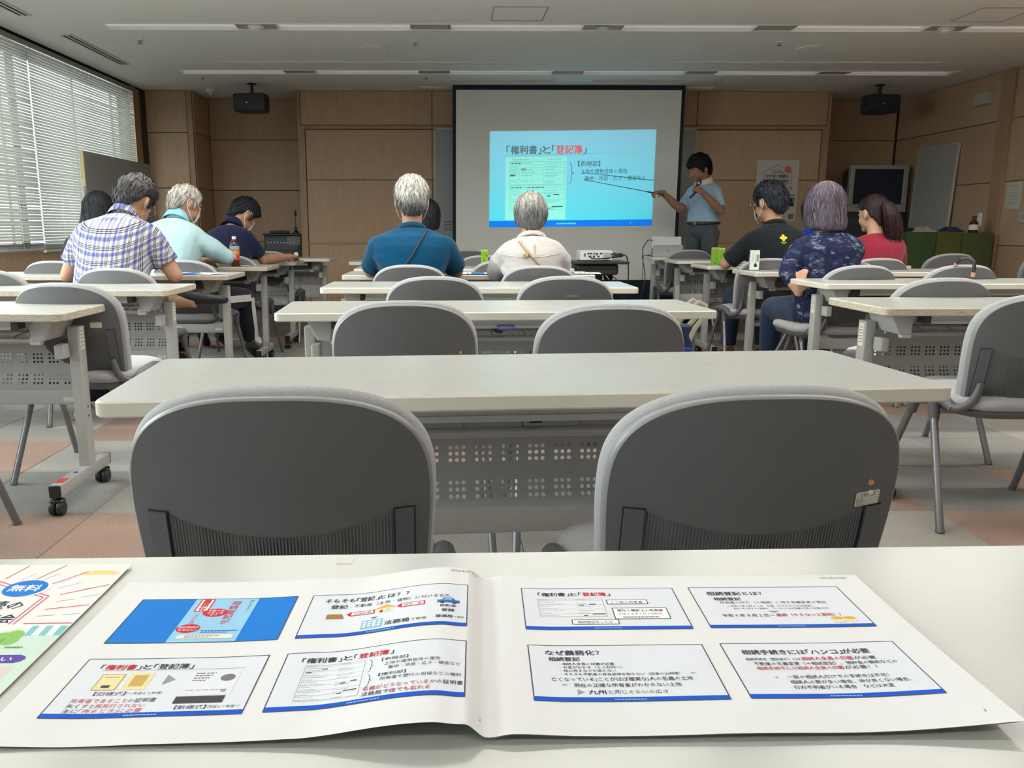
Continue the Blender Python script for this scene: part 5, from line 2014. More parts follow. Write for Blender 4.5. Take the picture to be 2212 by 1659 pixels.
def brace(pr, x, y0, y1, w_, c, lw):
    ym = (y0 + y1) / 2
    pts = []
    for k in range(9):
        t = k / 8
        pts.append((x + w_ * 0.5 * math.sin(min(1, t * 2.2) * math.pi / 2), y1 + (ym + (y1 - ym) * 0.10 - y1) * t))
    pts.append((x + w_, ym))
    for k in range(9):
        t = 1 - k / 8
        pts.append((x + w_ * 0.5 * math.sin(min(1, t * 2.2) * math.pi / 2), y0 + (ym - (ym - y0) * 0.10 - y0) * t))
    pr.line(pts, lw, c)


brace(sl, 7.75, 4.05, 6.05, 0.4, 'slide_dark', 0.05)
sl.text('【表題部】', 8.55, 5.72, 0.52, 'slide_dark', width=2.15)
sl.text('土地や建物自体の属性', 8.85, 5.00, 0.50, 'slide_dark', width=4.5)
sl.text('番地・地目・広さ・構造など', 9.25, 4.35, 0.50, 'slide_dark', width=5.95)
sl.build('projected_slide', scr)

# whiteboard on the wall behind the screen
wb = empty('wall_whiteboard', (1.33, YF - 0.016, 1.405), 0, 'grey wall board showing on both sides of the screen', 'whiteboard')
q = MB(); q.box((0, -0.008, 0), (2.90, 0.016, 1.31)); q.build('board', mat('board_grey', (0.36, 0.37, 0.37), 0.35), wb, smooth=False)
for c, d in (((0, -0.012, 0.66), (2.93, 0.026, 0.02)), ((0, -0.03, -0.66), (2.93, 0.06, 0.016)), ((-1.457, -0.012, 0), (0.016, 0.026, 1.33)), ((1.457, -0.012, 0), (0.016, 0.026, 1.33))):
    q = MB(); q.box(c, d); q.build('frame_rail', M_greymetal, wb, smooth=False)
ink('faint', (110, 112, 112))
pr = Print(lambda x, y, l: Vector((x, -0.0165 - 0.0003 * l, y)))
for k in range(4):
    pr.dashes(-1.36, -0.36 - 0.028 * k, 0.16 - 0.02 * (k % 2), 0.012, 'faint', 7, 1, 60 + k)
pr.build('board_notes', wb)

# ------------------------------------------------------------------ projector on its cart
PJ = Vector((1.075, 5.98, 0.0))
cart = empty('projector_cart', (1.09, 5.92, 0), 0, 'dark cart under the projector', 'cart')
q = MB(); q.rbox((0, 0, 0.748), (0.40, 0.34, 0.018), 0.01); q.build('top_shelf', M_black, cart)
q = MB(); q.rbox((-0.02, -0.01, 0.70), (0.30, 0.26, 0.075), 0.02); q.build('drawer_box', M_black, cart)
q = MB(); q.rbox((0.0, 0.0, 0.38), (0.075, 0.055, 0.62), 0.01); q.build('column', mat('cart_dark_grey', (0.035, 0.037, 0.04), 0.4), cart)
q = MB(); q.rbox((0, 0.0, 0.075), (0.46, 0.06, 0.03), 0.01, axis='X'); q.rbox((0, 0.0, 0.075), (0.06, 0.40, 0.03), 0.01, axis='Y'); q.build('base', M_black, cart)
for sx, sy in ((-.21, 0), (.21, 0), (0, -.18), (0, .18)):
    q = MB(); q.lathe([(0.006, -.01), (.028, -.01), (.03, 0), (.028, .01), (.006, .01)], 14, Matrix.Translation((sx, sy, 0.03)) @ Matrix.Rotation(R(90), 4, 'Y')); q.tube([(sx, sy, .03), (sx, sy, .065)], .008, 6); q.build('caster', M_black, cart)

LENS = Vector((1.10, 5.985, 0.808))          # lamp behind the lens opening
pj = empty('projector', (1.068, 5.92, 0.757), 0, 'white projector on the dark cart, its ports towards the audience', 'projector')
Lp = LENS - Vector(pj.location)
M_pj = mat('projector_white', (0.66, 0.66, 0.65), 0.4)
hw, hd, hh = 0.118, 0.095, 0.074
q = MB()
q.prism(rrect(2 * hw, 2 * hd, 0.018, 4), hh - 0.004, hh, 0.0015)
q.prism(rrect(2 * hw, 2 * hd, 0.018, 4), 0.008, 0.012, 0.001)
q.build('top_and_bottom_plate', M_pj, pj)
fy = hd
q = MB()
q.box((0, -hd + 0.002, 0.041), (2 * hw - 0.03, 0.004, 0.062)); q.box((-hw + 0.002, 0, 0.041), (0.004, 2 * hd - 0.03, 0.062)); q.box((hw - 0.002, 0, 0.041), (0.004, 2 * hd - 0.03, 0.062))
for sx in (-1, 1):
    for sy in (-1, 1):
        q.lathe([(0.018, 0.010), (0.018, 0.072)], 16, Matrix.Translation((sx * (hw - 0.018), sy * (hd - 0.018), 0)))
q.build('housing', M_pj, pj, angle=50)
# front wall with the lens opening cut so that the light leaves as the slide's frame
corn = [Vector((scr.location.x + p.x, SCY, p.y)) for p in SLC]
fyw = pj.location.y + fy - 0.003
hole = [LENS + (c - LENS) * ((fyw - LENS.y) / (c.y - LENS.y)) - Vector(pj.location) for c in corn]
out_ = [Vector((-hw + .005, fy - 0.003, 0.010)), Vector((hw - .005, fy - 0.003, 0.010)), Vector((hw - .005, fy - 0.003, hh - 0.002)), Vector((-hw + .005, fy - 0.003, hh - 0.002))]
q = MB()
q.add(out_ + hole, [(i, (i + 1) % 4, 4 + (i + 1) % 4, 4 + i) for i in range(4)])
q.build('lens_wall', M_black, pj, smooth=False)
for i, (x, z, w_, h_) in enumerate(((-0.085, 0.045, 0.008, 0.022), (-0.06, 0.055, 0.014, 0.010), (-0.04, 0.055, 0.014, 0.010), (-0.018, 0.055, 0.010, 0.010), (0.0, 0.052, 0.012, 0.014), (-0.05, 0.036, 0.018, 0.008), (-0.02, 0.034, 0.012, 0.012), (0.012, 0.034, 0.012, 0.012), (0.03, 0.056, 0.016, 0.010))):
    q = MB(); q.box((x, -hd - 0.001, z), (w_, 0.004, h_)); q.build('port', M_black, pj, smooth=False)
q = MB(); q.box((0.075, -hd - 0.0005, 0.045), (0.06, 0.003, 0.034)); q.build('vent', mat('vent_grey', (0.35, 0.35, 0.35), 0.5), pj, smooth=False)
for sx in (-1, 1):
    q = MB(); q.lathe([(0.012, 0), (0.012, 0.010)], 12, Matrix.Translation((sx * 0.09, -0.06, 0))); q.build('foot', M_black, pj)
    q = MB(); q.lathe([(0.012, 0), (0.012, 0.010)], 12, Matrix.Translation((sx * 0.09, 0.06, 0))); q.build('foot', M_black, pj)
ld = bpy.data.lights.new('projector_lamp', 'SPOT')
ld.energy = PROJECTOR
ld.spot_size = R(70)
ld.spot_blend = 0.0
ld.shadow_soft_size = 0.00006
ld.color = (0.93, 1.0, 1.0)
lo = bpy.data.objects.new('projector_lamp', ld)
COL.objects.link(lo)
lo.parent = pj
lo.location = Lp
aim = Vector((scr.location.x + 0.05, SCY, 1.5)) - LENS
lo.rotation_euler = aim.to_track_quat('-Z', 'Y').to_euler()


def cable(name, pts, r, label, group=None, m=None):
    """smoothly curved cord through the points"""
    P = [Vector(p) for p in pts]
    out = []
    for i in range(len(P) - 1):
        p0, p1, p2, p3 = P[max(i - 1, 0)], P[i], P[i + 1], P[min(i + 2, len(P) - 1)]
        for k in range(6):
            t = k / 6
            out.append(0.5 * ((2 * p1) + (-p0 + p2) * t + (2 * p0 - 5 * p1 + 4 * p2 - p3) * t * t + (-p0 + 3 * p1 - 3 * p2 + p3) * t ** 3))
    out.append(P[-1])
    q = MB(); q.tube(out, r, 7)
    o = q.build(name, m or M_black)
    return tag(o, label, 'cable', group)


rr = random.Random(5)
loop = [(1.02, 5.83, 0.792), (1.06, 5.80, 0.775)]
for k in range(22):
    a = k * 0.95
    loop.append((1.19 + 0.062 * math.cos(a) + rr.uniform(-.01, .01), 5.86 + 0.035 * math.sin(a), 0.782 + 0.022 * abs(math.sin(a * 0.7)) + rr.uniform(0, .012)))
loop += [(1.27, 5.84, 0.80), (1.30, 5.86, 0.75), (1.315, 5.9, 0.60), (1.30, 5.95, 0.45), (1.28, 6.0, 0.30), (1.26, 6.1, 0.06), (1.30, 6.3, 0.008)]
cable('projector_cable', loop, 0.0045, 'black cable bundled on the cart beside the projector')
cable('power_cable', [(1.19, 5.95, 0.66), (1.25, 5.94, 0.60), (1.28, 5.95, 0.45), (1.26, 6.0, 0.2), (1.27, 6.15, 0.008), (1.32, 6.4, 0.008)], 0.0035, 'thin black cable hanging below the projector cart')
q = MB()
for k in range(5):
    q.tube([(1.17 + 0.03 * math.cos(a + k) , 5.93 + 0.012 * k - 0.03, 0.64 + 0.035 * math.sin(a + k * .7)) for a in [2 * math.pi * j / 12 for j in range(12)]], 0.005, 6, closed=True)
tag(q.build('cable_coil', M_black), 'coiled black cable hung under the projector cart', 'cable')

# ------------------------------------------------------------------ silver laptop, with its cable
lp = empty('laptop', (2.14, 7.93, TOP), 0, 'silver tablet laptop propped on the grey table, seen from behind', 'laptop')
M_silver = mat('laptop_silver', (0.42, 0.42, 0.43), 0.35, metal=0.3)
M_silver2 = mat('laptop_kickstand', (0.58, 0.59, 0.60), 0.32, metal=0.3)
LM = Matrix.Rotation(R(-14), 4, 'X')
q = MB(); q.prism(rrect(0.292, 0.200, 0.010, 4), -0.004, 0.004, 0.0015, LM @ Matrix.Translation((0, 0.03, 0.102)) @ Matrix.Rotation(R(90), 4, 'X')); sc_ = q.build('screen_back', M_silver, lp)
q = MB(); q.prism(rrect(0.288, 0.112, 0.006, 3), -0.002, 0.002, 0.0008, Matrix.Translation((0, -0.012, 0.056)) @ Matrix.Rotation(R(98), 4, 'X')); ks = q.build('kickstand', M_silver2, lp)
q = MB(); q.rbox((0, 0.13, 0.004), (0.292, 0.20, 0.006), 0.004); q.build('keyboard', M_black, lp)
q = MB()
for sx, sz in ((-1, 1), (1, 1), (-1, -1), (1, -1)):
    q.box((sx * 0.0055, -0.0165, 0.0585 + sz * 0.0055), (0.0095, 0.0015, 0.0095))
q.build('logo', mat('logo_bright', (0.85, 0.86, 0.88), 0.1, metal=0.6), ks, smooth=False)
q = MB(); q.lathe([(0.004, 0), (0.004, 0.002)], 10, LM @ Matrix.Translation((0, 0.0255, 0.192)) @ Matrix.Rotation(R(90), 4, 'X')); q.build('camera_lens', M_black, sc_)
cable('laptop_cable', [(1.99, 7.93, 0.865), (1.94, 7.90, 0.87), (1.89, 7.88, 0.80), (1.885, 7.86, 0.70), (1.90, 7.8, 0.50), (1.86, 7.8, 0.25), (1.84, 7.85, 0.06), (1.82, 7.95, 0.008)], 0.0045, 'black cable curving from the laptop down past the table edge')
cable('thin_laptop_cable', [(1.99, 7.92, 0.76), (1.95, 7.88, 0.735), (1.90, 7.80, 0.73), (1.86, 7.74, 0.70), (1.855, 7.73, 0.4), (1.84, 7.75, 0.05)], 0.0025, 'thin cord hanging from the laptop table')

# ------------------------------------------------------------------ microphone and pointer held by the speaker
mw, ph = Vector((2.465, 8.175, 1.365)), None
md = Vector((0.18, 0.10, 0.85)).normalized()
mc = empty('microphone', (0, 0, 0), 0, 'black hand microphone held below the speaker\'s chin', 'microphone')
q = MB(); q.tube([mw - md * 0.09 + Vector((-.05, 0, 0)), mw - md * 0.03, mw + md * 0.05], [0.011, 0.013, 0.016], 12); q.build('handle', M_black, mc)
q = MB(); q.ell(mw + md * 0.075, (0.024, 0.024, 0.027), n=16, m=10); q.build('grille', mat('mic_grille', (0.10, 0.10, 0.11), 0.4, metal=0.6), mc)
q = MB(); q.tube([mw + md * 0.050, mw + md * 0.058], 0.0235, 14); q.build('ring', M_chrome, mc)
rod = empty('pointer_rod', (0, 0, 0), 0, 'thin black pointer rod reaching from the speaker\'s hand across the slide', 'pointer')
pa, pb = Vector((2.09, 8.33, 1.330)), Vector((1.43, 8.62, 1.475))
pd = (pb - pa).normalized()
q = MB(); q.tube([pa, pa.lerp(pb, .5), pb], [0.0042, 0.0034, 0.0026], 8); q.build('rod', M_black, rod)
q = MB(); q.tube([pa - pd * 0.09, pa + pd * 0.07], 0.0075, 10); q.build('grip', M_black, rod)
q = MB(); q.ell(pb, (0.006, 0.006, 0.006), n=10, m=6); q.build('tip', M_black, rod)

# ------------------------------------------------------------------ clothing details on the audience (parts of the people)
def back_point(P, x, t, off=0.0):
    """point on the back of a person's shirt in person space, found on the surface itself"""
    return None


def drape(P, pts, r, name, m, flat=None, n=8, lift=0.004):
    """strap laid over the back: points (x, z) in person space dropped onto the shirt"""
    root = P[0]
    sh = [c for c in root.children if c.name.startswith('shirt')][0]
    from mathutils.bvhtree import BVHTree
    bv = BVHTree.FromPolygons([v.co for v in sh.data.vertices], [tuple(p.vertices) for p in sh.data.polygons])
    out = []
    for i in range(len(pts) - 1):
        for k in range(8):
            a = k / 8
            x, z = pts[i][0] + (pts[i + 1][0] - pts[i][0]) * a, pts[i][1] + (pts[i + 1][1] - pts[i][1]) * a
            h = bv.ray_cast(Vector((x, -1.0, z)), Vector((0, 1, 0)))
            if h[0] is not None:
                out.append(h[0] + h[1] * lift)
    q = MB(); q.tube(out, r, n, flat=flat)
    return q.build(name, m, root), bv, out


drape(pE, [(0.085, 0.975), (0.0, 0.83), (-0.085, 0.72), (-0.13, 0.66)], 0.006, 'bag_strap', mat('strap_black', (0.03, 0.032, 0.036), 0.5))
M_gold = mat('gold_chain', (0.42, 0.27, 0.13), 0.4, metal=0.6)
g_, bvG, ptsG = drape(pG, [(-0.075, 0.92), (-0.02, 0.845), (0.06, 0.765), (0.13, 0.70), (0.16, 0.66)], 0.0052, 'chain_strap', M_gold)
q = MB()
c0 = ptsG[7]
for k in range(6):
    a = R(205 + 9 * k)
    q.tube([c0, c0 + Vector((0.018 * math.cos(a), -0.012, 0.016 * math.sin(a))), c0 + Vector((0.034 * math.cos(a), -0.010, 0.034 * math.sin(a)))], [0.004, 0.006, 0.002], 6)
q.build('chain_tassel', M_gold, pG[0])
# keyhole opening and yoke seam on the white blouse
def patch(P, bv, ring, m, name, lift=0.0016):
    vs = []
    for x, z in ring:
        h = bv.ray_cast(Vector((x, -1.0, z)), Vector((0, 1, 0)))
        vs.append(h[0] + h[1] * lift)
    q = MB(); q.add(vs, [tuple(range(len(vs)))])
    return q.build(name, m, P[0], smooth=False)


patch(pG, bvG, [(0.010 + 0.006 * math.cos(a), 0.878 + 0.026 * math.sin(a)) for a in [2 * math.pi * k / 14 for k in range(14)]], SKIN[0], 'keyhole_opening')
drape(pG, [(-0.17, 0.845), (-0.06, 0.832), (0.05, 0.835), (0.16, 0.855)], 0.0022, 'yoke_seam', M_blouse, lift=0.001)
# plaid yoke tab, emblem on the black T-shirt
shb = [c for c in pH[0].children if c.name.startswith('shirt')][0]
from mathutils.bvhtree import BVHTree
bvH = BVHTree.FromPolygons([v.co for v in shb.data.vertices], [tuple(p.vertices) for p in shb.data.polygons])
ink('emblem_yellow', (214, 200, 70), 0.8)


def onH(x, y, l):
    h = bvH.ray_cast(Vector((x, -1.0, y)), Vector((0, 1, 0)))
    return h[0] + h[1] * (0.0010 + 0.0004 * l)


pr = Print(onH)
ex, ez = 0.002, 0.925
for k in range(4):
    a = R(90 * k)
    pr.disc(ex + 0.0165 * math.cos(a), ez + 0.0145 * math.sin(a), 0.0095, 0.0085, 'emblem_yellow', 1, 12)
for k in range(4):
    a = R(45 + 90 * k)
    pr.disc(ex + 0.012 * math.cos(a), ez + 0.011 * math.sin(a), 0.005, 0.005, 'emblem_yellow', 1, 8)
pr.disc(ex, ez, 0.007, 0.007, 'emblem_yellow', 2, 12)
pr.dashes(ex - 0.020, ez - 0.032, 0.040, 0.005, 'emblem_yellow', 9, 1, 3)
pr.dashes(ex - 0.012, ez - 0.041, 0.024, 0.004, 'emblem_yellow', 5, 1, 5)
pr.build('shirt_emblem', pH[0])
# white side stripe on the track trousers of the man in pale blue
tb = [c for c in pB[0].children if c.name.startswith('trousers')][0]
bvB = BVHTree.FromPolygons([v.co for v in tb.data.vertices], [tuple(p.vertices) for p in tb.data.polygons])
kB, aB = pB[4] @ Vector((-1.46, 5.86, 0.50)), pB[4] @ Vector((-1.44, 5.92, 0.16))
hB = Vector((0.095, 0, 0.515))
row = []
for k in range(31):
    t = k / 30
    p = hB.lerp(kB, min(1, t * 1.7)) if t < 0.6 else kB.lerp(aB, (t - 0.6) / 0.4)
    for dz in (-0.022, 0.022):
        up_ = Vector((0, 0, 1)) if t < 0.6 else Vector((0, -1, 0))
        h = bvB.ray_cast(p + Vector((0.4, -0.1, 0)) + up_ * dz, Vector((-1, 0.25, 0)).normalized())
        row.append(h[0] + h[1] * 0.006 if h[0] is not None else p + Vector((0.075, 0, 0)) + up_ * dz)
q = MB(); q.add(row, [(2 * k, 2 * k + 1, 2 * k + 3, 2 * k + 2) for k in range(30)])
q.build('white_stripe', M_blouse, pB[0])
# the speaker's belt and name badge
q = MB()
rg = sring(Vector((0, 0.000, 1.035)), Vector((1, 0, 0)), Vector((0, 1, 0)), 0.164, 0.130, 30, 2.3)
q.tube(rg, 0.016, 6, closed=True, flat=1.0)
bl_ = q.build('belt', mat('belt_leather', (0.015, 0.014, 0.013), 0.4), pS[0])
q = MB(); q.rbox((0, 0.148, 1.035), (0.045, 0.008, 0.032), 0.004, axis='Y'); q.build('buckle', M_chrome, bl_)
# ------------------------------------------------------------------ furniture along the walls
bd = empty('display_board', (-3.19, 8.17, 0), 0, 'dark grey free-standing board in front of the blinds', 'board')
M_felt = mat('board_felt', (0.38, 0.38, 0.36), 0.9, var=(50, 0.06))
q = MB(); q.box((0, 0, 1.135), (0.03, 1.58, 1.03)); q.build('panel', M_felt, bd, smooth=False)
M_boardedge = mat('board_edge_cream', (0.62, 0.53, 0.30), 0.5)
q = MB(); q.box((0, -0.80, 1.135), (0.036, 0.02, 1.03)); q.build('edge_strip', M_boardedge, bd, smooth=False)
q = MB(); q.box((0, 0.80, 1.135), (0.036, 0.02, 1.03)); q.build('edge_strip', M_felt, bd, smooth=False)
for y in (-0.815, 0.815):
    q = MB(); q.tube([(0.0, y, 0.03), (0.0, y, 1.35)], 0.012, 8); q.build('post', M_greymetal, bd)
    q = MB(); q.rbox((0.06, y, 0.025), (0.42, 0.04, 0.03), 0.008, axis='X'); q.build('foot', M_greymetal, bd)

# equipment rack with a small stand microphone on top
rk = empty('equipment_rack', (-1.875, 9.62, 0), 0, 'black equipment rack in the left recess', 'equipment rack')
q = MB(); q.rbox((0, 0, 0.45), (0.43, 0.36, 0.90), 0.01); q.build('cabinet', M_black, rk)
q = MB(); q.rbox((0, 0, 0.912), (0.46, 0.40, 0.02), 0.006); q.build('top_board', M_black, rk)
M_eq = mat('equipment_face', (0.05, 0.055, 0.06), 0.35)
for k, (z, h) in enumerate(((0.80, 0.13), (0.655, 0.13), (0.52, 0.11), (0.39, 0.12))):
    q = MB(); q.box((-0.02, -0.183, z), (0.36, 0.012, h)); fc = q.build('rack_unit', M_eq, rk, smooth=False)
    for j in range(9):
        q = MB(); q.lathe([(0.007, 0), (0.006, 0.010)], 8, Matrix.Translation((-0.17 + 0.037 * j, -0.189, z + 0.02)) @ Matrix.Rotation(R(90), 4, 'X')); q.build('knob', M_steel, fc)
q = MB(); q.box((0.125, -0.192, 0.84), (0.15, 0.006, 0.10)); q.build('glass_corner', mat('rack_glass', (0.16, 0.17, 0.17), 0.1), rk, smooth=False)
dv = empty('mixer', (-1.93, 9.60, 0.922), 0, 'flat black device lying on the equipment rack', 'mixer')
q = MB(); q.prism([(-.11, -.09), (.11, -.09), (.09, .09), (-.10, .09)], 0, 0.03, 0.008); q.build('case', M_black, dv)
q = MB(); q.box((0, -.02, .032), (.12, .08, .004)); q.build('display', M_eq, dv, smooth=False)
sm_ = empty('stand_microphone', (-1.755, 9.60, 0.922), 0, 'slim gooseneck microphone standing on the equipment rack', 'microphone')
q = MB(); q.lathe([(0.035, 0), (0.035, 0.015), (0.016, 0.03), (0.014, 0.07), (0.008, 0.075)], 16); q.build('base', M_black, sm_)
q = MB(); q.tube([(0, 0, 0.07), (0.0, 0, 0.15), (0.003, 0, 0.20)], 0.006, 8); q.build('neck', mat('brass_neck', (0.7, 0.52, 0.22), 0.25, metal=1.0), sm_)
q = MB(); q.tube([(0.003, 0, 0.195), (0.004, 0, 0.215), (0.004, 0, 0.245), (0.003, 0, 0.262)], [0.008, 0.016, 0.013, 0.005], 12); q.build('head', M_black, sm_)

# television on a black cabinet in the right recess
tvs = empty('television_cabinet', (4.93, 9.70, 0), 0, 'black cabinet under the television in the right recess', 'cabinet')
q = MB(); q.rbox((0, 0, 0.58), (0.72, 0.46, 1.16), 0.008); q.build('body', M_black, tvs)
q = MB(); q.box((0, -0.235, 0.95), (0.66, 0.01, 0.30)); dr_ = q.build('drawer', M_eq, tvs, smooth=False)
q = MB(); q.box((-0.12, -0.243, 0.99), (0.05, 0.01, 0.008)); q.build('handle', M_chrome, dr_, smooth=False)
tv = empty('television', (4.935, 9.70, 1.16), R(2), 'old television set with a silver frame and dark screen', 'television')
M_tvs = mat('tv_silver', (0.34, 0.34, 0.31), 0.4)
q = MB()
for c, d in (((0, 0, 0.505), (0.68, 0.06, 0.045)), ((0, 0, 0.048), (0.68, 0.06, 0.085)), ((-0.315, 0, 0.28), (0.05, 0.06, 0.42)), ((0.315, 0, 0.28), (0.05, 0.06, 0.42))):
    q2 = MB(); q2.rbox((c[0], -0.20, c[2]), d, 0.008, axis='Y'); q2.build('frame_bar', M_tvs, tv)
q = MB(); q.box((0, -0.195, 0.29), (0.60, 0.02, 0.40)); q.build('screen', mat('tv_glass', (0.008, 0.014, 0.028), 0.12), tv, smooth=False)
q = MB()
q.loft([[(x, -0.17, z + 0.27) for x, z in rrect(0.66, 0.50, 0.02, 3)], [(x, 0.02, z + 0.27) for x, z in rrect(0.60, 0.44, 0.04, 3)], [(x, 0.18, z + 0.25) for x, z in rrect(0.34, 0.28, 0.05, 3)]])
q.build('rear_case', mat('tv_case', (0.05, 0.05, 0.055), 0.5), tv)
for k in range(10):
    q = MB(); q.box((-0.26 + 0.012 * k, -0.232, 0.055), (0.004, 0.006, 0.010)); q.build('control', M_black, tv, smooth=False)

# green partition panels standing by the right wall, and what lies on them
gp = empty('green_partition', (4.84, 8.02, 0), 0, 'low green partition of three panels by the right wall', 'partition')
for i, (x0, x1, c) in enumerate(((-0.42, -0.135, (0.045, 0.085, 0.030)), (-0.13, 0.12, (0.095, 0.100, 0.022)), (0.125, 0.43, (0.070, 0.095, 0.030)))):
    q = MB(); q.rbox(((x0 + x1) / 2, 0.01 * i, 0.475), (x1 - x0, 0.34, 0.95 - 0.008 * i), 0.012)
    q.build('green_panel', mat('green_cloth_%d' % i, c, 0.95, var=(40, 0.12), bump=(80, 0.2)), gp)
ob = MB()
rr = random.Random(9)
vs, fs = [], []
n, m = 22, 9
for j in range(m + 1):
    for i in range(n + 1):
        u, v = i / n, j / m
        h = 0.055 * math.sin(math.pi * u) ** 0.6 * math.sin(math.pi * v) ** 0.6 * (0.7 + 0.7 * noise.noise(Vector((u * 5, v * 3, 1))))
        vs.append((-0.12 + 0.24 * u, -0.10 + 0.2 * v, max(0.001, h)))
for j in range(m):
    for i in range(n):
        a = j * (n + 1) + i
        fs.append((a, a + 1, a + n + 2, a + n + 1))
ob.add(vs, fs)
o = ob.build('folded_cloth', M_navy, loc=(4.90, 7.98, 0.948)); tag(o, 'heap of dark cloth on the green partition', 'cloth')
ob2 = MB(); ob2.add(vs, fs)
o = ob2.build('folded_cloth', mat('pale_cloth', (0.40, 0.38, 0.35), 0.9), loc=(4.66, 8.03, 0.948)); tag(o, 'small pale heap of cloth on the green partition', 'cloth')
q = MB(); q.prism([(-.16, -.05), (.05, -.06), (.18, .02), (.10, .06), (-.16, .05)], 0, 0.03, 0.01); o = q.build('black_bag', M_black, loc=(4.40, 8.0, 0.96)); tag(o, 'flat black bag at the left end of the green partition', 'bag')
bt = empty('small_bottle', (5.13, 7.98, 0.934), 0, 'small brown bottle with a white label on the green partition', 'bottle')
q = MB(); q.lathe([(0.040, 0), (0.042, 0.01), (0.042, 0.09), (0.030, 0.115), (0.016, 0.125), (0.016, 0.14)], 18); q.build('glass', mat('brown_glass', (0.06, 0.028, 0.018), 0.15), bt)
q = MB(); q.lathe([(0.0428, 0.035), (0.0428, 0.085)], 18); q.build('label', M_label, bt)
q = MB(); q.lathe([(0.019, 0.14), (0.019, 0.165), (0.010, 0.168)], 14); q.build('cap', M_black, bt)
for i, (y, z, w_, h_, d, m_, nm, lb) in enumerate(((8.38, 2.245, 0.20, 0.115, 0.07, mat('beige_plastic', (0.50, 0.48, 0.40), 0.5), 'wall_box', 'small beige box high on the right wall'),
                                              (7.81, 1.29, 0.20, 0.25, 0.004, mat('notice_paper', (0.55, 0.54, 0.48), 0.8), 'wall_notice', 'sheet of paper pinned to the right wall'),
                                              (7.60, 1.29, 0.10, 0.09, 0.015, MATS['beige_plastic'], 'wall_panel', 'upper small switch panel at the right picture edge'),
                                              (7.62, 1.09, 0.13, 0.11, 0.015, MATS['beige_plastic'], 'wall_panel', 'lower small switch panel at the right picture edge'),
                                              (8.25, 1.07, 0.05, 0.13, 0.02, M_white, 'wall_handset', 'narrow white handset on the right wall'))):
    t = empty(nm, (XR - 0.004, y, z), 0, lb, 'wall fitting' if i != 1 else 'notice')
    q = MB(); q.rbox((-d / 2, 0, 0), (d, w_, h_), min(0.006, d * .45), axis='X'); q.build('plate', m_, t)
    if nm == 'wall_panel':
        q = MB(); q.box((-d - 0.001, 0, 0), (0.003, w_ * 0.5, h_ * 0.5)); q.build('window', M_filler, t, smooth=False)
    if nm == 'wall_notice':
        for k in range(6):
            q = MB(); q.box((-d - 0.0005, 0, 0.09 - 0.032 * k), (0.0006, w_ * (0.78 - 0.1 * (k % 3)), 0.008)); q.build('print_line', M_filler, t, smooth=False)
lw = empty('leaning_board', (XR - 0.06, 9.06, 0.0), 0, 'tall pale board leaning on the right wall', 'board')
BM = Matrix.Translation((0, 0, 0.87)) @ Matrix.Rotation(R(2.0), 4, 'Y')
q = MB(); q.rbox((0, 0, 0.49), (0.02, 0.70, 0.98), 0.004, BM, axis='X'); q.build('panel', mat('pale_board', (0.42, 0.41, 0.38), 0.5), lw)
for c, d in (((0, -0.355, 0.49), (0.026, 0.012, 1.0)), ((0, 0.355, 0.49), (0.026, 0.012, 1.0)), ((0, 0, 0.985), (0.026, 0.72, 0.012))):
    q = MB(); q.box(c, d, M=BM); q.build('edge_rail', M_greymetal, lw, smooth=False)
for y in (-0.3, 0.3):
    q = MB(); q.tube([(-0.02, y, 0), (-0.01, y, 0.88)], 0.012, 8); q.build('leg', M_greymetal, lw)

# ------------------------------------------------------------------ poster on the front wall
PW, PH_ = 0.475, 0.67
po = empty('seminar_poster', (3.735, YF - 0.016, 1.40), 0, 'white seminar poster with a house outline on the front wall', 'poster')
q = MB(); q.box((0, -0.001, 0), (PW, 0.002, PH_)); q.build('sheet', mat('poster_paper', (0.62, 0.62, 0.60), 0.7), po, smooth=False)
for n_, c in (('p_grey', (120, 124, 128)), ('p_dark', (62, 62, 66)), ('p_coral', (216, 120, 92)), ('p_pink', (225, 150, 140)), ('p_teal', (120, 160, 170)), ('p_green', (110, 140, 110)), ('p_pale', (205, 205, 200))):
    ink(n_, c)
pr = Print(lambda x, y, l: Vector((x * PW / 21, -0.002 - 0.0004 * l, y * PH_ / 29.7)))
for k in range(26):
    a = R(7 + 14 * k)
    r0 = 8.4 + (k % 2) * 0.9
    x, y = math.cos(a) * r0, 7.2 + math.sin(a) * r0 * 0.9
    x2, y2 = math.cos(a) * (r0 + 3), 7.2 + math.sin(a) * (r0 + 3) * 0.9
    if abs(x2) < 10.3 and -1 < y2 < 14.6:
        pr.line([(x, y), (x2, y2)], 0.16, 'p_grey')
pr.line([(-7.0, 3.2), (-7.0, 9.2), (0, 12.6), (7.0, 9.2), (7.0, 3.2), (-7.0, 3.2)], 0.45, 'p_pale', 1)
pr.line([(-7.0, 3.2), (-7.0, 9.2), (0, 12.6), (7.0, 9.2), (7.0, 3.2), (-7.0, 3.2)], 0.22, 'p_grey', 2)
pr.disc(5.0, 10.2, 1.7, 1.7, 'p_coral', 3)
pr.text('無料', 5.0, 9.8, 1.3, 'p_pink', 4, 0.02, center=True)
pr.text('実務・法改正', -0.3, 9.3, 1.1, 'p_dark', 3, center=True, width=5.2)
pr.dashes(-3.2, 8.5, 6.4, 0.4, 'p_grey', 12, 3, 3)
pr.text('空き家と相続の', -0.1, 6.4, 1.75, 'p_dark', 3, 0.03, center=True, width=11.5)
pr.text('講演会と個別相談会', -0.1, 4.1, 1.6, 'p_dark', 3, 0.03, center=True, width=12.0)
pr.disc(-9.0, 0.8, 0.8, 1.0, 'p_coral', 2); pr.disc(7.2, 1.2, 0.7, 1.0, 'p_pink', 2)
pr.rect(5.6, -2.6, 9.6, -1.7, 'p_teal', 2)
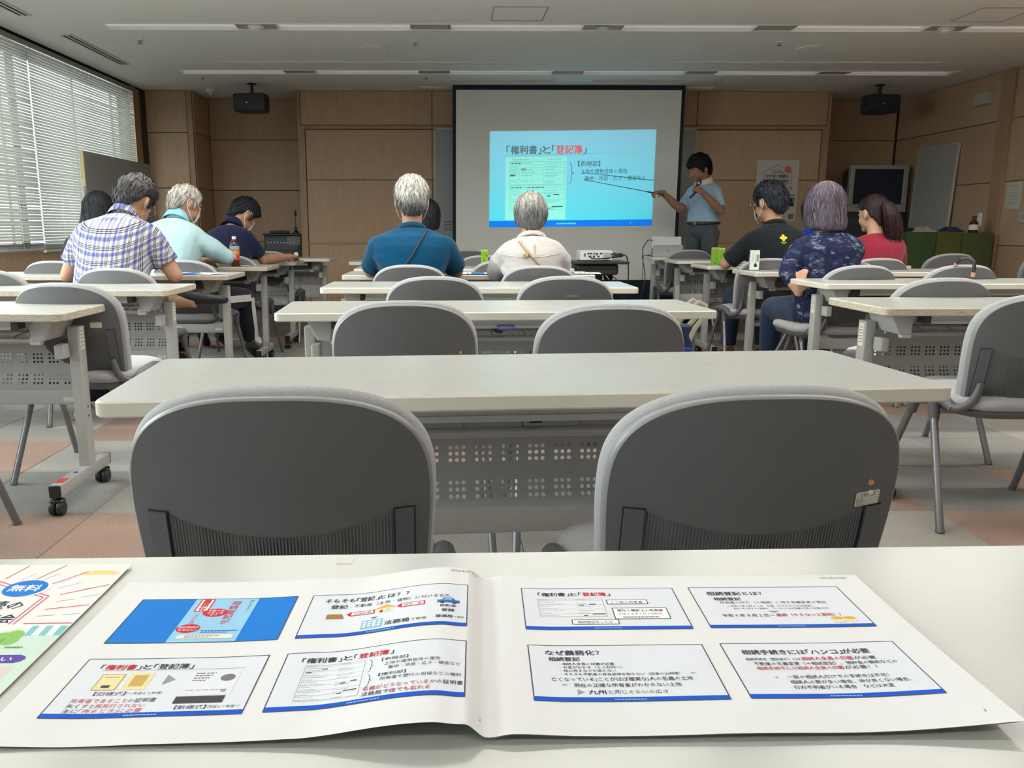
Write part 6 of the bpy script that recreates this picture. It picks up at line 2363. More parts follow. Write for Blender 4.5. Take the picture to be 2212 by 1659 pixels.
pr.rect(5.8, -7.8, 9.4, -3.2, 'p_grey', 2)
pr.disc(7.6, -4.6, 0.75, 0.95, 'p_dark', 3); pr.poly([(5.9, -7.8), (9.3, -7.8), (8.9, -6.2), (7.6, -5.6), (6.3, -6.2)], 'p_dark', 3)
for k in range(5):
    pr.dashes(-9.3, -3.4 - 1.5 * k, 13.0, 0.5, 'p_grey', 20, 2, 50 + k)
for k in range(3):
    pr.dashes(3.0, -9.4 - 1.2 * k, 6.5, 0.4, 'p_pink', 12, 2, 70 + k)
pr.rect(6.8, -13.9, 9.5, -11.6, 'p_green', 2)
pr.build('poster_print', po)

# ------------------------------------------------------------------ drinks and papers on the tables
bo = empty('tea_bottle', (-1.535, 5.955, TOP), 0, 'plastic barley tea bottle with a red and orange label', 'bottle')
M_tea = mat('brown_tea', (0.055, 0.018, 0.012), 0.12, spec=0.6)
q = MB(); q.lathe([(0.026, 0.0), (0.0335, 0.004), (0.034, 0.018), (0.0315, 0.026), (0.034, 0.034), (0.034, 0.048), (0.034, 0.145), (0.034, 0.156), (0.030, 0.168), (0.020, 0.184), (0.0145, 0.192), (0.0135, 0.197)], 24); q.build('body', M_tea, bo)
q = MB(); q.lathe([(0.0345, 0.047), (0.0348, 0.05), (0.0348, 0.085), (0.0345, 0.086)], 24, mi=0); q.lathe([(0.0346, 0.085), (0.0347, 0.128)], 24, mi=1); q.lathe([(0.0346, 0.128), (0.0345, 0.148)], 24, mi=2)
lb_ = q.build('label', [mat('label_red', (0.62, 0.06, 0.03), 0.35), mat('label_orange', (0.70, 0.26, 0.05), 0.35), mat('label_sky', (0.25, 0.55, 0.72), 0.35)], bo)
ink('white', (240, 240, 238)); ink('labelred', (190, 50, 36))
pr = Print(lambda x, y, l: Vector(((0.0349 + 0.0002 * l) * math.sin(x / 0.035), -(0.0349 + 0.0002 * l) * math.cos(x / 0.035), y)))
pr.text('むぎ茶', 0.0, 0.096, 0.016, 'white', 2, 0.03, center=True, width=0.042)
pr.rect(-0.008, 0.062, 0.014, 0.084, 'white', 1, 4, 1)
pr.text('健康', 0.003, 0.067, 0.009, 'labelred', 2, 0.02, center=True)
pr.build('label_lettering', lb_)
q = MB(); q.lathe([(0.0145, 0.196), (0.0150, 0.199), (0.0150, 0.213), (0.0135, 0.216)], 20); q.build('cap', M_white, bo)

M_cgreen = mat('carton_green', (0.24, 0.52, 0.045), 0.4)
M_ctop = mat('carton_top_straw', (0.52, 0.56, 0.16), 0.4)
ink('tea_dark', (24, 52, 20)); ink('tea_red', (180, 60, 40)); ink('tea_deep', (88, 170, 30))


def tea_carton(x, y, rz, label):
    t = empty('tea_carton', (x, y, TOP), rz, label, 'drink carton', 'green tea cartons')
    q = MB(); q.box((0, 0, 0.0585), (0.047, 0.038, 0.117)); q.build('box', M_cgreen, t, smooth=False)
    q = MB(); q.box((0, 0, 0.1225), (0.047, 0.038, 0.011)); q.build('top_band', M_ctop, t, smooth=False)
    pr = Print(lambda a, b, l: Vector((a, -0.0191 - 0.0002 * l, b)))
    pr.rect(-0.0235, 0.0, 0.0235, 0.016, 'tea_deep', 1)
    pr.text('お', 0.006, 0.082, 0.016, 'tea_dark', 2, 0.03)
    pr.text('い', -0.010, 0.066, 0.014, 'tea_dark', 2, 0.02)
    pr.text('お', -0.008, 0.052, 0.012, 'tea_dark', 2, 0.02)
    pr.text('茶', -0.002, 0.034, 0.017, 'tea_dark', 2, 0.03)
    pr.disc(-0.011, 0.090, 0.004, 0.004, 'tea_red', 2, 10)
    pr.disc(0.014, 0.034, 0.003, 0.004, 'tea_red', 2, 10)
    pr.dashes(-0.013, 0.104, 0.026, 0.003, 'tea_dark', 6, 2, 3)
    pr.build('carton_print', t)


tea_carton(0.262, 5.69, R(2), 'green tea carton on the middle table left of the white blouse')
tea_carton(2.070, 6.30, R(12), 'green tea carton, the farther and taller-looking of the pair near the speaker')
tea_carton(2.055, 6.12, R(-6), 'green tea carton, the nearer of the pair beside the open papers')
wc = empty('white_carton', (2.025, 5.37, TOP), R(-14), 'white drink carton with a green drop on it', 'drink carton')
q = MB(); q.box((0, 0, 0.069), (0.058, 0.044, 0.126)); q.build('box', mat('carton_white', (0.80, 0.82, 0.78), 0.4), wc, smooth=False)
ink('drop_green', (16, 92, 62)); ink('drop_grey', (120, 140, 130))
q = MB(); q.box((0, 0, 0.003), (0.0582, 0.0442, 0.006)); q.build('green_foot', mat('carton_foot_green', (0.02, 0.16, 0.08), 0.4), wc, smooth=False)


def drop(pr, cx, cy_, s):
    pts = []
    for k in range(22):
        a = 2 * math.pi * k / 22
        r = s * (1.0 if math.sin(a) < 0 else 1.0 + 0.0)
        x, y = r * math.cos(a), r * math.sin(a)
        if y > 0:
            y *= 1.9; x *= max(0.0, 1 - (y / (1.9 * s)) ** 1.4 * 0.9)
        pts.append((cx + x, cy_ + y))
    pr.poly(pts, 'drop_green', 1)


pr = Print(lambda a, b, l: Vector((a, -0.0221 - 0.0002 * l, b)))
drop(pr, 0.006, 0.034, 0.011)
pr.line([(-0.012, 0.06), (-0.012, 0.11)], 0.002, 'drop_grey'); pr.line([(0.005, 0.062), (0.006, 0.104)], 0.003, 'drop_grey', 1); pr.dashes(0.012, 0.06, 0.012, 0.045, 'drop_grey', 6, 1, 4)
pr.build('carton_print', wc)
pr = Print(lambda a, b, l: Vector((-0.0291 - 0.0002 * l, -a, b)))
drop(pr, 0.0, 0.048, 0.009); pr.rect(-0.014, 0.01, 0.014, 0.026, 'drop_grey', 1); pr.rect(-0.016, 0.10, 0.002, 0.122, 'drop_green', 1)
pr.build('carton_side_print', wc)

M_paper = mat('paper_white', (0.80, 0.80, 0.80), 0.75)


def sheet(name, x, y, rz, label, w_=0.21, h_=0.297, kind=0):
    t = empty(name, (x, y, TOP + 0.0012), rz, label, 'handout', 'handouts on the tables')
    q = MB(); q.grid(lambda u, v: Vector(((u - .5) * w_, (v - .5) * h_, 0.0016 * math.sin(u * 5 + v * 3) + 0.002)), 6, 6); q.build('page', M_paper, t)
    pr = Print(lambda a, b, l: Vector((a, b, 0.0042 + 0.0003 * l)))
    if kind == 1:
        pr.rect(-w_ * .38, h_ * .05, w_ * .30, h_ * .30, 'slide_blue', 1)
    for k in range(7):
        pr.dashes(-w_ * .4, h_ * (0.36 - 0.11 * k), w_ * .75, 0.006, 'p_grey', 14, 2 if kind else 1, 80 + k)
    pr.build('print', t)


sheet('handout_sheet', -1.52, 5.02, R(70), 'white handout on the table of the man in plaid', kind=1)
sheet('handout_sheet', -1.58, 6.10, R(84), 'white handout beside the tea bottle')
sheet('handout_sheet', 2.30, 5.40, R(80), 'white handout with blue print beside the white carton', kind=1)
sheet('handout_sheet', 2.30, 6.14, R(74), 'white handout beside the two green cartons')
sheet('handout_sheet', 0.24, 5.02, R(88), 'white handout on the table between the two people in the middle', kind=1)
sheet('handout_sheet', 0.80, 5.05, R(84), 'handout with blue print right of the woman in white', kind=1)
q = MB(); q.lathe([(0.012, 0), (0.018, 0.002), (0.018, 0.010), (0.012, 0.012)], 16, Matrix.Rotation(R(90), 4, 'X')); q.tube([(0, -0.006, 0), (0.0, -0.006, -0.03)], 0.008, 8)
o = q.build('correction_tape', M_white, loc=(-1.245, 6.80, 0.775)); tag(o, 'small white correction tape in the hand of the man in navy', 'stationery')

# ------------------------------------------------------------------ bags and the strap over a chair
tb_ = empty('tote_bag', (0.905, 3.30, 0.0), R(8), 'blue tote bag with cream straps hanging by the table end', 'bag')
M_tote = mat('tote_navy', (0.014, 0.028, 0.085), 0.85, var=(20, .15)); M_tote2 = mat('tote_blue', (0.010, 0.050, 0.30), 0.85)
q = MB()
q.loft([[(x, y, z) for x, y in rrect(w_, d, 0.03, 4)] for w_, d, z in ((0.16, 0.10, 0.26), (0.19, 0.13, 0.29), (0.20, 0.13, 0.45), (0.19, 0.10, 0.60), (0.18, 0.08, 0.605))])
q.build('bag_body', M_tote, tb_)
q = MB(); q.rbox((0.03, -0.075, 0.41), (0.085, 0.03, 0.22), 0.012); q.build('front_pocket', M_tote2, tb_)
M_strap = mat('cream_webbing', (0.55, 0.52, 0.42), 0.8)
for k, (dx, dy) in enumerate(((0.0, -0.05), (0.015, 0.04))):
    q = MB(); q.tube([(-0.06 + dx, dy, 0.50), (0.0 + dx, dy, 0.585), (0.055 + dx, dy, 0.66), (0.105 + dx, dy - .01, 0.70), (0.135 + dx, dy, 0.685), (0.135 + dx, dy, 0.64), (0.10 + dx, dy, 0.60), (0.075 + dx, dy, 0.55), (0.07 + dx, dy, 0.49)], 0.012, 8, flat=0.25, up=(0, 1, 0)); q.build('strap', M_strap, tb_)
bb = empty('floor_bag', (-2.06, 4.72, 0), 0, 'black bag on the floor under the tables on the left', 'bag')
q = MB(); q.loft([[(x, y, z) for x, y in rrect(w_, d, 0.05, 4)] for w_, d, z in ((0.20, 0.14, 0.0), (0.27, 0.19, 0.03), (0.28, 0.19, 0.14), (0.20, 0.13, 0.23), (0.10, 0.06, 0.27))]); q.build('bag_body', M_darktop, bb)
q = MB(); q.tube([(-0.05, 0, 0.25), (-0.04, 0, 0.36), (0.0, 0, 0.40), (0.04, 0, 0.36), (0.05, 0, 0.25)], 0.009, 7); q.build('handle', M_darktop, bb)
um = empty('hooked_strap', (2.83, 4.425, 0.80), 0, 'dark strap with a pink end hooked over an empty chair back', 'strap')
q = MB(); q.tube([(-0.035, 0.03, 0.002), (-0.03, 0.0, 0.026), (-0.005, -0.02, 0.032), (0.012, -0.045, 0.014), (0.014, -0.050, -0.02), (0.012, -0.050, -0.045)], 0.0095, 8); q.build('hook', M_black, um)
q = MB(); q.tube([(0.012, -0.050, -0.043), (0.011, -0.050, -0.066)], 0.0102, 8); q.build('pink_end', mat('pink_rubber', (0.62, 0.28, 0.22), 0.5), um)
q = MB(); q.tube([(-0.036, 0.03, 0.004), (-0.037, 0.034, -0.012)], 0.0102, 8); q.build('pink_end', MATS['pink_rubber'], um)
# ------------------------------------------------------------------ handout booklet and flyer on the nearest table
BK_O, BK_A = Vector((0.028, 0.408)), R(0.577)
ZT = TOP + 0.0006


def bk_xy(x, y):
    x = x + 0.048 * (y - 0.11)
    return (BK_O.x + x * math.cos(BK_A) - y * math.sin(BK_A), BK_O.y + x * math.sin(BK_A) + y * math.cos(BK_A))


LIFT_L = [(-0.30, 0.0012), (-0.19, 0.0012), (-0.11, 0.0040), (-0.032, 0.0125), (-0.014, 0.0110), (0.0, 0.0026)]


def lift(x, y):
    if x < 0:
        return lerp_tab(LIFT_L, x) * (1.0 + 0.10 * (1 - y / 0.21) * max(0.0, min(1.0, (x + 0.17) / 0.14)) ** 2) + 0.0006 * math.sin(x * 60) * (1 - y / 0.21) ** 2
    cur = 0.006 * max(0.0, (x / 0.30)) ** 5 * max(0.0, 1 - y / 0.21) ** 2
    return lerp_tab([(0, 0.0026), (0.014, 0.0046), (0.05, 0.0034), (0.31, 0.0024)], x) + cur + 0.0005 * math.sin(x * 45 + 1) * (1 - y / 0.21) ** 2


def on_page(x, y, l):
    a = bk_xy(x, y)
    return Vector((a[0], a[1], ZT + lift(x, y) + 0.00005 * l + (0.00006 if l else 0)))


for n_, c in (('k', (66, 64, 74)), ('kg', (120, 118, 126)), ('red', (205, 40, 58)), ('redl', (205, 84, 96)), ('blue', (0, 122, 216)), ('bar', (0, 84, 200)), ('pale2', (222, 226, 234)), ('skyl', (150, 202, 234)), ('rim', (66, 72, 92)),
              ('docw', (226, 229, 234)), ('yel', (232, 222, 170)), ('tan', (206, 170, 96)), ('brown', (170, 116, 62)), ('roof', (226, 170, 80)), ('cream2', (238, 230, 208)), ('car', (36, 110, 190)), ('bldg', (146, 188, 216)), ('greyd', (150, 152, 160)), ('wht', (246, 246, 248)), ('dk', (70, 66, 72)), ('purp', (98, 70, 168)),
              ('mag', (206, 60, 110)), ('pinkl', (222, 120, 150)), ('vio', (190, 170, 210)), ('mint', (206, 226, 212)), ('leaf', (140, 196, 96)), ('leafd', (96, 150, 70)), ('aqua', (128, 198, 200)), ('sandy', (238, 214, 140)), ('orchid', (220, 205, 200)), ('navyk', (52, 50, 84))):
    ink(n_, c)

bk = empty('handout_booklet', (0, 0, 0), 0, 'open handout booklet with eight printed slides on the nearest table', 'booklet')
M_page = mat('booklet_paper', (0.76, 0.76, 0.77), 0.7)
for nm, x0, x1 in (('left_page', -0.289, 0.0), ('right_page', 0.0, 0.3055)):
    q = MB()
    q.grid(lambda u, v: on_page(x0 + (x1 - x0) * u, 0.211 * v, 0), 170, 24)
    pg = q.build(nm, M_page, bk)
    if nm == 'left_page':
        left_page = pg
    else:
        right_page = pg
        q = MB()
        q.grid(lambda u, v: on_page(0.0025 + 0.300 * u, 0.0008 + 0.208 * v, 0) - Vector((0, 0, 0.0012)), 30, 8)
        o = q.build('under_page', M_page, bk)


def slide(page, x0, y0, w_=0.1200, h_=0.0668, bg='pale2'):
    k = w_ / 16
    ky = h_ / 9
    pr = Print(lambda x, y, l: on_page(x0 + x * k, y0 + y * ky, l + 1))
    pr.seg = 0.4
    pr.rect(0, 0, 16, 9, bg, 1, 40, 8)
    pr.frame(0.05, 0.05, 15.95, 8.95, 0.10, 'rim', 2)
    if bg != 'blue':
        pr.rect(0.06, 0.06, 15.94, 0.66, 'bar', 2, 48, 1)
        pr.dashes(6.6, 0.26, 2.6, 0.13, 'skyl', 10, 3, 12)
    return pr


T3 = line_of


def register(pr, x0, y0, x1, y1, rows, seed=1, marks=()):
    pr.rect(x0, y0, x1, y1, 'docw', 2, 5, 2)
    pr.frame(x0 + .1, y0 + .1, x1 - .1, y1 - .1, 0.05, 'greyd', 3)
    for k in range(rows):
        y = y1 - (y1 - y0) * (k + 0.6) / (rows + 0.2)
        pr.dashes(x0 + 0.2, y, (x1 - x0) * (0.16 + 0.10 * (k % 3)), 0.07, 'greyd', 6, 3, seed + k)
        if k % 3 != 1:
            pr.dashes(x0 + (x1 - x0) * 0.58, y, (x1 - x0) * (0.16 + 0.08 * (k % 2)), 0.07, 'greyd', 6, 3, seed + 30 + k)
        if k % 2 == 0:
            pr.line([(x0 + .1, y - .12), (x1 - .1, y - .12)], 0.03, 'greyd', 3)
    for m_ in marks:
        pr.rect(*m_, 'dk', 4)


# 1 cover poster on blue
pr = slide(left_page, -0.265, 0.1130, h_=0.0675, bg='blue')
pr.rect(5.6, 0.08, 12.0, 8.92, 'skyl', 2, 6, 4)
bx = [(6.2, 6.2), (7.5, 6.2), (7.5, 8.8), (6.2, 8.8)]
pr.poly(bx, 'wht', 3); pr.line(bx + bx[:1], 0.14, 'red', 4)
for k, ch in enumerate('義務化'):
    pr.text(ch, 6.85, 8.02 - 0.82 * k, 0.86, 'red', 5, 0.03, center=True)
pr.vtext('されます。', 6.7, 5.1, 0.55, 'pinkl', 4, 0.01)
pr.vtext('相続登記が', 9.9, 7.6, 0.95, 'redl', 4, 0.02)
pr.vtext('親しみやすい。', 11.4, 8.2, 0.42, 'kg', 4)
pr.disc(8.4, 5.9, 1.25, 0.85, 'red', 4); pr.text('令和６年', 8.4, 6.1, 0.42, 'wht', 5, 0.01, center=True); pr.text('４月１日', 8.4, 5.65, 0.42, 'wht', 5, 0.01, center=True); pr.text('から', 8.4, 5.25, 0.40, 'wht', 5, 0.01, center=True)
pr.disc(6.8, 2.7, 1.15, 0.85, 'red', 4); pr.text('登記申請は', 6.8, 2.75, 0.40, 'wht', 5, 0.01, center=True); pr.text('お早めに！', 6.8, 2.25, 0.40, 'wht', 5, 0.01, center=True)
pr.dashes(8.2, 2.1, 3.5, 0.16, 'bar', 14, 4, 2); pr.dashes(8.2, 1.8, 2.6, 0.14, 'kg', 12, 4, 3)
pr.rect(6.3, 0.75, 11.5, 1.45, 'cream2', 4, 3, 1); pr.dashes(7.0, 1.12, 3.2, 0.14, 'kg', 12, 5, 5); pr.dashes(7.0, 0.88, 2.4, 0.12, 'kg', 10, 5, 6)
pr.build('slide_print', left_page)
# 2 what is registration
pr = slide(left_page, -0.1334, 0.1130)
T3(pr, [('そもそも「登記」とは？？', 'k')], 1.5, 7.1, 1.02, 0.025, 8.6)
pr.text('登記', 2.3, 5.8, 0.86, 'k', 4, 0.025, width=1.7); pr.text('…不動産（土地・建物）に付ける名札', 4.1, 5.85, 0.74, 'k', 4, width=10.2)
pr.poly([(2.2, 3.6), (4.0, 3.6), (3.7, 4.5), (2.2, 4.5)], 'brown', 3); pr.rect(2.2, 4.5, 3.7, 4.62, 'leaf', 3)
for x, y, s_ in ((4.5, 4.0, '山田太郎'), (9.4, 4.4, '田中一郎')):
    pr.poly([(x - .4, y + .4), (x, y), (x, y + .85)], 'red', 3); pr.rect(x, y, x + 2.4, y + .85, 'red', 3); pr.rect(x + .12, y + .14, x + 2.25, y + .71, 'wht', 4); pr.text(s_, x + 1.2, y + 0.24, 0.46, 'k', 5, 0.01, center=True, width=1.7)
pr.rect(7.2, 4.0, 8.6, 4.9, 'yel', 3); pr.poly([(6.9, 4.85), (8.9, 4.85), (7.9, 5.6)], 'roof', 4); pr.rect(7.4, 4.0, 7.7, 4.5, 'red', 4); pr.rect(7.9, 4.3, 8.3, 4.6, 'skyl', 4)
pr.rect(5.9, 1.0, 7.9, 2.7, 'bldg', 3)
for i in range(4):
    for j in range(3):
        pr.rect(6.05 + .46 * i, 1.35 + .42 * j, 6.35 + .46 * i, 1.62 + .42 * j, 'wht', 4)
pr.poly([(6.6, 3.2), (7.4, 3.2), (7.0, 2.85)], 'kg', 4)
pr.text('法務局', 8.1, 1.25, 0.88, 'k', 4, 0.02, width=2.4); pr.text('で管理', 10.6, 1.35, 0.5, 'k', 4, width=1.5)
pr.rect(13.0, 4.6, 15.2, 5.2, 'car', 3); pr.poly([(13.4, 5.2), (14.8, 5.2), (14.5, 5.7), (13.7, 5.7)], 'car', 3); pr.rect(13.8, 5.22, 14.4, 5.55, 'skyl', 4); pr.disc(13.5, 4.6, .22, .22, 'dk', 4, 10); pr.disc(14.7, 4.6, .22, .22, 'dk', 4, 10)
pr.text('自動車', 14.1, 3.75, 0.55, 'k', 4, 0.01, center=True); pr.text('登録', 14.1, 2.75, 0.65, 'k', 4, 0.02, center=True); pr.text('陸運局', 13.0, 1.5, 0.62, 'k', 4, 0.02, width=1.6); pr.text('で管理', 14.7, 1.6, 0.36, 'k', 4, width=0.95)
pr.build('slide_print', left_page)
# 3 deeds, old and new
pr = slide(left_page, -0.265, 0.0260)
T3(pr, [('「', 'k'), ('権利書', 'red'), ('」と「登記簿」', 'k')], 1.6, 7.2, 0.92, 0.025, 8.2)
pr.line([(2.0, 7.0), (14.4, 7.0)], 0.04, 'greyd', 3)
pr.frame(2.4, 4.0, 4.3, 6.4, 0.10, 'tan', 4); pr.rect(2.4, 4.0, 4.3, 6.4, 'yel', 3, 2, 1); pr.rect(3.0, 4.3, 3.7, 4.7, 'dk', 4); pr.dashes(2.8, 5.9, 1.2, .08, 'kg', 3, 4, 3)
pr.rect(4.8, 4.0, 6.8, 6.6, 'yel', 3, 2, 1); pr.rect(5.2, 4.5, 6.4, 6.2, 'tan', 4)
pr.poly([(8.0, 4.6), (8.9, 5.4), (8.0, 6.2)], 'greyd', 3)
pr.rect(10.0, 2.9, 14.2, 6.7, 'docw', 3, 3, 2)
for k in range(4):
    pr.dashes(10.4, 6.2 - .38 * k, 1.7 - .2 * k, .16, 'kg', 4, 4, 8 + k)
pr.disc(13.3, 5.5, .62, .55, 'kg', 4); pr.dashes(10.3, 3.6, 3.0, .1, 'greyd', 6, 4, 14); pr.rect(13.3, 3.3, 13.7, 3.7, 'greyd', 4)
pr.rect(9.9, 1.75, 13.9, 2.75, 'dk', 4, 3, 1)
pr.text('【旧様式】', 2.9, 3.2, 0.62, 'k', 4, width=2.6); pr.text('（～平成２０年頃）', 5.6, 3.25, 0.42, 'k', 4, width=2.9)
pr.text('【新様式】', 10.3, 0.95, 0.62, 'k', 4, width=2.5); pr.text('（平成２０年頃～）', 12.9, 1.0, 0.42, 'k', 4, width=2.6)
T3(pr, [('所有者であること', 'redl'), ('の証明書', 'k')], 1.5, 2.15, 0.66, 0, 6.9)
T3(pr, [('失くすと', 'k'), ('再発行されない', 'redl')], 1.5, 1.42, 0.64, 0, 6.3)
T3(pr, [('主に', 'k'), ('「売るとき」に必要', 'redl')], 1.5, 0.74, 0.62, 0, 6.3)
pr.build('slide_print', left_page)
# 4 the register
pr = slide(left_page, -0.1334, 0.0265)
T3(pr, [('「権利書」と「', 'k'), ('登記簿', 'red'), ('」', 'k')], 1.5, 7.2, 0.92, 0.025, 8.2)
register(pr, 2.0, 1.2, 7.4, 6.8, 15, 11, ((3.6, 6.0, 4.1, 6.14), (2.3, 5.5, 2.8, 5.64), (6.4, 3.6, 6.9, 3.74), (5.6, 3.4, 6.0, 3.54), (6.0, 2.2, 7.1, 2.34), (5.5, 1.9, 5.9, 2.04)))
brace(pr, 7.7, 4.6, 6.6, 0.4, 'k', 0.06); brace(pr, 7.8, 2.3, 4.2, 0.4, 'k', 0.06)
pr.text('【表題部】', 8.7, 6.15, 0.55, 'k', 4, width=2.3); pr.text('土地や建物自体の属性', 9.0, 5.4, 0.56, 'k', 4, width=4.8); pr.text('番地・地目・広さ・構造など', 9.4, 4.7, 0.56, 'k', 4, width=6.1)
pr.text('【権利部】', 8.7, 3.7, 0.55, 'k', 4, width=2.3); pr.text('所有者や銀行の担保などの権利', 8.9, 3.0, 0.56, 'k', 4, width=6.7)
T3(pr, [('名義がどうなっているか', 'redl'), ('の証明書', 'k')], 7.6, 1.75, 0.66, 0.008, 8.2)
T3(pr, [('法務局で', 'k'), ('誰でも取れる', 'redl')], 7.6, 0.95, 0.66, 0.008, 5.6)
pr.build('slide_print', left_page)
# 5
pr = slide(right_page, 0.0280, 0.1213)
T3(pr, [('「権利書」と「', 'k'), ('登記簿', 'red'), ('」', 'k')], 1.6, 7.2, 0.92, 0.025, 7.6)
register(pr, 1.5, 2.6, 8.3, 6.6, 8, 41, ((5.7, 5.0, 6.2, 5.16), (6.7, 5.2, 7.4, 5.36), (6.8, 3.1, 8.1, 3.26), (5.9, 2.8, 6.3, 2.96)))
for (a, b, c, d) in ((8.6, 5.3, 12.7, 6.2), (8.9, 2.1, 14.3, 4.4), (4.6, 1.1, 9.1, 2.0)):
    pr.rect(a, b, c, d, 'wht', 4, 4, 1); pr.frame(a, b, c, d, 0.09, 'k', 5)
pr.text('１つ前の所有者', 10.6, 5.5, 0.52, 'k', 6, center=True, width=3.2)
pr.text('現在の登記上の所有者', 11.6, 3.65, 0.52, 'k', 6, 0.01, center=True, width=4.6)
T3(pr, [('平成２８年９月３日', 'k'), ('相続', 'red')], 9.3, 2.95, 0.52, 0.01, 4.4); pr.dashes(9.7, 2.35, 3.6, 0.22, 'kg', 14, 6, 4)
pr.text('相続登記をした日', 6.8, 1.3, 0.52, 'k', 6, center=True, width=3.4)
pr.build('slide_print', right_page)
# 6
pr = slide(right_page, 0.1605, 0.1222)
pr.text('相続登記とは？', 1.6, 7.1, 0.92, 'k', 4, 0.025, width=5.8); pr.text('相続登記', 2.0, 5.9, 0.76, 'k', 4, 0.025, width=2.8)
pr.text('所有者の死亡（＝相続）に伴う名義変更の登記', 2.4, 5.15, 0.56, 'k', 4, width=10.9)
pr.text('～令和６年３月３１日　任意（やるかどうかは自由）', 2.9, 4.4, 0.42, 'k', 4, width=8.6); pr.text('令和６年３月までの相続も、「亡くなった人の名義の土地」も対象となる', 3.4, 3.85, 0.40, 'k', 4, width=9.6)
pr.poly([(6.6, 3.5), (7.9, 3.5), (7.2, 3.1)], 'greyd', 3)
T3(pr, [('令和６年４月１日～', 'k')], 1.8, 2.3, 0.7, 0.005, 5.3); pr.text('義務（やらないと罰則！）', 7.2, 2.35, 0.68, 'redl', 4, 0.02, width=6.4)
for x in (12.9, 14.1):
    pr.disc(x, 1.45, 0.62, 0.55, 'yel', 4, 16); pr.disc(x, 1.85, 0.6, 0.30, 'roof', 5, 16)
pr.build('slide_print', right_page)
# 7
pr = slide(right_page, 0.0278, 0.0330)
pr.text('なぜ義務化？', 1.5, 7.3, 0.92, 'k', 4, 0.025, width=4.9); pr.text('相続登記', 1.7, 6.3, 0.74, 'k', 4, 0.025, width=2.8)
for k, (s_, w__) in enumerate((('・相続人全員の印鑑が必要', 4.8), ('・お金がかかる（１０万円～）', 5.4), ('・特に売るなども困らない', 4.8), ('・そもそも不動産の存在自体を知らない（田舎の山林等）', 10.2))):
    pr.text(s_, 2.6, 5.6 - 0.56 * k, 0.44, 'k', 4, 0.005, width=w__)
pr.text('…etc.', 13.3, 4.0, 0.4, 'k', 4)
pr.text('亡くなっている(ことがほぼ確実な)人の名義の土地', 1.7, 3.05, 0.66, 'k', 4, 0.004, width=12.0)
pr.text('＝', 2.5, 2.25, 0.6, 'kg', 4); pr.text('現在の正確な所有者がわからない土地', 3.5, 2.15, 0.64, 'k', 4, 0.004, width=9.0)
pr.poly([(3.7, 1.0), (4.3, 1.4), (3.7, 1.8)], 'greyd', 3); pr.text('九州', 4.6, 1.1, 0.72, 'k', 4, 0.025, width=1.45); pr.text('と同じぐらいの広さ', 6.25, 1.15, 0.62, 'k', 4, width=4.9)
pr.build('slide_print', right_page)
# 8
pr = slide(right_page, 0.1600, 0.0338)
T3(pr, [('相続手続きには「ハンコ」が必要', 'k')], 1.5, 7.0, 0.92, 0.025, 11.6)
T3(pr, [('相続手続き（登記含む）には', 'k')], 1.5, 5.95, 0.5, 0.004, 4.9); pr.text('相続人全員の印鑑', 6.5, 5.95, 0.66, 'redl', 4, 0.015, width=4.6); pr.text('が必要', 11.2, 5.95, 0.62, 'k', 4, 0.008, width=1.9)
pr.text('不動産の名義変更（＝相続登記）、預貯金の解約などの', 2.0, 5.15, 0.6, 'k', 4, 0.004, width=12.6)
pr.text('相続手続きには相続人全員の印鑑', 2.0, 4.4, 0.62, 'redl', 4, 0.012, width=7.6); pr.text('が必要！！', 9.7, 4.4, 0.62, 'k', 4, 0.006, width=2.8)
pr.text('→', 3.0, 3.0, 0.5, 'kg', 4); pr.text('一部の相続人だけでの手続きは不可！', 4.1, 3.0, 0.6, 'k', 4, 0.004, width=8.7)
pr.text('相続人の数が多い場合、仲が良くない場合、', 4.1, 2.2, 0.6, 'k', 4, 0.004, width=10.2)
pr.text('行方不明者がいる場合　などは大変', 4.1, 1.4, 0.6, 'k', 4, 0.004, width=8.4)
pr.build('slide_print', right_page)
for page, x, s_ in ((left_page, -0.0235, '2024/6/20'), (right_page, 0.2775, '2024/6/20')):
    pr = Print(lambda a, b, l: on_page(a, b, l + 1))
    pr.text(s_, x - 0.004, 0.2035, 0.0052, 'kg', 2, width=0.0215)
    pr.text('2' if x < 0 else '3', x + (0.018 if x < 0 else 0.012), 0.012, 0.004, 'kg', 2)
    pr.build('date_print', page)

# flyer partly under the left edge of the frame
fl_ = empty('seminar_flyer', (0, 0, 0), 0, 'colourful seminar flyer at the lower left beside the booklet', 'flyer')


def on_fly(x, y, l):
    a = bk_xy(-0.301 + (x - 210) / 1000, 0.2475 + (y - 297) / 1000)
    u = max(0.0, (y - 230) / 67)
    return Vector((a[0], a[1], ZT + 0.0008 + 0.0012 * u * u + 0.00004 * l))


q = MB(); q.grid(lambda u, v: on_fly(210 * u, 297 * v, 0), 20, 20); pg = q.build('sheet', mat('flyer_paper', (0.78, 0.77, 0.75), 0.55), fl_)
pr = Print(on_fly)
for (a, b, c) in (((118, 270), (125, 295), 'mag'), ((141, 262), (156, 295.5), 'mag'), ((160, 259), (180, 283), 'mag'), ((177, 241), (208, 258), 'mag'), ((178, 216), (208, 223), 'mag'), ((174, 194), (209, 194), 'mag'),
                  ((131, 264), (138, 280), 'vio'), ((150, 268), (158, 279), 'vio'), ((170, 252), (184, 263), 'vio'), ((166, 262), (172, 268), 'vio'), ((180, 229), (192, 233), 'pinkl'), ((196, 236), (208, 241), 'vio'), ((178, 205), (190, 207), 'pinkl'), ((196, 207), (207, 209), 'vio'), ((100, 262), (104, 285), 'mag'), ((190, 250), (196, 253), 'vio')):
    pr.line([a, b], 1.1 if c == 'mag' else 0.8, c, 2)
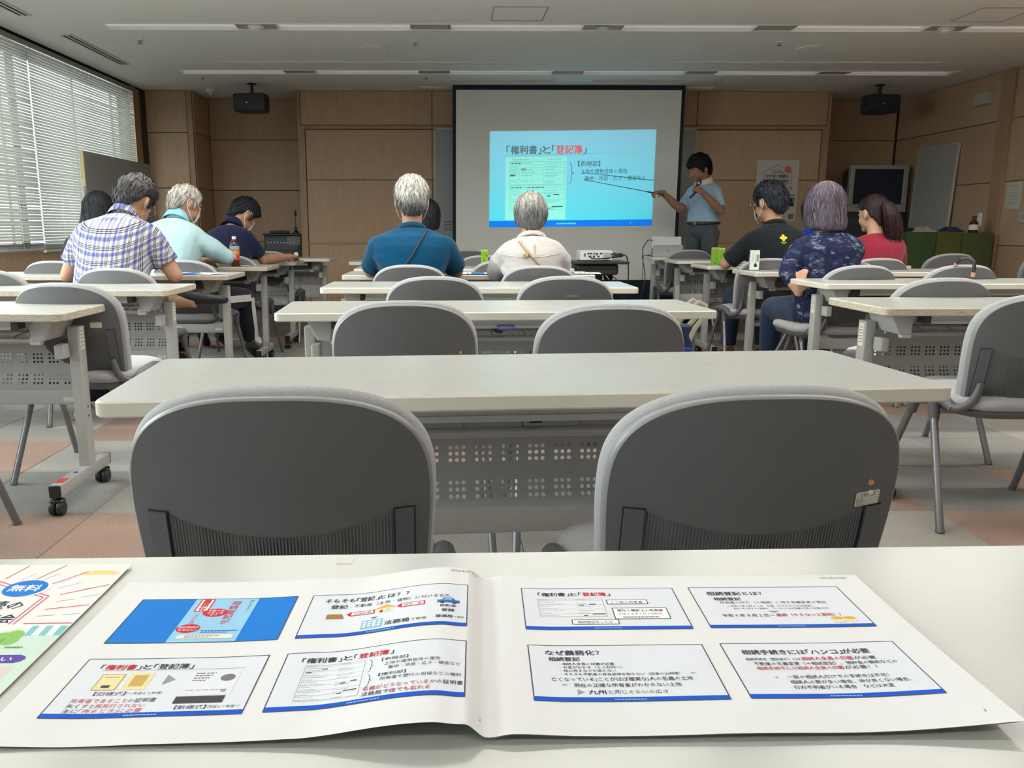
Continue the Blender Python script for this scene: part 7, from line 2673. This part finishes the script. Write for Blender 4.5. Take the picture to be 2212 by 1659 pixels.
pr.line([(40, 195), (44, 235), (105, 271), (169.5, 238.6), (167.2, 193)], 1.6, 'pinkl', 2)
pr.line([(43, 195), (47, 233), (105, 267), (166, 236.6), (163.8, 193)], 0.9, 'mag', 3)
pr.disc(146.5, 253.0, 17.0, 15.0, 'wht', 4, 30); pr.disc(143.7, 252.5, 16.8, 14.6, 'blue', 5, 30)
pr.text('無料', 143.7, 248.0, 12.5, 'wht', 6, 0.02, center=True)
pr.text('空き家と相続の', 60.5, 217.5, 15.5, 'navyk', 4, 0.02, width=98)
pr.text('講演会と個別相談会', 62.0, 196.0, 14.5, 'navyk', 4, 0.02, width=101)
for (cx, cy_, r_) in ((180, 279, 4), (187, 281, 5), (195, 280.5, 5), (202, 279, 3.5)):
    pr.disc(cx, cy_, r_ * 1.3, r_ * 0.8, 'sandy', 2, 16)
pr.rect(0, 0, 209.5, 176, 'mint', 1, 12, 8)
pr.poly([(150, 176), (209.5, 176), (209.5, 190), (185, 190)], 'mint', 1)
for k in range(6):
    x = 179 + 5.0 * k
    pr.poly([(x, 176), (x + 5, 176), (x + 4.2, 190), (x - 0.6, 190)], 'aqua' if k % 2 else 'wht', 3)
for (cx, cy_, r_) in ((170, 172, 8), (177, 176, 7), (178, 169, 6)):
    pr.disc(cx, cy_, r_, r_ * 1.1, 'leaf', 3, 18)
pr.line([(172, 160), (173, 172)], 1.2, 'leafd', 4); pr.dashes(180, 158.5, 12, 2.2, 'leafd', 6, 3, 4)
pr.poly([(90, 149.5), (197, 149.5), (201, 147.5), (202.6, 144.3), (201, 141), (197, 139), (90, 139)], 'purp', 3)
pr.text('お申込みください', 118, 141.5, 7.0, 'wht', 4, 0.01, width=76)
pr.rect(60, 100, 200, 134.5, 'orchid', 2, 4, 2)
pr.build('flyer_print', fl_)
q = MB(); q.box((0, 0, 0), (0.0145, 0.017, 0.0002)); o = q.build('clear_tape', mat('tape', (0.60, 0.59, 0.53), 0.3), loc=(-0.089, 0.664, TOP + 0.0002), rz=R(2), smooth=False); tag(o, 'small piece of clear tape at the far edge of the nearest table', 'tape')
